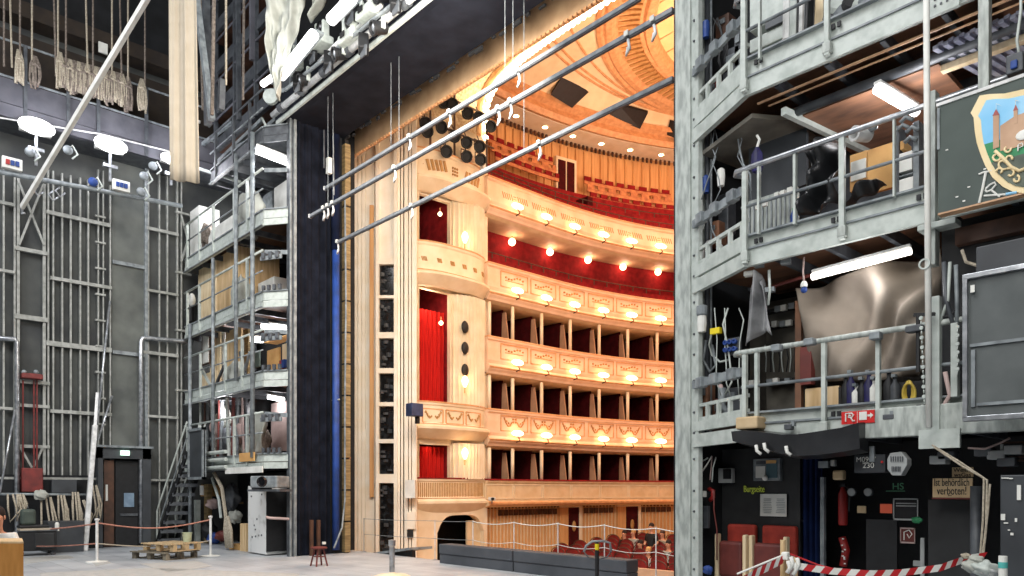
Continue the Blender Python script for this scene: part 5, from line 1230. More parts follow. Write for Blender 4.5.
# middle deck contents
def f5(u, v):
    x = 806+36*u+3*math.sin(v*5)-4*(1-v); y = 150+62*v - 14*u*(1-v*.3) + 6*(1-u)*v
    return RY(x, y, 7.6)+V((0,.13*math.sin(u*8+v*5)+.06*math.sin(v*13-u*5),0))
cloth('plastic_sheet', 'plastic_black', 'shiny black plastic sheet bunched behind the rail of the middle deck', f5, 26, 22, .006)
def f6(u, v): return RY(842+42*u, 205-22*u - (14*math.sin(u*3.1))*(1-v) , 7.6)+V((0,.1*v+.05*math.sin(u*12),.0))
cloth('plastic_sheet', 'plastic_black', 'low fold of black plastic on the deck edge below the brown panels', f6, 24, 6, .006)
a, c = RY(850,192,7.95), RY(867,150,7.95)
t = thing('cardboard_sheet', 'brown board with a pinned white sheet behind the middle deck rail', 'panel', V(((a.x+c.x)/2,7.95,a.z)))
MB().bx(a.x,7.95,a.z,c.x,7.99,c.z+.0).build('board','card',t); p, q = RY(851,182,7.94), RY(866,158,7.94); MB().bx(p.x,7.93,p.z,q.x,7.95,q.z).build('pinned_sheet','paper',t)
a, c = RY(867.5,194,7.95), RY(893,142,7.95); MB().bx(a.x,7.95,a.z,c.x,8.0,c.z).build('cardboard_sheet','card',label='plain glowing brown board right of the one with the pinned sheet', cat='panel')
t = thing('tool_rack', 'grey rack with white boxes on the middle deck right of the plain brown board', 'rack', RY(905,190,7.8))
for (x0,x1,yt,yb,m) in ((895,899,125,195,'steel_dark'),(899,912,150,173,'paper'),(899,913,176,193,'paper'),(913,919,120,190,'steel_mid'),(899,918,172,176,'steel_mid'),(900,904,140,150,'card'),(914,918,150,156,'steel_pale')):
    a, c = RY(x0,yb,7.75), RY(x1,yt,7.75); MB().bx(a.x,7.75,a.z,c.x,7.95,c.z).build('shelf' if m.startswith('steel') else 'white_box', m, t, bevel=.005)
for i, (x, y) in enumerate(((903,128),(910,140),(906,120),(912,130))): MB().tube([RY(x-6,y+3,7.7),RY(x,y-3,7.7),RY(x+7,y,7.7)],.02,6).build('clamp_tool','steel_mid',label='grey tool hanging above the white boxes, %s' % ORD[i], cat='tool', group='tools above the white boxes', smooth=True)
c = RY(862,134,7.6); t = thing('cable_reel', 'white round reel hanging under the top rail above the brown boards', 'reel', c-V((0,0,.08))); MB().lathe(c,[(.075,-.08),(.075,.1),(.05,.1),(.05,-.04),(.01,-.04)],18,ax=(-.4,-.9,-.1)).build('drum','white_metal',t); MB().ball(c+V((.1,0,.03)),(.05,.04,.04)).build('clip','steel_mid',t)
c = RY(757,158,7.8); t = thing('hanging_bottle', 'dark blue bottle hanging on a white hook behind the middle deck rail', 'bottle', c-V((0,0,.15))); MB().lathe(c,[(.05,-.16),(.07,-.1),(.06,.05),(.03,.1),(.02,.12)],12).build('body',mat('navyb','#24205e','#17143f'),t); MB().tube([c+V((0,0,.12)),c+V((.03,0,.2)),c+V((0,0,.26))],.015,6).build('hook','paper',t)
c = RY(794,216,7.7); t = thing('small_bottle', 'small blue capped bottle on the middle deck behind the rail', 'bottle', c-V((0,0,.06))); MB().lathe(c,[(.035,-.07),(.04,.0),(.03,.03),(.02,.06)],12).build('body','blue',t); MB().lathe(c,[(.022,.06),(.022,.085)],10).build('cap','green_p',t)
for i, (x, y) in enumerate(((758,207),(765,204),(777,195),(783,193),(790,190))):
    c = RY(x, y, 7.7); MB().box(c,(.05,.04,.05)).build('rail_clip','paper',label='small white clip on the mid rail before the ribbed panel, %s from the left' % ORD[i],cat='clip',group='clips before the ribbed panel')
# lamp under middle deck + canvas
fluoro(onY(812,277,7.7), onY(911,251,7.7), 'long glaring fluorescent lamp in front of the brown canvas', .035, 44, w=.05, em=emis('tube_near','#fff6ea',4))
def f7(u, v):
    x = 794 + 146*u + 5*math.sin(v*3)*(1-u); top = 288 - 40*u; bot = 378 + 8*math.sin(u*3.0) - 10*u
    y = top + (bot-top)*v
    if u < .25: x += 14*(.25-u)/.25*v
    d = (u-.75)*1.6+(1-v)*.9; fold = .13*math.sin(9*u - 5*v) + .07*math.sin(17*u+6*v) + .05*math.sin(26*u*(.4+v)-3*v) + .035*abs(math.sin(6*d)) + .05*math.sin(4*v+2*u) + .12*v*math.sin(5*u)
    return RY(x, y, 7.95) + V((0, fold, 0))
cloth('brown_canvas', 'canvas', 'large brown grey canvas hanging in folds behind the lowest deck rail', f7, 60, 30, .008, 'canvas')
def f8(u, v):
    x = 742 + 32*u; y = 283 + 55*v - 12*math.sin(u*3.14)*(1-v) - (18*(1-u) if False else 0)
    x = 757 + (x-757)*(0.25+.75*v**.6); y += 8*v*math.sin(u*5+1)
    return RY(x, y, 7.6)+V((0,.08*math.sin(u*10+2*v),0))
cloth('grey_plastic', 'plastic_grey', 'grey plastic rag hanging from the middle deck beside the pale column', f8, 18, 14, .006)
# lowest deck stuff
a, c = RY(762,412,8.8), RY(800,330,8.8)

MB().bx(a.x,8.9,2.5,c.x,9.0,3.95).build('grey_cabinet','olive',label='wide dull grey cabinet behind the lowest deck left of the canvas',cat='cabinet',bevel=.01)
a, c = RY(800,385,7.9), RY(811,346,7.9); MB().bx(a.x,7.9,a.z,c.x,8.0,c.z).build('red_box','seat_brown',label='dark red metal strip standing left of the canvas bottom',cat='box')
a, c = RY(795,415,8.0), RY(801,300,8.0); MB().bx(a.x,8.0,a.z,c.x,8.06,c.z).build('rusty_post','ply_rust',label='rusty upright post at the left edge of the canvas',cat='post')
a, c = RY(803,412,7.9), RY(837,385,7.9); MB().bx(a.x,7.95,a.z,c.x,8.0,c.z).build('beige_board','ply',label='beige board on the lowest deck below the canvas',cat='board')
c = RY(731,346,8.0); BS = .55; t = thing('blue_sockets', 'cluster of blue sockets on the dark wall beside the pale column', 'sockets', c-V((0,0,.2)))
MB().box(c+V((0,.05,0)),(.2,.06,.2)).build('backplate','steel_dark',t)
for i in range(3):
    for j in range(2): MB().lathe(c+V((-.06+.06*i,0,-.045+.09*j)),[(.028,0),(.03,.04),(.02,.045),(.01,.03)],12,ax=(0,-1,0)).build('socket','blue',t)
c = RY(716,331,8.0); MB().box(c,(.13,.06,.07)).build('yellow_tag','yellow',label='small yellow tag above the blue sockets',cat='tag')
c = RY(702,324,8.0); t = thing('bulkhead_lamp', 'small white cylinder lamp fixed on the pale column side', 'lamp', c-V((0,0,.12))); MB().lathe(c,[(.05,-.1),(.06,0),(.055,.1)],12).build('glass','paper',t); MB().lathe(c,[(.06,.1),(.07,.12),(.07,.22),(.02,.24)],12).build('cap','steel_mid',t)
for i, (x, y) in enumerate(((706,185),(706,30),(721,178),(701,222))):
    c = RY(x,y,8.1); MB().lathe(c,[(.04,-.1),(.05,0),(.045,.1),(.02,.12)],10).build('cable_gland',['blue','blue','paper','steel_pale'][i],label='small fitting on conduits beside the pale column, %s' % ['blue one at the middle deck','blue one near the top','white one at the middle deck','grey one above the ring handle'][i],cat='fitting')
for i, (x, m, r) in enumerate(((699,'steel_mid',.03),(703,'steel_pale',.035),(707,'steel_dark',.04),(711,'steel_mid',.02))):
    MB().tube([V((RY(x,HZ,8.25).x,8.25,2.2)),V((RY(x,HZ,8.25).x,8.25,9.5))],r*.8,8).build('conduit',m,label='vertical conduit right beside the pale column, %s from it' % ORD[i],cat='conduit',smooth=True)
for i, (x, y, w_, h, m) in enumerate(((722,60,.3,.5,'black'),(715,95,.25,.25,'seat_brown'),(735,70,.25,.5,'steel_dark'),(716,235,.2,.3,'ply_rust'),(722,235,.2,.25,'seat_brown'),(716,415,.25,.4,'seat_brown'),(735,400,.25,.3,'steel_dark'),(722,120,.3,.2,'black'),(727,215,.15,.5,'steel_dark'),(708,400,.1,.5,'ply_rust'),(726,30,.2,.3,'brown'),(742,50,.12,.5,'steel_dark'))):
    c = RY(x,y,min(8.6,lim(x)-.12)); t = thing('equipment_box', '%s equipment box in the gap between column and deck corner, %s' % ({'black':'black','seat_brown':'reddish','steel_dark':'grey','ply_rust':'rusty','brown':'brown'}[m], ORD[i]), 'equipment', c-V((0,0,h/2)))
    MB().box(c,(w_,.2,h)).build('case',m,t,bevel=.015); MB().box(c+V((0,-.11,h*.2)),(w_*.5,.02,h*.2)).build('plate','steel_mid',t)
def wires(name, label, pts, r, m, Y=8.2, cat='cable'): return MB().tube([RY(x,y,Y) for x,y in pts], r, 6).build(name,m,label=label,cat=cat,smooth=True)
wires('cable_loop','grey cable curling below the yellow tag',[(712,330),(709,345),(712,355),(720,362),(728,360)],.015,'steel_pale')
wires('cable_loop','dark cable loop beside the blue sockets',[(706,340),(703,360),(710,372),(716,365),(712,345)],.02,'steel_mid')
wires('cable_loop','bent grey hose on the lowest deck beside the pale column',[(722,388),(722,405),(727,415),(740,413)],.05,'steel_mid')
wires('cable_loop','pale hose rising above the grey bent hose',[(715,420),(720,408),(723,395),(720,385)],.03,'pink')
wires('cable_loop','hoop of white tubing on the middle deck beside the pale column',[(703,272),(703,250),(708,242),(716,240),(722,248)],.025,'white_metal')
wires('cable_loop','thin wire slanting down to the middle deck corner',[(706,200),(712,230),(724,255)],.01,'steel_mid')
wires('light_cord','cord of the hanging bulb under the middle deck',[(804,257),(803,272),(804,283)],.01,'pink',7.6)
c = RY(804,287,7.6); t = thing('hanging_bulb', 'small unlit bulb in blue and white holder under the middle deck', 'bulb', c-V((0,0,.06))); MB().lathe(c,[(.02,.06),(.035,.03),(.035,0)],12).build('holder','paper',t); MB().ball(c-V((0,0,.03)),.035).build('glass','blue',t,smooth=True)
for i,(x,y) in enumerate(((749,274),(759,265),(770,290),(786,262))):
    c = RY(x,y,7.65); MB().box(c,(.1,.08,.05),.3).build('junction_box','paper' if i == 0 else 'steel_mid',label='small junction box under the middle deck, %s from the left' % ORD[i],cat='junction box')
wires('cable_loop','thin chain hanging beside the grey plastic rag',[(769,270),(770,290),(768,305)],.015,'steel_pale',7.6)
wires('conduit_run','horizontal conduit under the middle deck behind the rag',[(762,290),(800,278),(845,266)],.02,'seat_brown',7.9,'conduit')
for i,(x,y) in enumerate(((778,309),(784,308),(792,306),(775,324),(783,324),(789,323),(770,382),(776,381),(788,381),(752,383))):
    c = RY(x,y,8.7); MB().box(c,(.07,.05,.07)).build('terminal','paper' if i%2 else 'steel_mid',label='small white terminal on the dull grey cabinet, %s' % ORD[i],cat='terminal',group='terminals on the grey cabinet')
for i, y in enumerate((309,325,382)): 
    a, c = RY(765,y+4,8.75), RY(797,y-5,8.75); MB().bx(a.x,8.75,a.z,c.x,8.88,c.z).build('terminal_strip','black',label='black strip with terminals on the grey cabinet, %s' % ['top','middle','bottom'][i],cat='strip')
# bottles and tools below the canvas
for i,(x,m,h) in enumerate(((846,'black',.3),(851,'navyb',.34),(856,'paper',.2),(862,'black',.26),(869,'navyb',.32),(874,'paper',.25),(889,'black',.3),(895,'steel_dark',.25))):
    c = V((xR(x,7.7),7.7,2.47)); t = thing('spray_bottle', '%s bottle in the box row below the canvas, %s from the left' % ({'black':'black','navyb':'dark blue','paper':'white','steel_dark':'grey'}[m],ORD[i]),'bottle',c)
    MB().lathe(c,[(.045,0),(.05,.02),(.05,h*.6),(.02,h*.8),(.02,h)],12).build('body',M.get(m) or MATS[m],t,smooth=True); MB().box(c+V((0,-.02,h)),(.04,.06,.03)).build('cap','steel_mid',t)
a, c = RY(838,411,7.85), RY(880,383,7.85); MB().bx(a.x,7.86,a.z,c.x,7.9,c.z).build('black_back_panel','black',label='black board behind the bottles below the canvas',cat='board')
a, c = RY(884,408,7.85), RY(925,380,7.85); MB().bx(a.x,7.86,a.z,c.x,7.9,c.z).build('black_back_panel','black',label='black board behind the yellow cable coil',cat='board')
t = thing('cable_coil', 'yellow cable coil hanging below the canvas', 'cable coil', RY(909,398,7.6))
for q in range(4): MB().tube([RY(909+ (4+q)*math.sin(2*math.pi*i/16)*.9, 391+10*-math.cos(2*math.pi*i/16)+q*.8, 7.6-.01*q) for i in range(17)], .012, 6).build('loop', mat('ycab','#c9b04a','#a58a30'), t, smooth=True)
# red hose sign
a, c = RY(841,424.5,7.36), RY(874,409.5,7.36); w_, h_ = c.x-a.x, c.z-a.z
t = thing('fire_hose_sign', 'red sign with white hose reel and arrow symbols on the lowest deck front', 'sign', V(((a.x+c.x)/2,7.36,a.z)))
MB().bx(a.x,7.37,a.z,c.x,7.39,c.z).build('plate','red_sign',t)
yf = 7.365
def sg(x,z): return V((a.x+x*w_, yf, a.z+z*h_))
b = MB(); b.tube([sg(.14,.2),sg(.14,.85),sg(.32,.85),sg(.38,.7),sg(.32,.5),sg(.22,.55),sg(.24,.7),sg(.3,.65)],.008,5); b.tube([sg(.3,.5),sg(.36,.2),sg(.42,.25)],.008,5); b.build('hose_symbol','paper',t)
b = MB(); b.prism([sg(.55,.9),sg(.78,.9),sg(.78,.25),sg(.55,.25)],(0,.003,0)); b.build('white_panel','paper',t)
b = MB(); b.prism([sg(.8,.5),sg(.88,.5),sg(.88,.35),sg(.97,.58),sg(.88,.8),sg(.88,.66),sg(.8,.66)],(0,.003,0)); b.build('arrow_symbol','paper',t)
MB().prism([sg(.49,.05),sg(.5,.05),sg(.5,.95),sg(.49,.95)],(0,.003,0)).build('divider','paper',t)
# padded black beam wrap
def wrap():
    px = [(735,430,444),(746,429,447),(760,430,450),(785,433,457),(800,433,459),(820,430,458),(845,426,455),(862,421,452)]
    b = MB(); vs=[]; 
    for x,yt,yb in px:
        p, q = RY(x,yt,7.3), RY(x,yb,7.3); vs.append((p.x,p.z,q.z))
    for (x0,t0,b0),(x1,t1,b1) in zip(vs,vs[1:]):
        P8 = [V((x0,7.25,b0+.03)),V((x1,7.25,b1+.03)),V((x1,7.45,b1)),V((x0,7.45,b0)),V((x0,7.22,t0-.02)),V((x1,7.22,t1-.02)),V((x1,7.45,t1)),V((x0,7.45,t0))]
        b.add(P8,[(0,3,2,1),(4,5,6,7),(0,1,5,4),(2,3,7,6)]+([(3,0,4,7)] if x0==vs[0][0] else [])+([(1,2,6,5)] if x1==vs[-1][0] else []))
    return b
wr = wrap().build('padded_wrap','plastic_black',label='long black padded wrap fixed under the lowest deck edge',cat='padding',smooth=False)
for i,(x,y) in enumerate(((756,450),(764,448),(786,451))):
    MB().tube([RY(x,y-5,7.2),RY(x+1,y+1,7.2),RY(x+5,y+4,7.2)],.018,6).build('tape_strip','paper',label='small white tape strip on the black padded wrap, %s from the left' % ORD[i],cat='tape',smooth=True)
c = RY(789,427,7.4); t = thing('deck_clamp', 'dark clamp on the deck front above the black padded wrap', 'clamp', c-V((0,0,.04))); MB().box(c,(.08,.08,.06)).build('jaw','steel_dark',t,bevel=.01); MB().box(c+V((.05,0,.03)),(.03,.05,.05)).build('screw','steel_mid',t)
c = RY(889,417,7.4); t = thing('deck_clamp', 'dark clamp on the deck front right of the red sign', 'clamp', c-V((0,0,.04))); MB().box(c,(.1,.06,.05)).build('jaw','steel_dark',t,bevel=.01); MB().box(c+V((.03,0,.03)),(.03,.05,.05)).build('screw','steel_mid',t)
a, c = RY(738,430,7.36), RY(760,416,7.36); MB().bx(a.x,7.3,a.z,c.x,7.5,c.z).build('concrete_block','sign_board',label='worn beige block at the corner of the lowest deck',cat='block',bevel=.02)
# bottom beams right part
a, c = RY(862,438,7.45), RY(1040,424,7.45); MB().bx(xR(862,7.4),7.38,2.1,1.2,7.48,2.38).build('edge_beam','steel_worn',label='worn pale beam along the bottom of the lowest deck at right',cat='beam',bevel=.01)
a, c = RY(919,449,7.35), RY(960,428,7.35); MB().bx(a.x,7.34,a.z,c.x,7.38,c.z).build('joint_plate','steel_pale',label='pale square joint plate below the lowest deck at the long white pole',cat='plate')
# long white vertical pole and posts at right
a = RY(929,438,7.1); t = thing('white_pole', 'long thin white pole running up past all decks of the right tower', 'pole', V((a.x,7.1,2.2))); MB().tube([(a.x,7.1,2.15),(a.x-.03,7.1,7.5)],.026,10).build('pole','paper',t,smooth=True); MB().lathe(RY(924.5,264,7.07),[(.035,-.008),(.048,-.008),(.048,.008),(.035,.008)],18,ax=(0,-1,0),ring=True).build('ring','steel_pale',t)
for i,(x0,x1,y0_,y1_) in enumerate(((931,939,295,440),(950,957,322,397))):
    a, c = RY(x0,y1_,7.35), RY(x1,y0_,7.35); MB().bx(a.x,7.36,a.z,c.x,7.44,c.z).build('bracket_post','steel_pale',label='short pale post %s' % ['beside the long white pole, right of the canvas','with the hanging chain, left of the black gauze frame'][i],cat='post',bevel=.006)
a, c = RY(928,266,7.4), RY(936,90,7.4); MB().bx(a.x,7.38,a.z,c.x,7.5,c.z).build('bracket_post','steel_worn',label='tall perforated grey post left of the dark green sign board',cat='post',bevel=.006)
a, c = RY(918,232,7.35), RY(956,217,7.35); MB().bx(a.x,7.33,a.z,c.x,7.5,c.z).build('joint_plate','steel_pale',label='pale bracket below the lower left corner of the sign board',cat='plate',bevel=.006)
t = thing('rail_chain', 'chain hanging from the rail end beside the black mesh frame', 'chain', RY(957,376,7.25))
b = MB()
for q in range(12): 
    p = RY(957.5 - (q%2)*.0, 327+4.2*q, 7.25); b.lathe(p,[(.011,-.005),(.018,-.004),(.018,.004),(.011,.005)],10,ax=(1,.2,0) if q%2 else (.2,1,0))
b.build('chain_links','steel_pale',t)
t = thing('rail_chain', 'long chain hanging beside the black support bar before the canvas', 'chain', RY(922,400,7.2)); b = MB()
for q in range(18): 
    p = RY(921 + 3.5*(q/18), 318+4.9*q, 7.25); b.lathe(p,[(.011,-.005),(.018,-.004),(.018,.004),(.011,.005)],10,ax=(1,.2,0) if q%2 else (.2,1,0))
b.build('chain_links','steel_pale',t)
t = thing('support_bar', 'black vertical bar with clamp on the rail before the canvas', 'bar', RY(918,372,7.4)); MB().tube([RY(918,372,7.3),RY(918,314,7.3)],.018).build('rod','black',t); MB().beam(RY(914,315,7.3),RY(935,314,7.3),.03,.03).build('arm','black',t); MB().box(RY(915,329,7.3),(.14,.1,.06)).build('clamp','steel_dark',t,bevel=.01)
for i,(x,y) in enumerate(((876,333),(777,345),(810,339),(878,330))[:3]): MB().box(RY(x,y+3,7.36),(.1,.1,.07)).build('rail_clamp','steel_mid',label='small clamp on the top rail of the lowest deck, %s from the right' % ORD[i],cat='clamp',bevel=.01)
for i,(pts,r,m) in enumerate(((((944,262),(946,300),(955,330)),.02,'steel_dark'),(((950,262),(948,300),(940,322)),.015,'steel_pale'),(((956,265),(957,300),(957,330)),.018,'steel_mid'),(((962,250),(966,262),(985,268),(1000,275)),.015,'rope'),(((945,372),(950,395),(940,412),(943,425)),.02,'pink'),(((938,318),(950,316),(957,309)),.012,'black'))):
    wires('loose_cable','loose cable between the canvas and the black mesh frame, %s' % ORD[i],pts,r,m,7.4)
MB().bx(xR(938,7.6),7.7,2.5,1.2,7.8,4.1).build('dark_partition','black',label='black partition behind the loose cables at right',cat='partition')
# cables through to floor
for i,pts in enumerate((((932,445),(960,462),(984,478),(983,520),(979,572)),((934,447),(962,466),(987,480),(986,530),(981,575)),((990,484),(988,510),(982,560)))):
    MB().tube([RY(x,y,6.6) for x,y in pts],.008,6).build('pale_cable','rope',label='long pale cable led from deck to the floor at right, %s' % ORD[i],cat='cable',group='pale cables led to the floor')
# ---------------------------------------------------------------- sign board with coat of arms
YS = 6.95
def S(px, py, d=0): p = onY(px, py, YS); return V((p.x, YS-d, p.z))
a, c = S(938,244), S(938,104); zt_, zb_ = S(938,105).z, S(940,213).z
t = thing('sign_board', 'large dark green board with painted coat of arms at the right edge', 'sign board', V((-1.2, YS, zb_)))
MB().bx(a.x, YS, zb_, -.3, YS+.06, zt_).build('board','sign_green',t)
MB().bx(a.x-.01, YS-.01, zt_-.015, -.3, YS+.07, zt_+.012).build('top_edge','white_metal',t)
MB().bx(a.x, YS-.005, zb_-.015, -.3, YS+.09, zb_+.0).build('bottom_edge','copper',t)
def poly(pts, m, nm, par, d=.004, th=.003): 
    return MB().prism([S(x,y,d) for x,y in pts],(0,th,0)).build(nm,m,par)
# shield outline, mirrored about its own centre; right half lies outside the view
cx = S(1024,100).x + .12
def shield(sc_):
    L_ = [(980,96),(990,94.5),(1005,94),(1024,88)]
    side = [(980,96),(971,113.5),(974,118),(975,130),(977,143),(981,155),(986,167),(993,178),(1003,187),(1013,192),(1024,197)]
    pts = [S(x,y) for x,y in side]; top = [S(x,y) for x,y in L_]
    out = top[::-1][:-1] + pts            # from centre top to left and down to bottom
    out = [V((p.x,0,p.z)) for p in out]; out[0].x = cx; out[-1].x = cx; out[-1].z -= .03; out[0].z -= .03
    full = out + [V((2*cx-p.x,0,p.z)) for p in out[::-1][1:-1]]
    ctr = V((cx,0,(out[0].z+out[-1].z)/2)); return [ctr + (p-ctr)*sc_ for p in full], ctr
full, ctr = shield(1.0)
sh = MB().prism([V((p.x,YS-.012,p.z)) for p in full],(0,.01,0)).build('shield_border','frame_p',t)
inn, _ = shield(.885)
MB().prism([V((p.x,YS-.016,p.z)) for p in inn],(0,.003,0)).build('painted_sky','sky_p',sh)
# lower part: green ribbon band and dark field
zb1 = S(990,146).z; 
def clipped(pts, f):                      # keep what lies below line z=f(x)
    out = []
    n = len(pts)
    for i in range(n):
        p, q = pts[i], pts[(i+1)%n]; dp, dq = f(p.x)-p.z, f(q.x)-q.z
        if dp >= 0: out.append(p)
        if dp*dq < 0: out.append(p.lerp(q, dp/(dp-dq)))
    return out
lo = clipped([p.copy() for p in inn], lambda x: zb1 + .10*(1-((x-cx)/.5)**2)-.02)
MB().prism([V((p.x,YS-.019,p.z)) for p in lo],(0,.003,0)).build('green_ribbon','green_p',sh)
lo = clipped([p.copy() for p in inn], lambda x: zb1 - .17 + .08*(1-((x-cx)/.5)**2)-.02)
MB().prism([V((p.x,YS-.021,p.z)) for p in lo],(0,.003,0)).build('dark_field',mat('dfield','#5e6658','#3f4a40'),sh)
# castle
def cp(x, y, d): p = S(x, y); return V((p.x, YS-d, p.z))
def q4(pts, m, nm, d): MB().prism([cp(x,y,d) for x,y in pts],(0,.002,0)).build(nm,m,sh)
q4([(1001,127),(1014,118),(1024,114),(1040,108),(1040,142),(1010,150),(1001,152)],'tan_p','castle_wall',.024)
q4([(994,117),(1000,116),(1000,148),(994,150)],'tan_p','castle_tower',.026); q4([(993.3,117),(997,110),(1000.5,116)],'roof_p','tower_roof',.027)
q4([(1014.5,112),(1018.5,111),(1018.5,124),(1014.5,125)],'tan_p','castle_tower',.026); q4([(1014,112),(1016.5,105.5),(1019,111)],'roof_p','tower_roof',.027)
q4([(996.8,110.5),(997.2,110.5),(997.2,105),(1003,107),(997,104.5)],'paper','flag',.028); q4([(1016,106),(1016.6,106),(1016.6,102),(1021,102.5),(1016.3,101)],'paper','flag',.028)
# scrolls
for i,(x,y,r) in enumerate(((997,158,4),(1004,165,5),(1011,160,4),(1001,172,3),(1011,174,4.5),(1017,180,3.5),(1008,150,3.5))):
    pts = []
    for j in range(15):
        a_ = j/14*4.6+i; rr = 1.15*r*(1-.55*j/14); pts.append(cp(x+rr*math.cos(a_), y+rr*math.sin(a_), .026))
    MB().tube(pts,.009,6).build('gilt_scroll','frame_p',sh,smooth=True)
MB().tube([cp(996,152,.028),cp(1003,158,.028),cp(1012,168,.028),cp(1020,172,.028),cp(1030,168,.028)],.014,6).build('gilt_scroll','frame_p',sh,smooth=True)
MB().tube([cp(1019,146,.028),cp(1019,152,.028)],.005,5).build('white_letter_stroke','paper',sh)
MB().tube([cp(1019,146,.028),cp(1023,144,.028),cp(1024,147,.028),cp(1020,149,.028)],.005,5).build('white_letter_stroke','paper',sh)
MB().ball(cp(1024,136,.03),(.05,.01,.04),10,6).build('white_figure','paper',sh)
# handwritten mark
def stroke(pts, r=.008, m='paper'): return MB().tube([S(x,y,.006) for x,y in pts],r,6).build('chalk_stroke',m,t)
stroke([(979,174.5),(984,172.5),(992,171)]); stroke([(986,173),(983,188),(979.5,203)],.010); stroke([(984,196),(1008,194.5)])
stroke([(986,189),(990,185),(995,182.5),(996,185),(992,190),(987,192),(985.5,190)]); stroke([(991,190),(995,193),(1000,197)]); stroke([(1006,194.5),(1017,192.5)],.011,'sky_p')
for i,(x,y) in enumerate(((947,150),(969,187),(964,201),(957,197),(985,169),(1005,185))): MB().box(S(x,y,.003),(.02,.004,.01),0).build('paint_fleck','paper',t)
a, c = S(937.5,150,.01), S(940,108,.01); MB().bx(a.x,YS-.01,a.z,c.x,YS+.05,c.z).build('side_bracket','green_p' if False else 'steel_mid',t)
MB().bx(xR(955,7.6),7.6,3.85,1.2,7.8,4.0).build('rust_soffit','brown',label='rusty beam in the dark below the sign board',cat='beam')
# black mesh frame
YM = 6.9
def Sm(px, py): return onY(px, py, YM)
a = Sm(963,418); zt_ = Sm(963,279).z; 
t = thing('gauze_screen', 'large black gauze frame with pale edges at the right edge below the sign board', 'frame', V((-1.2, YM, a.z)))
MB().bx(a.x, YM+.02, a.z, -.3, YM+.05, zt_).build('gauze',mat('gauzem','#5a5f5f','#4a4f4f',rough=.7,scale=3,detail=9),t)
b = MB(); b.bx(a.x, YM-.02, a.z, a.x+.035, YM+.06, zt_); b.bx(a.x, YM-.02, a.z-.03, -.3, YM+.06, a.z+.01); b.bx(a.x, YM-.02, zt_-.01, -.3, YM+.06, zt_+.03); b.build('edge_frame','alu',t,bevel=.003)
MB().bx(a.x+.05, YM-.0, Sm(963,348).z, -.3, YM+.03, Sm(963,345).z).build('cross_bar','steel_mid',t); MB().bx(a.x+.1, YM, Sm(963,407).z, -.3, YM+.03, Sm(963,404).z).build('cross_bar','steel_mid',t)
MB().bx(Sm(971,410).x, YM+.0, Sm(971,407).z, Sm(975,410).x, YM+.02, Sm(971,350).z).build('inner_bar','steel_mid',t)
MB().box(Sm(973,289)+V((0,-.01,0)),(.03,.01,.06)).build('tag','paper',t)
p = Sm(972,268); MB().bx(p.x, YM+.1, zt_+.05, -.3, YM+.5, zt_+.27).build('grey_trough','panel_dark',label='dark grey trough lying on top of the black gauze frame',cat='trough',bevel=.01)

# tangle of thin cables in the dark gap between the pale column and the decks
qr = random.Random(11)
for i in range(14):
    lv_ = [(300,420),(120,215),(10,90),(240,262)][i % 4]; x0 = 712+qr.random()*28; y0_ = lv_[0]+8
    pts = [(x0, y0_)]
    for q in range(5): pts.append((pts[-1][0]+qr.uniform(-7,7), pts[-1][1]+(lv_[1]-lv_[0])/6*qr.uniform(.6,1.2)))
    wires('thin_cable', 'thin tangled cable in the dark gap right of the pale column, %s one' % ORD[i], pts, qr.uniform(.006,.012), ['steel_pale','steel_mid','black','pink'][i % 4], 8.0)
for i in range(8):
    x0 = 765+i*4.2; wires('tie_cable', 'short cable hanging before the dull grey cabinet, %s from the column' % ORD[i], [(x0,345),(x0+qr.uniform(-3,3),358),(x0+qr.uniform(-2,2),372)], .008, ['steel_pale','black'][i % 2], 8.6)
# ================================================================ GROUND LEVEL RIGHT
YG = 8.64
def G(px, py, Y=YG): return onY(px, py, Y)
def plate(name, m, label, px0, px1, yt, yb, Y=YG, th=.03, cat='panel', parent=None, bevel=.003):
    if px0 < 716: Y = min(Y, lim(px0) - .06)
    a, c = G(px0, yb, Y), G(px1, yt, Y); kw = dict(label=label, cat=cat) if parent is None else {}
    return MB().bx(a.x, Y, a.z, c.x, Y+th, c.z).build(name, m, parent, bevel=bevel, **kw)
D('wallblk', '#2c2d2e', '#1f2021', rough=.6, scale=4)
plate('dark_wall_board','wallblk','black painted board wall carrying the yellow green lettering',722,800,446,640,8.68,.05,'wall board')
t = thing('side_lettering', 'small yellow green lettering Burgseite on the black board wall', 'lettering', G(743,493,8.66))
o = text('Burgseite', G(743.5,492,8.66), .165, emis('glow_letters','#8f9c3a',.3), t, ext=.003); o.scale = ((G(768,493,8.66).x-G(743.5,493,8.66).x)/.72, .72, 1)  # letters get a faint emission of their own, no lamp behind
t = thing('notice_sheet', 'white notice sheet with printed lines pinned below the lettering', 'notice', G(773,516,8.66)); plate('sheet','paper','',760,786.5,494,516,8.65,.012,parent=t)
b = MB()
for col in (0,1):
    for q in range(9):
        p = G(763+13*col, 499+1.7*q, 8.645); b.box(p+V((.06,0,0)), (.09+.03*R.random(),.004,.006))
b.build('printed_lines','steel_mid',t)
t = thing('key_cabinet', 'small lit wall cabinet with white and blue fields above the lettering', 'cabinet', G(766,481,8.64)); plate('case','steel_mid','',753,780,458,481,8.62,.08,parent=t,bevel=.01)
plate('white_field','paper','',755.5,765,466,478,8.61,.012,parent=t); plate('blue_field',mat('tealp','#4a6770','#3c565e'),'',766,777,462,478,8.61,.012,parent=t); plate('orange_label','card','',766,776,460,463.5,8.605,.012,parent=t); plate('grey_label','steel_dark','',756,765,461,464.5,8.605,.012,parent=t); MB().ball(G(765,478,8.57),.035).build('knob','paper',t)
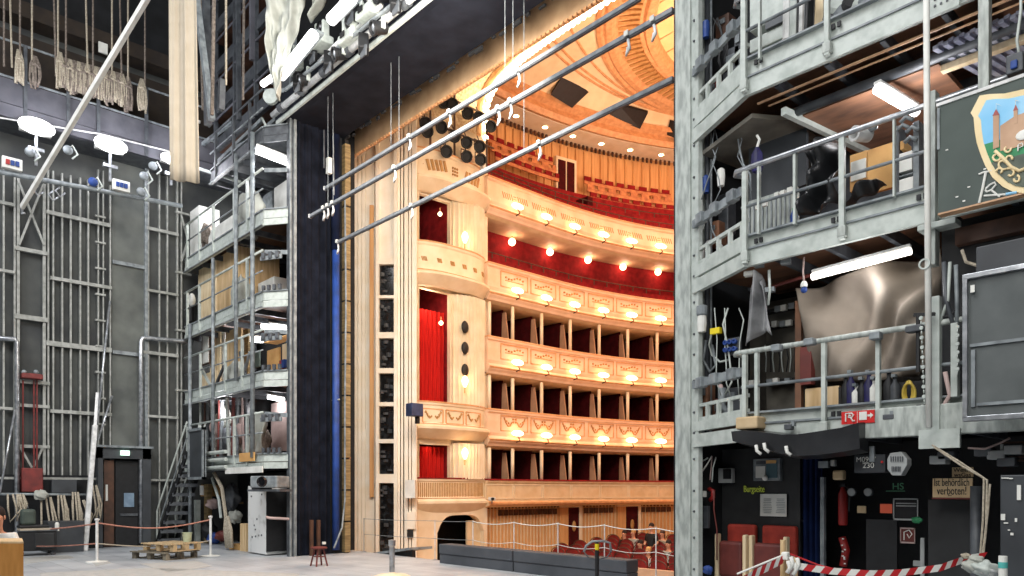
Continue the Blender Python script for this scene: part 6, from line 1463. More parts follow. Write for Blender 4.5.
t = thing('wall_intercom', 'grey wall box with dark screen left of the lit key cabinet', 'intercom', G(724,483,8.64)); plate('case','grey_box','',718,732,468,483,8.56,.08,parent=t,bevel=.01); plate('screen','black','',723,731,469,479,8.55,.012,parent=t)
for i,(pts,m) in enumerate((([(712,456),(706,466),(701,473)],'paper'),([(712,456),(711,470),(710,480)],'pink'),([(716,457),(713,468),(712,482)],'steel_pale'),([(714,490),(714,510),(717,530),(717,560)],'seat_brown'),([(708,458),(701,462)],'steel_pale'))):
    wires('wall_cable','cable on the dark wall left of the grey intercom, %s' % ORD[i],pts,.009,m,8.2)
t = thing('handset', 'dark red telephone handset on the wall beside the white switch', 'telephone', G(711,500,8.3)); MB().tube([G(709,489,8.3),G(713,491,8.28),G(713,497,8.28),G(710,500,8.3)],.03,8).build('handset_body','red',t,smooth=True)
plate('white_switch','paper','small white switch box left of the red handset',700.5,704.5,491,497,8.9,.05,'switch')
plate('grey_duct','steel_dark','narrow grey duct plate on the wall left of the red seats',703,708,506,528,8.9,.05,'duct')
plate('door_edge_switch','paper','small white switch at the edge of the dark blue curtain',794,797,487,490,8.95,.05,'switch'); plate('lock_plate','paper','small white lock plate lower on the dark blue curtain edge',799.5,805,519.5,522,8.95,.04,'lock')
plate('switch_strip','black','black switch strip below the white switch at the curtain edge',793,797.5,490,514,8.96,.05,'switch')
D('navy_drape','#16264e','#0b1330',rough=.9,scale=3,spec=.15)
MB().grid(40,2,lambda u,v: V((G(803+19*u,HZ,8.7).x, 8.7+.05*math.sin(u*22), .0+2.1*v))).build('blue_curtain','navy_drape',label='dark blue pleated curtain beside the grey upright post under the deck',cat='curtain',solid=.01)
plate('upright_post','steel_mid','grey upright post right of the dark blue curtain',820,824,477,640,8.5,.06,'post')
# theatre seats
def seat(px0, px1, px2, label):
    k = 8.2; Y = 8.4
    x0, x1, x2 = [G(p,HZ,Y).x for p in (px0,px1,px2)]
    t = thing('theatre_seat', label, 'seat', V(((x0+x2)/2, Y, 0)))
    w_ = x2-x0
    MB().box((x0+w_*.58, Y+.22, .83), (w_*.88,.09,.66)).build('backrest','seat_red',t,bevel=.03)
    MB().box((x0+w_*.48, Y+.05, .72), (w_*.74,.12,.46)).build('folded_seat','seat_brown',t,bevel=.04)
    for x in (x0+.03, x2-.03):
        MB().box((x, Y+.02, .55), (.05,.09,.98)).build('wooden_arm_post','ply_lit',t,bevel=.015)
        MB().box((x, Y+.1, .05), (.06,.4,.08)).build('foot','steel_dark',t)
    MB().box(((x0+x2)/2, Y+.2, .35), (w_*.9,.04,.06)).build('cross_rail','steel_dark',t)
seat(715, 731, 747, 'left red folding theatre seat against the black board wall')
seat(749, 770, 788, 'right red folding theatre seat against the black board wall, behind the barrier post')
bag(G(708,570,7.9),(.06,.05,.05),'blue and white object on the floor at the left of the red seats','blue','blue_item',70)
# stuff on dark wall right
t = thing('fire_extinguisher', 'red fire extinguisher hanging on the dark wall beside the blue curtain', 'extinguisher', G(843,526,8.6)); c = G(843,507,8.6)
MB().lathe(c+V((0,0,-.21)),[(.045,0),(.052,.03),(.052,.36),(.03,.41),(.02,.44)],16).build('cylinder','red',t,smooth=True); MB().box(c+V((0,0,.25)),(.06,.05,.04)).build('valve','black',t); MB().tube([c+V((.02,-.02,.25)),c+V((.09,-.02,.2)),c+V((.08,-.03,-.05))],.01,6).build('hose','black',t,smooth=True)
t = thing('red_hose_item','narrow red item with white specks below the extinguisher','hose',G(845,565,8.6)); MB().tube([G(842,537,8.6),G(846,550,8.6),G(843,566,8.6)],.045,8).build('body','red',t,smooth=True); 
b = MB()
for q in range(8): b.box(G(842+3*R.random(),538+26*R.random(),8.54),(.02,.01,.015))
b.build('specks','paper',t)
for i,x in enumerate((852.5,869)):
    c = G(x,492,8.5); t = thing('pressure_gauge','small round white gauge on the dark wall, %s of two'%['left','right'][i],'gauge',c-V((0,0,.04)),group=None); MB().lathe(c,[(.042,0),(.045,.03),(.035,.035),(.01,.035)],16,ax=(0,-1,0)).build('dial','grey_box',t); MB().lathe(c,[(.046,-.02),(.05,.03),(.045,.035),(.045,-.02)],16,ax=(0,-1,0)).build('rim','steel_dark',t)
plate('beige_bucket','sign_board','beige cup shaped box under the deck above the fire extinguisher',832,843,470,480,8.4,.1,'box',bevel=.02)
plate('grey_socket','steel_mid','grey socket box left of the beige cup shaped box',818,828,461,468,8.4,.06,'socket'); plate('grey_socket','grey_box','small pale socket box directly beside the beige cup shaped box',830.5,834.5,460,466,8.4,.06,'socket')
plate('small_plate','sign_board','small beige label plate below the round gauges',857,866,506,513,8.5,.02,'plate')
t = thing('numbered_box','dark steel box with chalked numbers hanging under the deck','box',G(868,473,7.6)); plate('case','panel_dark','',854,885,454,473,7.6,.2,parent=t,bevel=.01)
text('M0907', G(856,462,7.59), .07, 'paper', t); text('230', G(862.5,468,7.59), .075, 'paper', t); text('lev', G(862.5,464.2,7.59), .045, 'paper', t); plate('bracket','steel_mid','',869,874,446,462,7.56,.03,parent=t); MB().ball(G(882,462,7.57),.012).build('red_lamp','red_sign',t)
t = thing('vent_box','grey eight sided device with vent slots under the deck','device',G(898,476,7.5))
p = [(890,453),(901,451.5),(907,459),(907,465),(901,475.5),(892,475.5),(887,469),(887,459)]
MB().prism([onY(x,y,7.5) for x,y in p],(0,.12,0)).build('case','grey_box',t,bevel=.008); b = MB()
for q in range(6): 
    c = onY(891+2.3*q,459,7.49); b.box(c,(.008,.01,.05)); c = onY(892+1.6*q,469,7.49); b.box(c,(.006,.01,.05))
b.build('slot_pattern','steel_dark',t)
t = thing('chalk_mark','green chalk scribble reading HS on the dark wall','writing',G(895,490,8.3)); text('HS', G(892,489.5,8.3), .1, mat('chalkg','#5f9a76','#4b8463'), t); MB().tube([G(886,491,8.3),G(905,491,8.3)],.004,5).build('underline',MATS['chalkg'],t)
plate('orange_sheet',emis('orange_print_glow','#c9573a',.15),'small glowing orange printed sheet left of the framed display',880,892,504,513,8.3,.01,'sheet')  # print given a slight glow in its colour, not a lit screen
t = thing('framed_display','small dark panel with pale frame and two white lines on the dark wall','panel',G(906,520,8.3)); plate('panel','black','',893,918,498.5,520,8.3,.04,parent=t)
b = MB()
for (x0,x1,y0_,y1_) in ((893,918,498.5,499.5),(893,918,519,520),(893,894.2,498.5,520),(917,918,498.5,520),(896,916,503,503.9),(896,916,505.5,506.4)):
    p_, q_ = G(x0,y1_,8.28), G(x1,y0_,8.28); b.bx(p_.x,8.28,p_.z,q_.x,8.29,q_.z)
b.build('frame_and_lines','grey_box',t)
bag(G(917,520,8.2),(.05,.03,.03),'small green object at the corner of the framed display','green_p','green_item',80)
t = thing('hose_reel_sign','faded dark red sign with white hose symbol low on the dark wall','sign',G(907,543,8.3)); plate('plate','seat_brown','',900,915,528,543,8.3,.01,parent=t)
MB().tube([G(904,540,8.29),G(904,532,8.29),G(909,530,8.29),G(912,534,8.29),G(909,538,8.29),G(907,534,8.29)],.006,5).build('hose_symbol','paper',t)
b = MB()
for (x0,x1,y0_,y1_) in ((900,915,528,528.8),(900,915,542.2,543),(900,900.8,528,543),(914.2,915,528,543)):
    p_, q_ = G(x0,y1_,8.28), G(x1,y0_,8.28); b.bx(p_.x,8.28,p_.z,q_.x,8.29,q_.z)
b.build('white_edge','pink',t)
plate('grey_switch','grey_box','small grey switch box low on the dark wall right of the faded red sign',913,921,561,566,8.3,.03,'switch')
MB().tube([G(922.5,538,8.0),G(922.5,590,8.0)],.02,6).build('white_rod','grey_box',label='thin pale rod standing before the dark wall below the faded red sign',cat='rod')
plate('dark_locker','black','black locker door on the dark wall beneath the framed display',866,897,520,576,8.35,.05,'locker'); plate('dark_locker','wallblk','dark locker door under the beige German sign',928,972,500,600,8.2,.05,'locker')
# verboten sign
YV = 7.9
def Vv(px, py, d=0): p = onY(px,py,YV); return V((p.x,YV-d,p.z))
t = thing('warning_sign','beige board sign reading Ist behördlich verboten in black letters','sign',Vv(952,498)); a, c = Vv(932.5,497.5), Vv(972.5,478); MB().bx(a.x,YV,a.z,c.x,YV+.02,c.z).build('board','sign_board',t,bevel=.003); MB().bx(a.x-.005,YV-.005,a.z-.015,c.x+.005,YV+.02,a.z).build('red_edge','seat_brown',t)
w_ = c.x-a.x
o = text('Ist behördlich', Vv(934,486,.004), .1, 'black', t); o.scale = (w_*.94/.585, 1.05, 1)
o = text('verboten!', Vv(937,494.5,.004), .11, 'black', t); o.scale = (w_*.82/.475, 1.0, 1)
MB().bx(Vv(948,497,.003).x,YV-.004,Vv(948,496).z,Vv(952,497).x,YV-.002,Vv(952,495.4).z).build('small_print','black',t)
t = thing('warning_sign','smaller beige sign partly covered, fixed above the main beige German sign','sign',Vv(961,478)); a, c = Vv(951,477), Vv(972,467); MB().bx(a.x,YV+.03,a.z,c.x,YV+.05,c.z).build('board','sign_board',t); 
text('Weitha', Vv(952.5,472,-.026), .055, 'black', t); text('wsGas', Vv(953,476.8,-.026), .055, 'black', t)
t = thing('steel_cabinet','dark steel cabinet at the right edge with white marks on its face','cabinet',G(1010,640,6.9)); a, c = G(1000,640,6.9), G(1000,475,6.9)
MB().bx(a.x,6.9,.0,-.4,7.4,c.z).build('body','panel_dark',t,bevel=.01); 
b = MB()
for (x,y,w2,h2) in ((1005,478,.05,.008),(1010,478.5,.04,.008),(1003,517,.03,.05),(1006,523,.03,.01),(1012,534,.02,.02),(1016,520,.015,.03),(1009,530,.015,.01)): b.box(G(x,y,6.89),(w2,.006,h2))
b.build('white_marks','paper',t); p_, q_ = G(1017,500,6.89), G(1021,485,6.89); MB().bx(p_.x,6.885,p_.z,q_.x,6.9,q_.z).build('white_label','paper',t)
b = MB()
for i,(x,y) in enumerate(((940,460),(948,456),(998,455),(1008,462),(1015,450),(985,452))): 
    MB().box(G(x,y,7.7),(.14,.15,.08)).build('ceiling_fitting','steel_dark' if i%2 else 'grey_box',label='small fitting in the dark under the deck at right, %s'%ORD[i],cat='fitting',bevel=.01)
MB().tube([G(968,448,7.6),G(985,449,7.6),G(1000,443,7.6),G(1010,438,7.6)],.01,6).build('thin_cable','pink',label='thin pale cable under the deck at the right edge',cat='cable',smooth=True)
t = thing('louver_panel','dark brown slatted louver under the deck at the right edge','louver',G(1012,462,7.7))
for q in range(6): MB().bx(G(1003,HZ,7.7).x,7.7,G(1003,462-3.6*q,7.7).z,-.3,7.75,G(1003,460-3.6*q,7.7).z).build('slat','brown',t)
plate('small_conduit','grey_box','vertical conduit end left of the dark brown louver',1000,1003,444,460,7.65,.03,'conduit')
MB().tube([G(976,486,7.85),G(976,640,7.85)],.05,8).build('dark_pipe','steel_dark',label='thick dark grey pipe standing right of the German sign',cat='pipe',smooth=True)
# clutter bottom right
for i,(x,y,r,m) in enumerate(((972,566,.13,'cloth_white'),(984,568,.16,'steel_pale'),(966,556,.06,'rope'),(976,560,.1,'cloth_white'),(990,572,.12,'grey_box'))): bag(onY(x,y,5.9),(r*.5,r*.4,r*.32),'crumpled pale plastic bundle at the barrier on the right, %s'%ORD[i],m,'plastic_bundle',90+i)
t = thing('white_tube','white upright tube with turquoise band at the lower right','tube',onY(1002,585,5.6)); MB().tube([onY(1003,600,5.6),onY(1003,556,5.6)],.026,12).build('tube','paper',t); MB().tube([onY(1003,568,5.6),onY(1003,562,5.6)],.0275,12).build('band',mat('turq','#56b5ae','#4aa49e'),t)
# ---------------------------------------------------------------- barriers
D('tape_red','#c3262a','#b01f24',rough=.45,scale=4)
def tape(name, label, pts, w_=.07, n=22, k=None):
    t = thing(name, label, 'barrier tape', pts[0])
    segs = []; tot = [0]
    for a_, b_ in zip(pts, pts[1:]): tot.append(tot[-1]+(b_-a_).length)
    def p_at(d):
        for i in range(len(pts)-1):
            if d <= tot[i+1] or i == len(pts)-2: return pts[i].lerp(pts[i+1], (d-tot[i])/(tot[i+1]-tot[i]))
    for par, m in ((0,'paper'),(1,'tape_red')):
        b = MB()
        for i in range(n):
            if i % 2 == par:
                a_, c_ = p_at(tot[-1]*i/n), p_at(tot[-1]*(i+1)/n); ax = (c_-a_).normalized()*w_*.35; u = V((0,0,w_/2)); nn = V((0,.004,0))
                vs = [a_-u-ax, c_-u-ax, c_+u+ax, a_+u+ax]; b.prism(vs, nn)
        b.build('white_stripes' if par == 0 else 'red_stripes', m, t)
    return t
post = at(785,560,5.6)
t = thing('barrier_post','bundle of wooden barrier posts with white tape at the bottom right','barrier post', V((post.x,post.y,0)))
for i,(px,h) in enumerate(((783,540),(787,552),(791,556),(795,556))):
    p = at(px,h,5.6+.05*i); MB().tube([V((p.x,p.y,0)),p],.02,10).build('stake','ply' if i != 2 else 'pink',t,bevel=0)
MB().box(at(785.5,556,5.5),(.05,.05,.06)).build('cap','yellow' if False else 'paper',t,bevel=.01)
for (x,y) in ((788,564),(791,560),(794,566),(797,561)): MB().tube([at(x,y-3,5.45),at(x+2,y+4,5.45),at(x-1,y+9,5.45)],.015,6).build('white_tie','paper',t,smooth=True)
tape('barrier_tape','red and white striped tape left of the wooden barrier posts', [at(737,584,5.2), at(760,571,5.35), at(784,559,5.5)], .06, 10)
tape('barrier_tape','red and white striped tape sagging right from the wooden barrier posts', [at(797,566,5.5), at(830,571,5.4), at(870,574,5.3), at(900,573,5.3), at(940,568,5.3), at(968,558,5.4), at(985,556,5.4)], .05, 24)
MB().tube([at(737,574,5.6),at(786,554,5.55)],.008,6).build('barrier_rope','paper',label='thin white cord above the left red and white tape',cat='cord')
MB().tube([at(790,554,5.55),at(818,565,5.5),at(860,576,5.4)],.008,6).build('barrier_rope','tape_red',label='thin red cord above the right red and white tape',cat='cord')
# left barrier posts
lp = []
for i,(px,yb,yt) in enumerate(((97,562,521),(210.5,556,518))):
    g = onZ(px,yb,0); tpt = at(px,yt,(g-EYE).length/ray(px,yb).length); lp.append((g,tpt))
    t = thing('barrier_post','thin white barrier post with %s'%['orange cord near the leaning white post','orange cord by the left bridge tower'][i],'barrier post',g)
    MB().tube([g,V((g.x,g.y,tpt.z))],.03,10).build('post','white_metal',t); MB().lathe(g,[(.22,0),(.22,.015),(.04,.03),(.04,.05)],20).build('base_plate','paper',t); MB().lathe(V((g.x,g.y,tpt.z)),[(.035,0),(.05,.02),(.05,.05),(.01,.06)],12).build('cap','white_metal',t)
def cord(a, b_, sag, r, m, label):
    pts = [a.lerp(b_, i/12) - V((0,0,sag*math.sin(math.pi*i/12))) for i in range(13)]
    MB().tube(pts, r, 6).build('barrier_rope', m, label=label, cat='cord', smooth=True)
D('cord_or','#b98270','#9e6a5a',rough=.8,scale=20)
A0 = at(24,530,18.3); A1 = at(24,546,18.3)
cord(A0, lp[0][1]-V((0,0,.06)), .03, .018, 'cord_or','upper orange cord from the desk to the first thin white barrier post')
cord(A1, lp[0][1]-V((0,0,.5)), .03, .015, 'cord_or','lower orange cord from the desk to the first thin white barrier post')
cord(lp[0][1]-V((0,0,.04)), lp[1][1]-V((0,0,.04)), .16, .018, 'cord_or','upper orange cord sagging between the two thin white barrier posts')
cord(lp[0][1]-V((0,0,.5)), lp[1][1]-V((0,0,.55)), .10, .015, 'cloth_beige','lower pale cord sagging between the two thin white barrier posts')
# chrome bollard
g = onZ(392,577,0); t = thing('belt_post','chrome belt post with round base in the middle foreground','barrier post',g)
g = V((g.x,g.y,0)); kk = (g-EYE).dot(V((-CA,SA,0))); ztop = at(396,540,kk).z
MB().lathe(g,[(.02,0),(.05,.03),(.05,ztop-.12),(.065,ztop-.1),(.065,ztop),(.01,ztop+.01)],16).build('pole','alu',t); MB().lathe(g,[(.34,0),(.34,.02),(.25,.05),(.07,.07),(.05,.09)],28).build('round_base','cream',t,smooth=False); MB().bx(g.x-.045,g.y-.045,ztop-.12,g.x-.02,g.y+.045,ztop-.02).build('belt_head','steel_dark',t)
g = onZ(597,600,0); kk = (g-EYE).dot(V((-CA,SA,0))); t = thing('belt_post','black belt post with yellow sticker before the dark bench','barrier post',g); ztop = at(597,543,kk).z
MB().lathe(g,[(.03,0),(.03,ztop),(.01,ztop+.01)],16).build('pole','black',t); MB().lathe(g,[(.2,0),(.2,.03),(.04,.05)],24).build('round_base','black',t)
MB().lathe(g,[(.031,ztop-.1),(.032,ztop-.1),(.032,ztop-.01),(.031,ztop-.01)],12).build('yellow_sticker','yellow',t)
MB().tube([at(584,552,kk),at(586,546,kk),at(592,541.5,kk),at(604,541,kk),at(610,543,kk),at(611,552,kk)],.018,8).build('upper_hoop','steel_mid',t,smooth=True)
MB().tube([at(584,552,kk),at(588,557,kk),at(597,560,kk),at(607,557,kk),at(611,552,kk)],.01,8).build('lower_hoop','steel_dark',t,smooth=True)
# stage edge rope fence
YF = 10.17
fp = [(364,518,551),(435,520,556),(473,520.5,562),(514,521.5,566),(558,522.5,569),(604.5,524,575),(656,527,583)]
fpos = []
for i,(px,yt,yb) in enumerate(fp):
    x = ray(px).x*YF/ray(px).y; zt_ = onY(px,yt,YF).z; fpos.append((x,zt_))
    t = thing('fence_post','thin pale post of the rope fence along the stage edge, %s from the left'%ORD[i],'fence post',V((x,YF,0)),group='posts of the stage edge fence')
    MB().tube([(x,YF,0),(x,YF,zt_)],.011,8).build('rod','steel_mid' if i<1 else 'white_metal',t); MB().lathe((x,YF,0),[(.06,0),(.06,.01),(.02,.02)],14).build('foot','steel_mid',t)
for i,((xa,za),(xb,zb2)) in enumerate(zip(fpos,fpos[1:]+[(-5.75,.93)])):
    for j,dz in enumerate((.02,.42)):
        if i == 0 and j == 0: pass
        pts = [V((xa+(xb-xa)*q/10,YF-.01,(za+(zb2-za)*q/10)-dz-(.05 if i>1 else .01)*math.sin(math.pi*q/10))) for q in range(11)]
        MB().tube(pts,.006 if i<2 or j else .009,6).build('fence_rope','paper' if i>1 else 'steel_mid',label='%s rope span of the stage edge fence, %s span from the left'%(['upper','lower'][j],ORD[i]),cat='rope',group=None,smooth=True)
# benches
for i,(xa,xb) in enumerate(((-12.98,-10.63),(-10.59,-7.8))):
    t = thing('dark_bench','dark grey padded bench block at the stage edge, %s'%['left one starting at the low arch','right one behind the black belt post'][i],'bench block',V(((xa+xb)/2,10.0,0)))
    MB().bx(xa,9.82,0,xb,10.12,.2).build('lower_block','bench',t,bevel=.012); MB().bx(xa,9.8,.205,xb,10.13,.42).build('upper_block','bench',t,bevel=.02)
t = thing('pit_hatch','low grey wedge platform with dark front beside the cream pilaster','platform',V((-15.4,10.3,0)))
p = [onZ(368,552,0.0),onZ(408,549.5,.0),onZ(416,548,.0)]
MB().prism([V((-16.3,10.22,.0)),V((-14.7,10.22,.22)),V((-14.7,10.9,.22)),V((-16.3,10.9,.0))][::1]+[],(0,0,-.06)).build('top_board','steel_mid',t); MB().bx(-16.0,10.3,-.3,-14.7,10.4,.14).build('dark_front','black',t)
# pallets
D('pallet','#c9b08a','#a98f68',rough=.8,scale=3,stretch=(4,1,1))
D('pallet_d','#8a8170','#5f584c',rough=.85,scale=4)
c0 = onZ(165,558,0); ang = .35
def loc(c, x, y, z): return V((c.x+x*math.cos(ang)-y*math.sin(ang), c.y+x*math.sin(ang)+y*math.cos(ang), z))
for lv,(z,m,label,dx) in enumerate(((0,'pallet_d','grey weathered wooden pallet on the floor, lower of two',0),(.2,'pallet','pale wooden pallet lying on the grey weathered one',.25))):
    t = thing('wooden_pallet',label,'pallet',V((c0.x,c0.y,z)))
    W_, D_ = (1.2,.85) if lv == 0 else (1.05,.75)
    for q in range(5): MB().box(loc(c0,dx,-D_/2+D_*q/4,z+.165),(W_,.11,.025),ang).build('deck_plank',m,t)
    for xx in (-W_/2+.07,0,W_/2-.07):
        for yy in (-D_/2+.05,0,D_/2-.05): MB().box(loc(c0,dx+xx,yy,z+.08),(.12,.1,.13),ang).build('block',m,t)
        MB().box(loc(c0,dx+xx,0,z+.01),(.12,D_,.02),ang).build('runner',m,t)
t = thing('paint_bucket','small pale greenish bucket standing on the pallets','bucket',loc(c0,.45,.25,.38)); MB().lathe(loc(c0,.45,.25,.38),[(.09,0),(.105,.2),(.115,.2),(.115,.22),(.1,.22),(.09,.05),(.01,.05)],18).build('body',mat('bucket','#b9bf9e','#a0a687'),t)
# stool
g = onZ(319,566,0); t = thing('wooden_stool','small dark wooden stool with round seat and four legs on the stage floor','stool',g); kk = (g-EYE).dot(V((-CA,SA,0))); zs_ = at(319,547,kk).z
MB().lathe(V((g.x,g.y,zs_-.04)),[(.15,0),(.17,.01),(.17,.035),(.15,.045),(.01,.045)],20).build('seat','seat_brown',t)
for i in range(4):
    a_ = math.pi/4+i*math.pi/2; MB().tube([V((g.x+.18*math.cos(a_),g.y+.18*math.sin(a_),0)),V((g.x+.09*math.cos(a_),g.y+.09*math.sin(a_),zs_-.03))],.018,8).build('leg','seat_brown',t)
MB().tube([V((g.x+.13*math.cos(math.pi/4+i*math.pi/2),g.y+.13*math.sin(math.pi/4+i*math.pi/2),zs_*.5)) for i in range(5)],.01,6).build('stretcher','seat_brown',t)
for i,x in enumerate((312,319)): 
    p = onX(x,520,-16.5); MB().bx(-16.56,p.y-.04,0,-16.5,p.y+.04,p.z).build('wooden_strut','brown',label='brown wooden strut standing against the black drape, %s of two'%['left','right'][i],cat='strut')
MB().box(onX(324,543,-16.45),(.05,.08,.06)).build('floor_socket','paper',label='tiny white socket low on the black drape',cat='socket')
# door booth in side wall
XB = -22.6
def Bp(px,py,X=XB): return onX(px,py,X)
ya, yb2 = Bp(98,HZ).y, Bp(151,HZ).y; zt_ = Bp(98,447).z
t = thing('door_booth','black door booth with lit exit lamp at the foot of the side wall','booth',V((XB,(ya+yb2)/2,0)))
MB().bx(-23,ya,0,XB,ya+.12,zt_).build('side_post','panel_dark',t); MB().bx(-23,yb2-.22,0,XB,yb2,zt_).build('side_post','panel_dark',t); MB().bx(-23,ya,zt_-.3,XB,yb2,zt_).build('lintel','panel_dark',t); MB().bx(-23.0,ya-.05,zt_,XB+.08,yb2+.05,zt_+.06).build('roof_edge','steel_mid',t)
p, q = Bp(104,HZ,-22.75), Bp(114,HZ,-22.75); lf = MB().bx(-22.8,p.y,.03,-22.75,q.y,zt_-.35).build('wooden_door_leaf','brown',t); MB().bx(-22.75,Bp(107,HZ).y,1.3,-22.72,Bp(109,HZ).y,1.75).build('handle_plate','paper',lf)
p, q = Bp(116,HZ,-22.75), Bp(140,HZ,-22.75); lf = MB().bx(-22.85,p.y,.03,-22.8,q.y,zt_-.35).build('black_door_leaf','black',t); p, q = Bp(124,HZ,-22.78), Bp(134,HZ,-22.78); MB().bx(-22.8,p.y,Bp(124,507,-22.78).z,-22.77,q.y,Bp(124,493,-22.78).z).build('window_sheet',mat('bluegrey','#7f95a8','#6c8296'),lf)
MB().bx(-22.8,p.y-.1,Bp(124,516,-22.78).z,-22.76,q.y+.1,Bp(124,513.5,-22.78).z).build('push_bar','steel_dark',lf)
a = Bp(125,453,-22.55); MB().box(a,(.08,.22,.13)).build('exit_lamp',E_EXIT,t)
# wall ropes at floor level left
for i,(x,yt,yb3,w3) in enumerate(((16,494,520,.35),(22,494,512,.2),(49,497,545,.35),(63,495,530,.22),(67,508,545,.1),(77,492,540,.2),(82,500,528,.45),(95,485,522,.3))):
    p = onX(x,yt,-22.3); h = (yb3-yt)/740*20; b = MB(); rr2 = random.Random(i)
    for q in range(3): b.tube([p+V((0,-w3/2+w3*q/2*.6,0)),p+V((.05,-w3/2+w3*q/2,-h*.5)),p+V((0,-w3/2+w3*q/2*.8+.05,-h)),p+V((.04,w3*.3,-h*.55)),p+V((0,.02,0))],.024,6)
    b.build('rope_hank','rope',label='hank of pale rope hanging from the thin wall rail, %s from the left'%ORD[i],cat='rope',group='rope hanks on the wall rail',smooth=True)
a = onX(41,495,-22.2); bag(a,(.08,.16,.12),'white crumpled cloth on the rope rail above the case','cloth_white','white_rag',33)
# flight case with green bag
g = onZ(35,556,0); cx_, cy_ = g.x, g.y
t = thing('flight_case','black case on castors with papers on top behind the desk','case',V((cx_,cy_,0)))
d = V((.17,.985,0)); 
def Lc(a_, b_, z): return V((cx_,cy_,z)) + d*a_ + V((-d.y,d.x,0))*b_
def ob(b, a0,a1,b0,b1,z0,z1): 
    return b.prism([Lc(a0,b0,z0),Lc(a1,b0,z0),Lc(a1,b1,z0),Lc(a0,b1,z0)],(0,0,z1-z0))
ob(MB(),-.35,.45,0,.5,.12,.6).build('body','black',t,bevel=.015); ob(MB(),-.37,.47,-.02,.52,.6,.64).build('lid_edge','steel_dark',t); ob(MB(),.0,.4,-.03,0,.18,.55).build('drawer_front','wallblk',t,bevel=.01)
for q in (-.28,.38): MB().lathe(Lc(q,.1,.06),[(.06,-.02),(.06,.02)],12,ax=(1,0,0)).build('castor','steel_dark',t)
ob(MB(),.1,.35,.05,.3,.645,.66).build('papers','paper',t)
MB().bx(onX(20,HZ,-19.6).x-.4,onX(20,HZ,-19.6).y,0.69,onX(20,HZ,-19.6).x,onX(50,HZ,-19.6).y,.73).build('shelf_board','cloth_beige',label='pale shelf board above the black case',cat='shelf')
t = thing('green_bag','grey green padded bag standing on the pale shelf board','bag',V((-19.8,onX(28,HZ,-19.8).y,.74)))
a, c = onX(21,527,-19.8), onX(36,509,-19.8); MB().bx(-20.0,a.y,.8,-19.75,c.y,c.z).build('body','green_case',t,bevel=.06); MB().tube([V((-19.87,a.y+.15,c.z)),V((-19.87,(a.y+c.y)/2,c.z+.08)),V((-19.87,c.y-.15,c.z))],.02,6).build('handle','steel_dark',t,smooth=True); MB().bx(-20.05,a.y-.05,.735,-19.7,c.y+.25,.8).build('black_base','black',t,bevel=.02)
MB().lathe(onX(57,527,-21.5),[(.05,-.1),(.05,.08),(.03,.12),(.01,.12)],12).build('white_bottle','paper',label='small white bottle on the dark ledge behind the barrier cord',cat='bottle')
MB().bx(-22.6,onX(48,HZ,-21.7).y,0,-21.7,onX(84,HZ,-21.7).y,.8).build('dark_ledge','panel_dark',label='long dark blue grey ledge box at the foot of the side wall',cat='box',bevel=.01)
# desk and person at the left edge
g = onZ(12,600,0)
k = 8.5; t = thing('wooden_desk','warm brown wooden desk front cut off by the left edge of the view','desk',V((at(5,543,k).x,at(5,543,k).y,0)))
pA, pB = at(-60,543,8.6), at(23.5,543,8.6); zt_ = at(24,543.5,8.6).z
n2 = ray(24).copy(); n2.z = 0; n2 = (n2 - V((SA,CA,0))*.03).normalized()
MB().prism([V((pA.x,pA.y,0)),V((pB.x,pB.y,0)),V((pB.x,pB.y,0))+n2*.03,V((pA.x,pA.y,0))+n2*.03],(0,0,zt_)).build('front_panel','desk',t,bevel=.004)
MB().prism([V((pB.x,pB.y,0)),V((pB.x,pB.y,0))+n2*.7,V((pB.x,pB.y,0))+n2*.7-(pB-pA).normalized()*.03,V((pB.x,pB.y,0))-(pB-pA).normalized()*.03+n2*.03],(0,0,zt_)).build('side_panel','desk',t)
MB().prism([V((pA.x,pA.y,zt_)),V((pB.x,pB.y,zt_)),V((pB.x,pB.y,zt_))+n2*.7,V((pA.x,pA.y,zt_))+n2*.7],(0,0,.025)).build('desk_top','ply',t,bevel=.004)
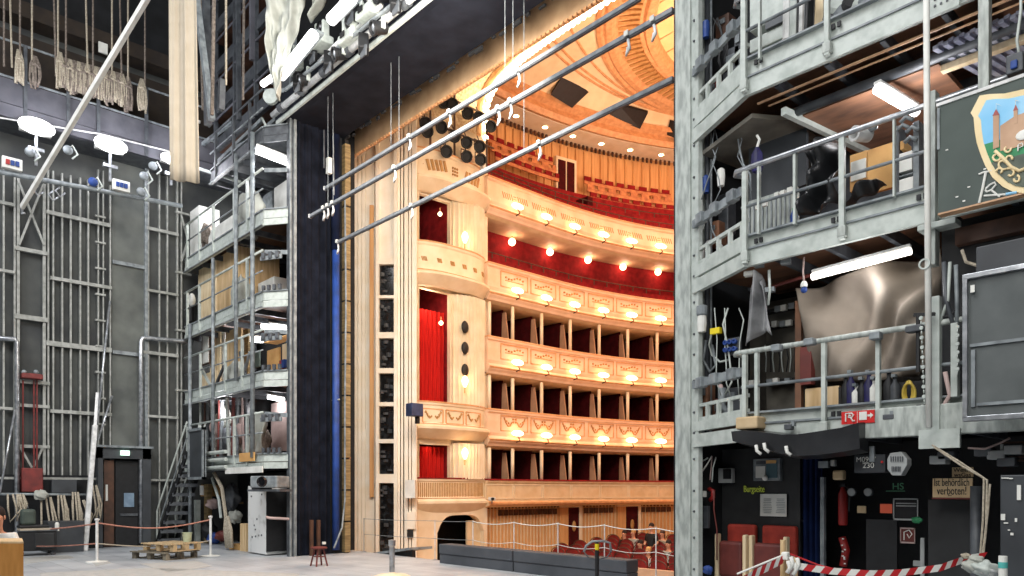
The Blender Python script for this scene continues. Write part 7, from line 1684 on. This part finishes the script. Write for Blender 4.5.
# ---------------------------------------------------------------- people
def person(base, yaw, shirt, hair, label, name='person', seated=True, lean=0, scale=1, arm=0, hairlong=False, trousers='panel_dark'):
    t = thing(name, label, 'person', base, yaw)
    H = scale; hipz = .50 if seated else .92
    def skin_mesh(nm, chain, rad, edges, m, par, sub=2):
        me = bpy.data.meshes.new(nm); me.from_pydata([V(c)*H for c in chain], edges, []); me.update()
        o = bpy.data.objects.new(nm, me); COL.objects.link(o); me.materials.append(M[m]); o.parent = par; WL[o.name] = WL[par.name]
        q = o.modifiers.new('skin','SKIN'); q.use_smooth_shade = True
        for i, r in enumerate(rad): me.skin_vertices[0].data[i].radius = (r[0]*H, r[1]*H) if isinstance(r, tuple) else (r*H, r*H)
        me.skin_vertices[0].data[0].use_root = True
        s = o.modifiers.new('sub','SUBSURF'); s.levels = sub; s.render_levels = sub
        return o
    L0 = lean
    P_ = {}
    v = [(0,0,hipz),(0,.02-L0*.2,hipz+.22),(0,.03-L0*.5,hipz+.42),(0,.03-L0*.6,hipz+.53),(0,.02-L0*.65,hipz+.60),(0,0-L0*.75,hipz+.70),(0,-.01-L0*.8,hipz+.79)]
    r = [(.15,.12),(.14,.11),(.16,.11),(.07,.07),(.052,.055),(.078,.095),(.065,.08)]
    e = [(i,i+1) for i in range(6)]
    for sx in (-1,1):
        n0 = len(v); sh = (sx*.17,.03-L0*.55,hipz+.47)
        if arm: el, wr, hd = (sx*.24,-.10-L0*.6,hipz+.24),(sx*.14,-.32-L0*.6,hipz+.26),(sx*.12,-.40-L0*.6,hipz+.27)
        else: el, wr, hd = (sx*.25,.02-L0*.5,hipz+.2),(sx*.18,-.18-L0*.4,hipz+.08),(sx*.15,-.26-L0*.4,hipz+.07)
        v += [sh, el, wr, hd]; r += [.062,.043,.03,(.035,.02)]; e += [(2,n0),(n0,n0+1),(n0+1,n0+2),(n0+2,n0+3)]
        for f in range(5):
            fx = sx*(.03-.016*f); m0 = len(v)
            if f == 4: v += [(hd[0]-sx*.035,hd[1]+.01,hd[2]),(hd[0]-sx*.05,hd[1]-.03,hd[2]-.005)]
            else: v += [(hd[0]+fx,hd[1]-.045,hd[2]-.003),(hd[0]+fx,hd[1]-.08+.006*abs(f-1.5),hd[2]-.02)]
            r += [.009,.008]; e += [(n0+3,m0),(m0,m0+1)]
        n1 = len(v)
        if seated: v += [(sx*.09,-.02,hipz-.02),(sx*.12,-.42,hipz-.0),(sx*.12,-.42,.08),(sx*.12,-.55,.04)]
        else: v += [(sx*.09,0,hipz-.04),(sx*.10,-.01,.48),(sx*.10,.02,.08),(sx*.10,-.13,.04)]
        r += [.09,.06,.04,(.045,.03)]; e += [(0,n1),(n1,n1+1),(n1+1,n1+2),(n1+2,n1+3)]
    body = skin_mesh('body', v, r, e, 'skin', t)
    # clothing shell over torso and upper arms
    cv = [(0,0,hipz-.02)]+[v[1],v[2],(0,.03-L0*.58,hipz+.50)]; cr = [(.165,.135),(.155,.125),(.178,.125),(.085,.085)]; ce = [(0,1),(1,2),(2,3)]
    for sx in (-1,1):
        i0 = 7 if sx == -1 else 7+4+10+4
        n0 = len(cv); cv += [v[i0], tuple(v[i0][q]+(v[i0+1][q]-v[i0][q])*.85 for q in range(3))]; cr += [.078,.058]; ce += [(2,n0),(n0,n0+1)]
    skin_mesh('shirt', cv, cr, ce, shirt, t)
    hy, hz = -.005-L0*.77, hipz+.735
    lg = []
    b = MB(); b.ball(V((0,hy+.035,hz+.045))*H, (.088*H,.095*H,.098*H), 16, 10)
    if hairlong: b.ball(V((0,hy+.07,hz-.06))*H, (.08*H,.05*H,.14*H), 12, 8)
    b.build('hair', hair, t, smooth=True, local=True)
    fy = hy-.095
    b = MB()
    for sx in (-1,1): MB().ball(V((sx*.03,fy+.01,hz+.0))*H, .012*H, 8, 6).build('eye','black',t,smooth=True,local=True)
    MB().ball(V((0,fy-.005,hz-.025))*H, (.013*H,.018*H,.022*H), 8, 6).build('nose','skin',t,smooth=True,local=True)
    MB().ball(V((0,fy+.008,hz-.06))*H, (.022*H,.008*H,.006*H), 8, 6).build('mouth','seat_brown',t,smooth=True,local=True)
    b = MB()
    for sx in (-1,1): MB().ball(V((sx*.08,hy,hz-.01))*H, (.012*H,.02*H,.03*H), 8, 6).build('ear','skin',t,smooth=True,local=True)
    tv = [(0,0,hipz)]; tr_ = [(.16,.13)]; te = []
    for sx in (-1,1):
        i1 = 7+14+(0 if sx == -1 else 18); n0 = len(tv); tv += v[i1:i1+3]; tr_ += [.1,.07,.052]; te += [(0,n0),(n0,n0+1),(n0+1,n0+2)]
    skin_mesh('trousers', tv, tr_, te, trousers, t)
    return t
# person at the desk
pp = at(-2,545,9.6); person(V((pp.x,pp.y,.02)), .826+.5, 'paper', 'hair', 'person in a white shirt leaning over the desk at the left edge', lean=.1, arm=1, scale=1.0)
MB().box(V((pp.x,pp.y+.02,.24)),(.42,.42,.46)).build('desk_stool','steel_dark',label='dark stool under the person at the desk',cat='stool',bevel=.03)
# stalls: seat rows
ZF = -1.3
seatrows = []
D('stall_red','#8e2019','#741811',rough=.7,scale=8)
def stall_proto(label):
    t = thing('stalls_seat', label, 'seat', V((0,0,0)))
    b = MB(); prof = []
    for i in range(9): a_ = math.pi*i/8; prof.append((.27*math.cos(a_), .8+.16*math.sin(a_)))
    pts = [V((x,.2,z)) for x,z in [(.27,.35)]+prof+[(-.27,.35)]]; b.prism(pts,(0,.08,0)); b.build('backrest','stall_red',t,bevel=.02)
    MB().box((0,0,.43),(.5,.45,.1)).build('seat','stall_red',t,bevel=.03)
    for x in (-.28,.28): MB().box((x,.02,.45),(.05,.42,.32)).build('armrest','brown',t,bevel=.02); MB().box((x,.05,.15),(.05,.25,.3)).build('leg','steel_dark',t)
    pts2 = [V((x*1.06,.185,z+.012)) for x,z in prof]; MB().tube(pts2,.014,6).build('wood_rim','brown',t)
    return t
proto = None; n = 0
rows = [16.4, 17.3, 18.2, 19.1, 20.0, 20.9, 21.8]
for r_i, y in enumerate(rows):
    xs = []
    x = -17.4
    while x < -8.5:
        c = V((x, y, ZF+.05*r_i)); px = 512+740*((c.x*SA+c.y*CA)/(-c.x*CA+c.y*SA))
        if 545 < px < 682: xs.append((x, px))
        x += .66
    for j,(x, px) in enumerate(xs):
        lb = 'dark red stalls seat with rounded back, row %s from the stage, %s from the left' % (ORD[r_i], ORD[j])
        loc_ = V((x, y, ZF+.06*r_i))
        if proto is None: proto = stall_proto(lb); proto.location = loc_; proto.rotation_euler = (0,0,0); WL[proto.name] = loc_; proto['group'] = 'red seats in the stalls'
        else: dup(proto, loc_, 0, lb, 'red seats in the stalls')
def stall_person(px, py, y, shirt, hair, label, **k):
    p = onY(px, py, y); person(V((p.x, y, p.z-1.33)), k.pop('yaw', 0), shirt, hair, label, **k)
stall_person(624,531,20.3,'black','hair','seated person in black top, leftmost in the stalls')
stall_person(633,530,20.9,'cloth_white','card','seated fair haired person in light shirt beside the leftmost one')
stall_person(640,541,18.6,'cloth_white','hair','seated dark haired person with bare arms in the front group of the stalls', hairlong=True)
stall_person(651,524,20.0,'black','hair','person in black sitting highest with dark bun of hair in the stalls')
stall_person(662,531,20.9,'rope','brown','seated person with reddish hair behind the second fence post from the right', hairlong=True)
stall_person(668,541,18.6,'cloth_white','hair','seated person in white top nearest the pale column in the stalls')
stall_person(622,545,19.5,'black','hair','seated person in dark shirt low in the left of the stalls group')
stall_person(648,548,18.2,'steel_pale','card','seated person in grey patterned shirt in the middle of the front group')
# ================================================================ unseen fill lights added above and behind the camera
light('AREA','stage_fill_light', (-7, -2.5, 16), 1500, (.97,.98,1), 6, aim=(-14,6,2))
light('AREA','stage_fill_light', (-17, -4.5, 11), 900, (.96,.97,1), 6, aim=(-21,6,3))
light('AREA','stage_fill_light', (1, -1.5, 9), 380, (1,.99,.97), 3, aim=(-2,8,4))
light('AREA','stage_fill_light', (-6, 0, 17), 700, (.97,.98,1), 7, aim=(-14,6,0))
light('POINT','deck_glow', (-2.6, 7.2, 7.3), 8, (1,1,1), .2)
light('AREA','ground_fill_light', (-1.5, 1.0, 5.0), 120, (1,.98,.95), 1.5, aim=(-3,9,.8))  # unseen area light added to brighten the ground level under the right tower
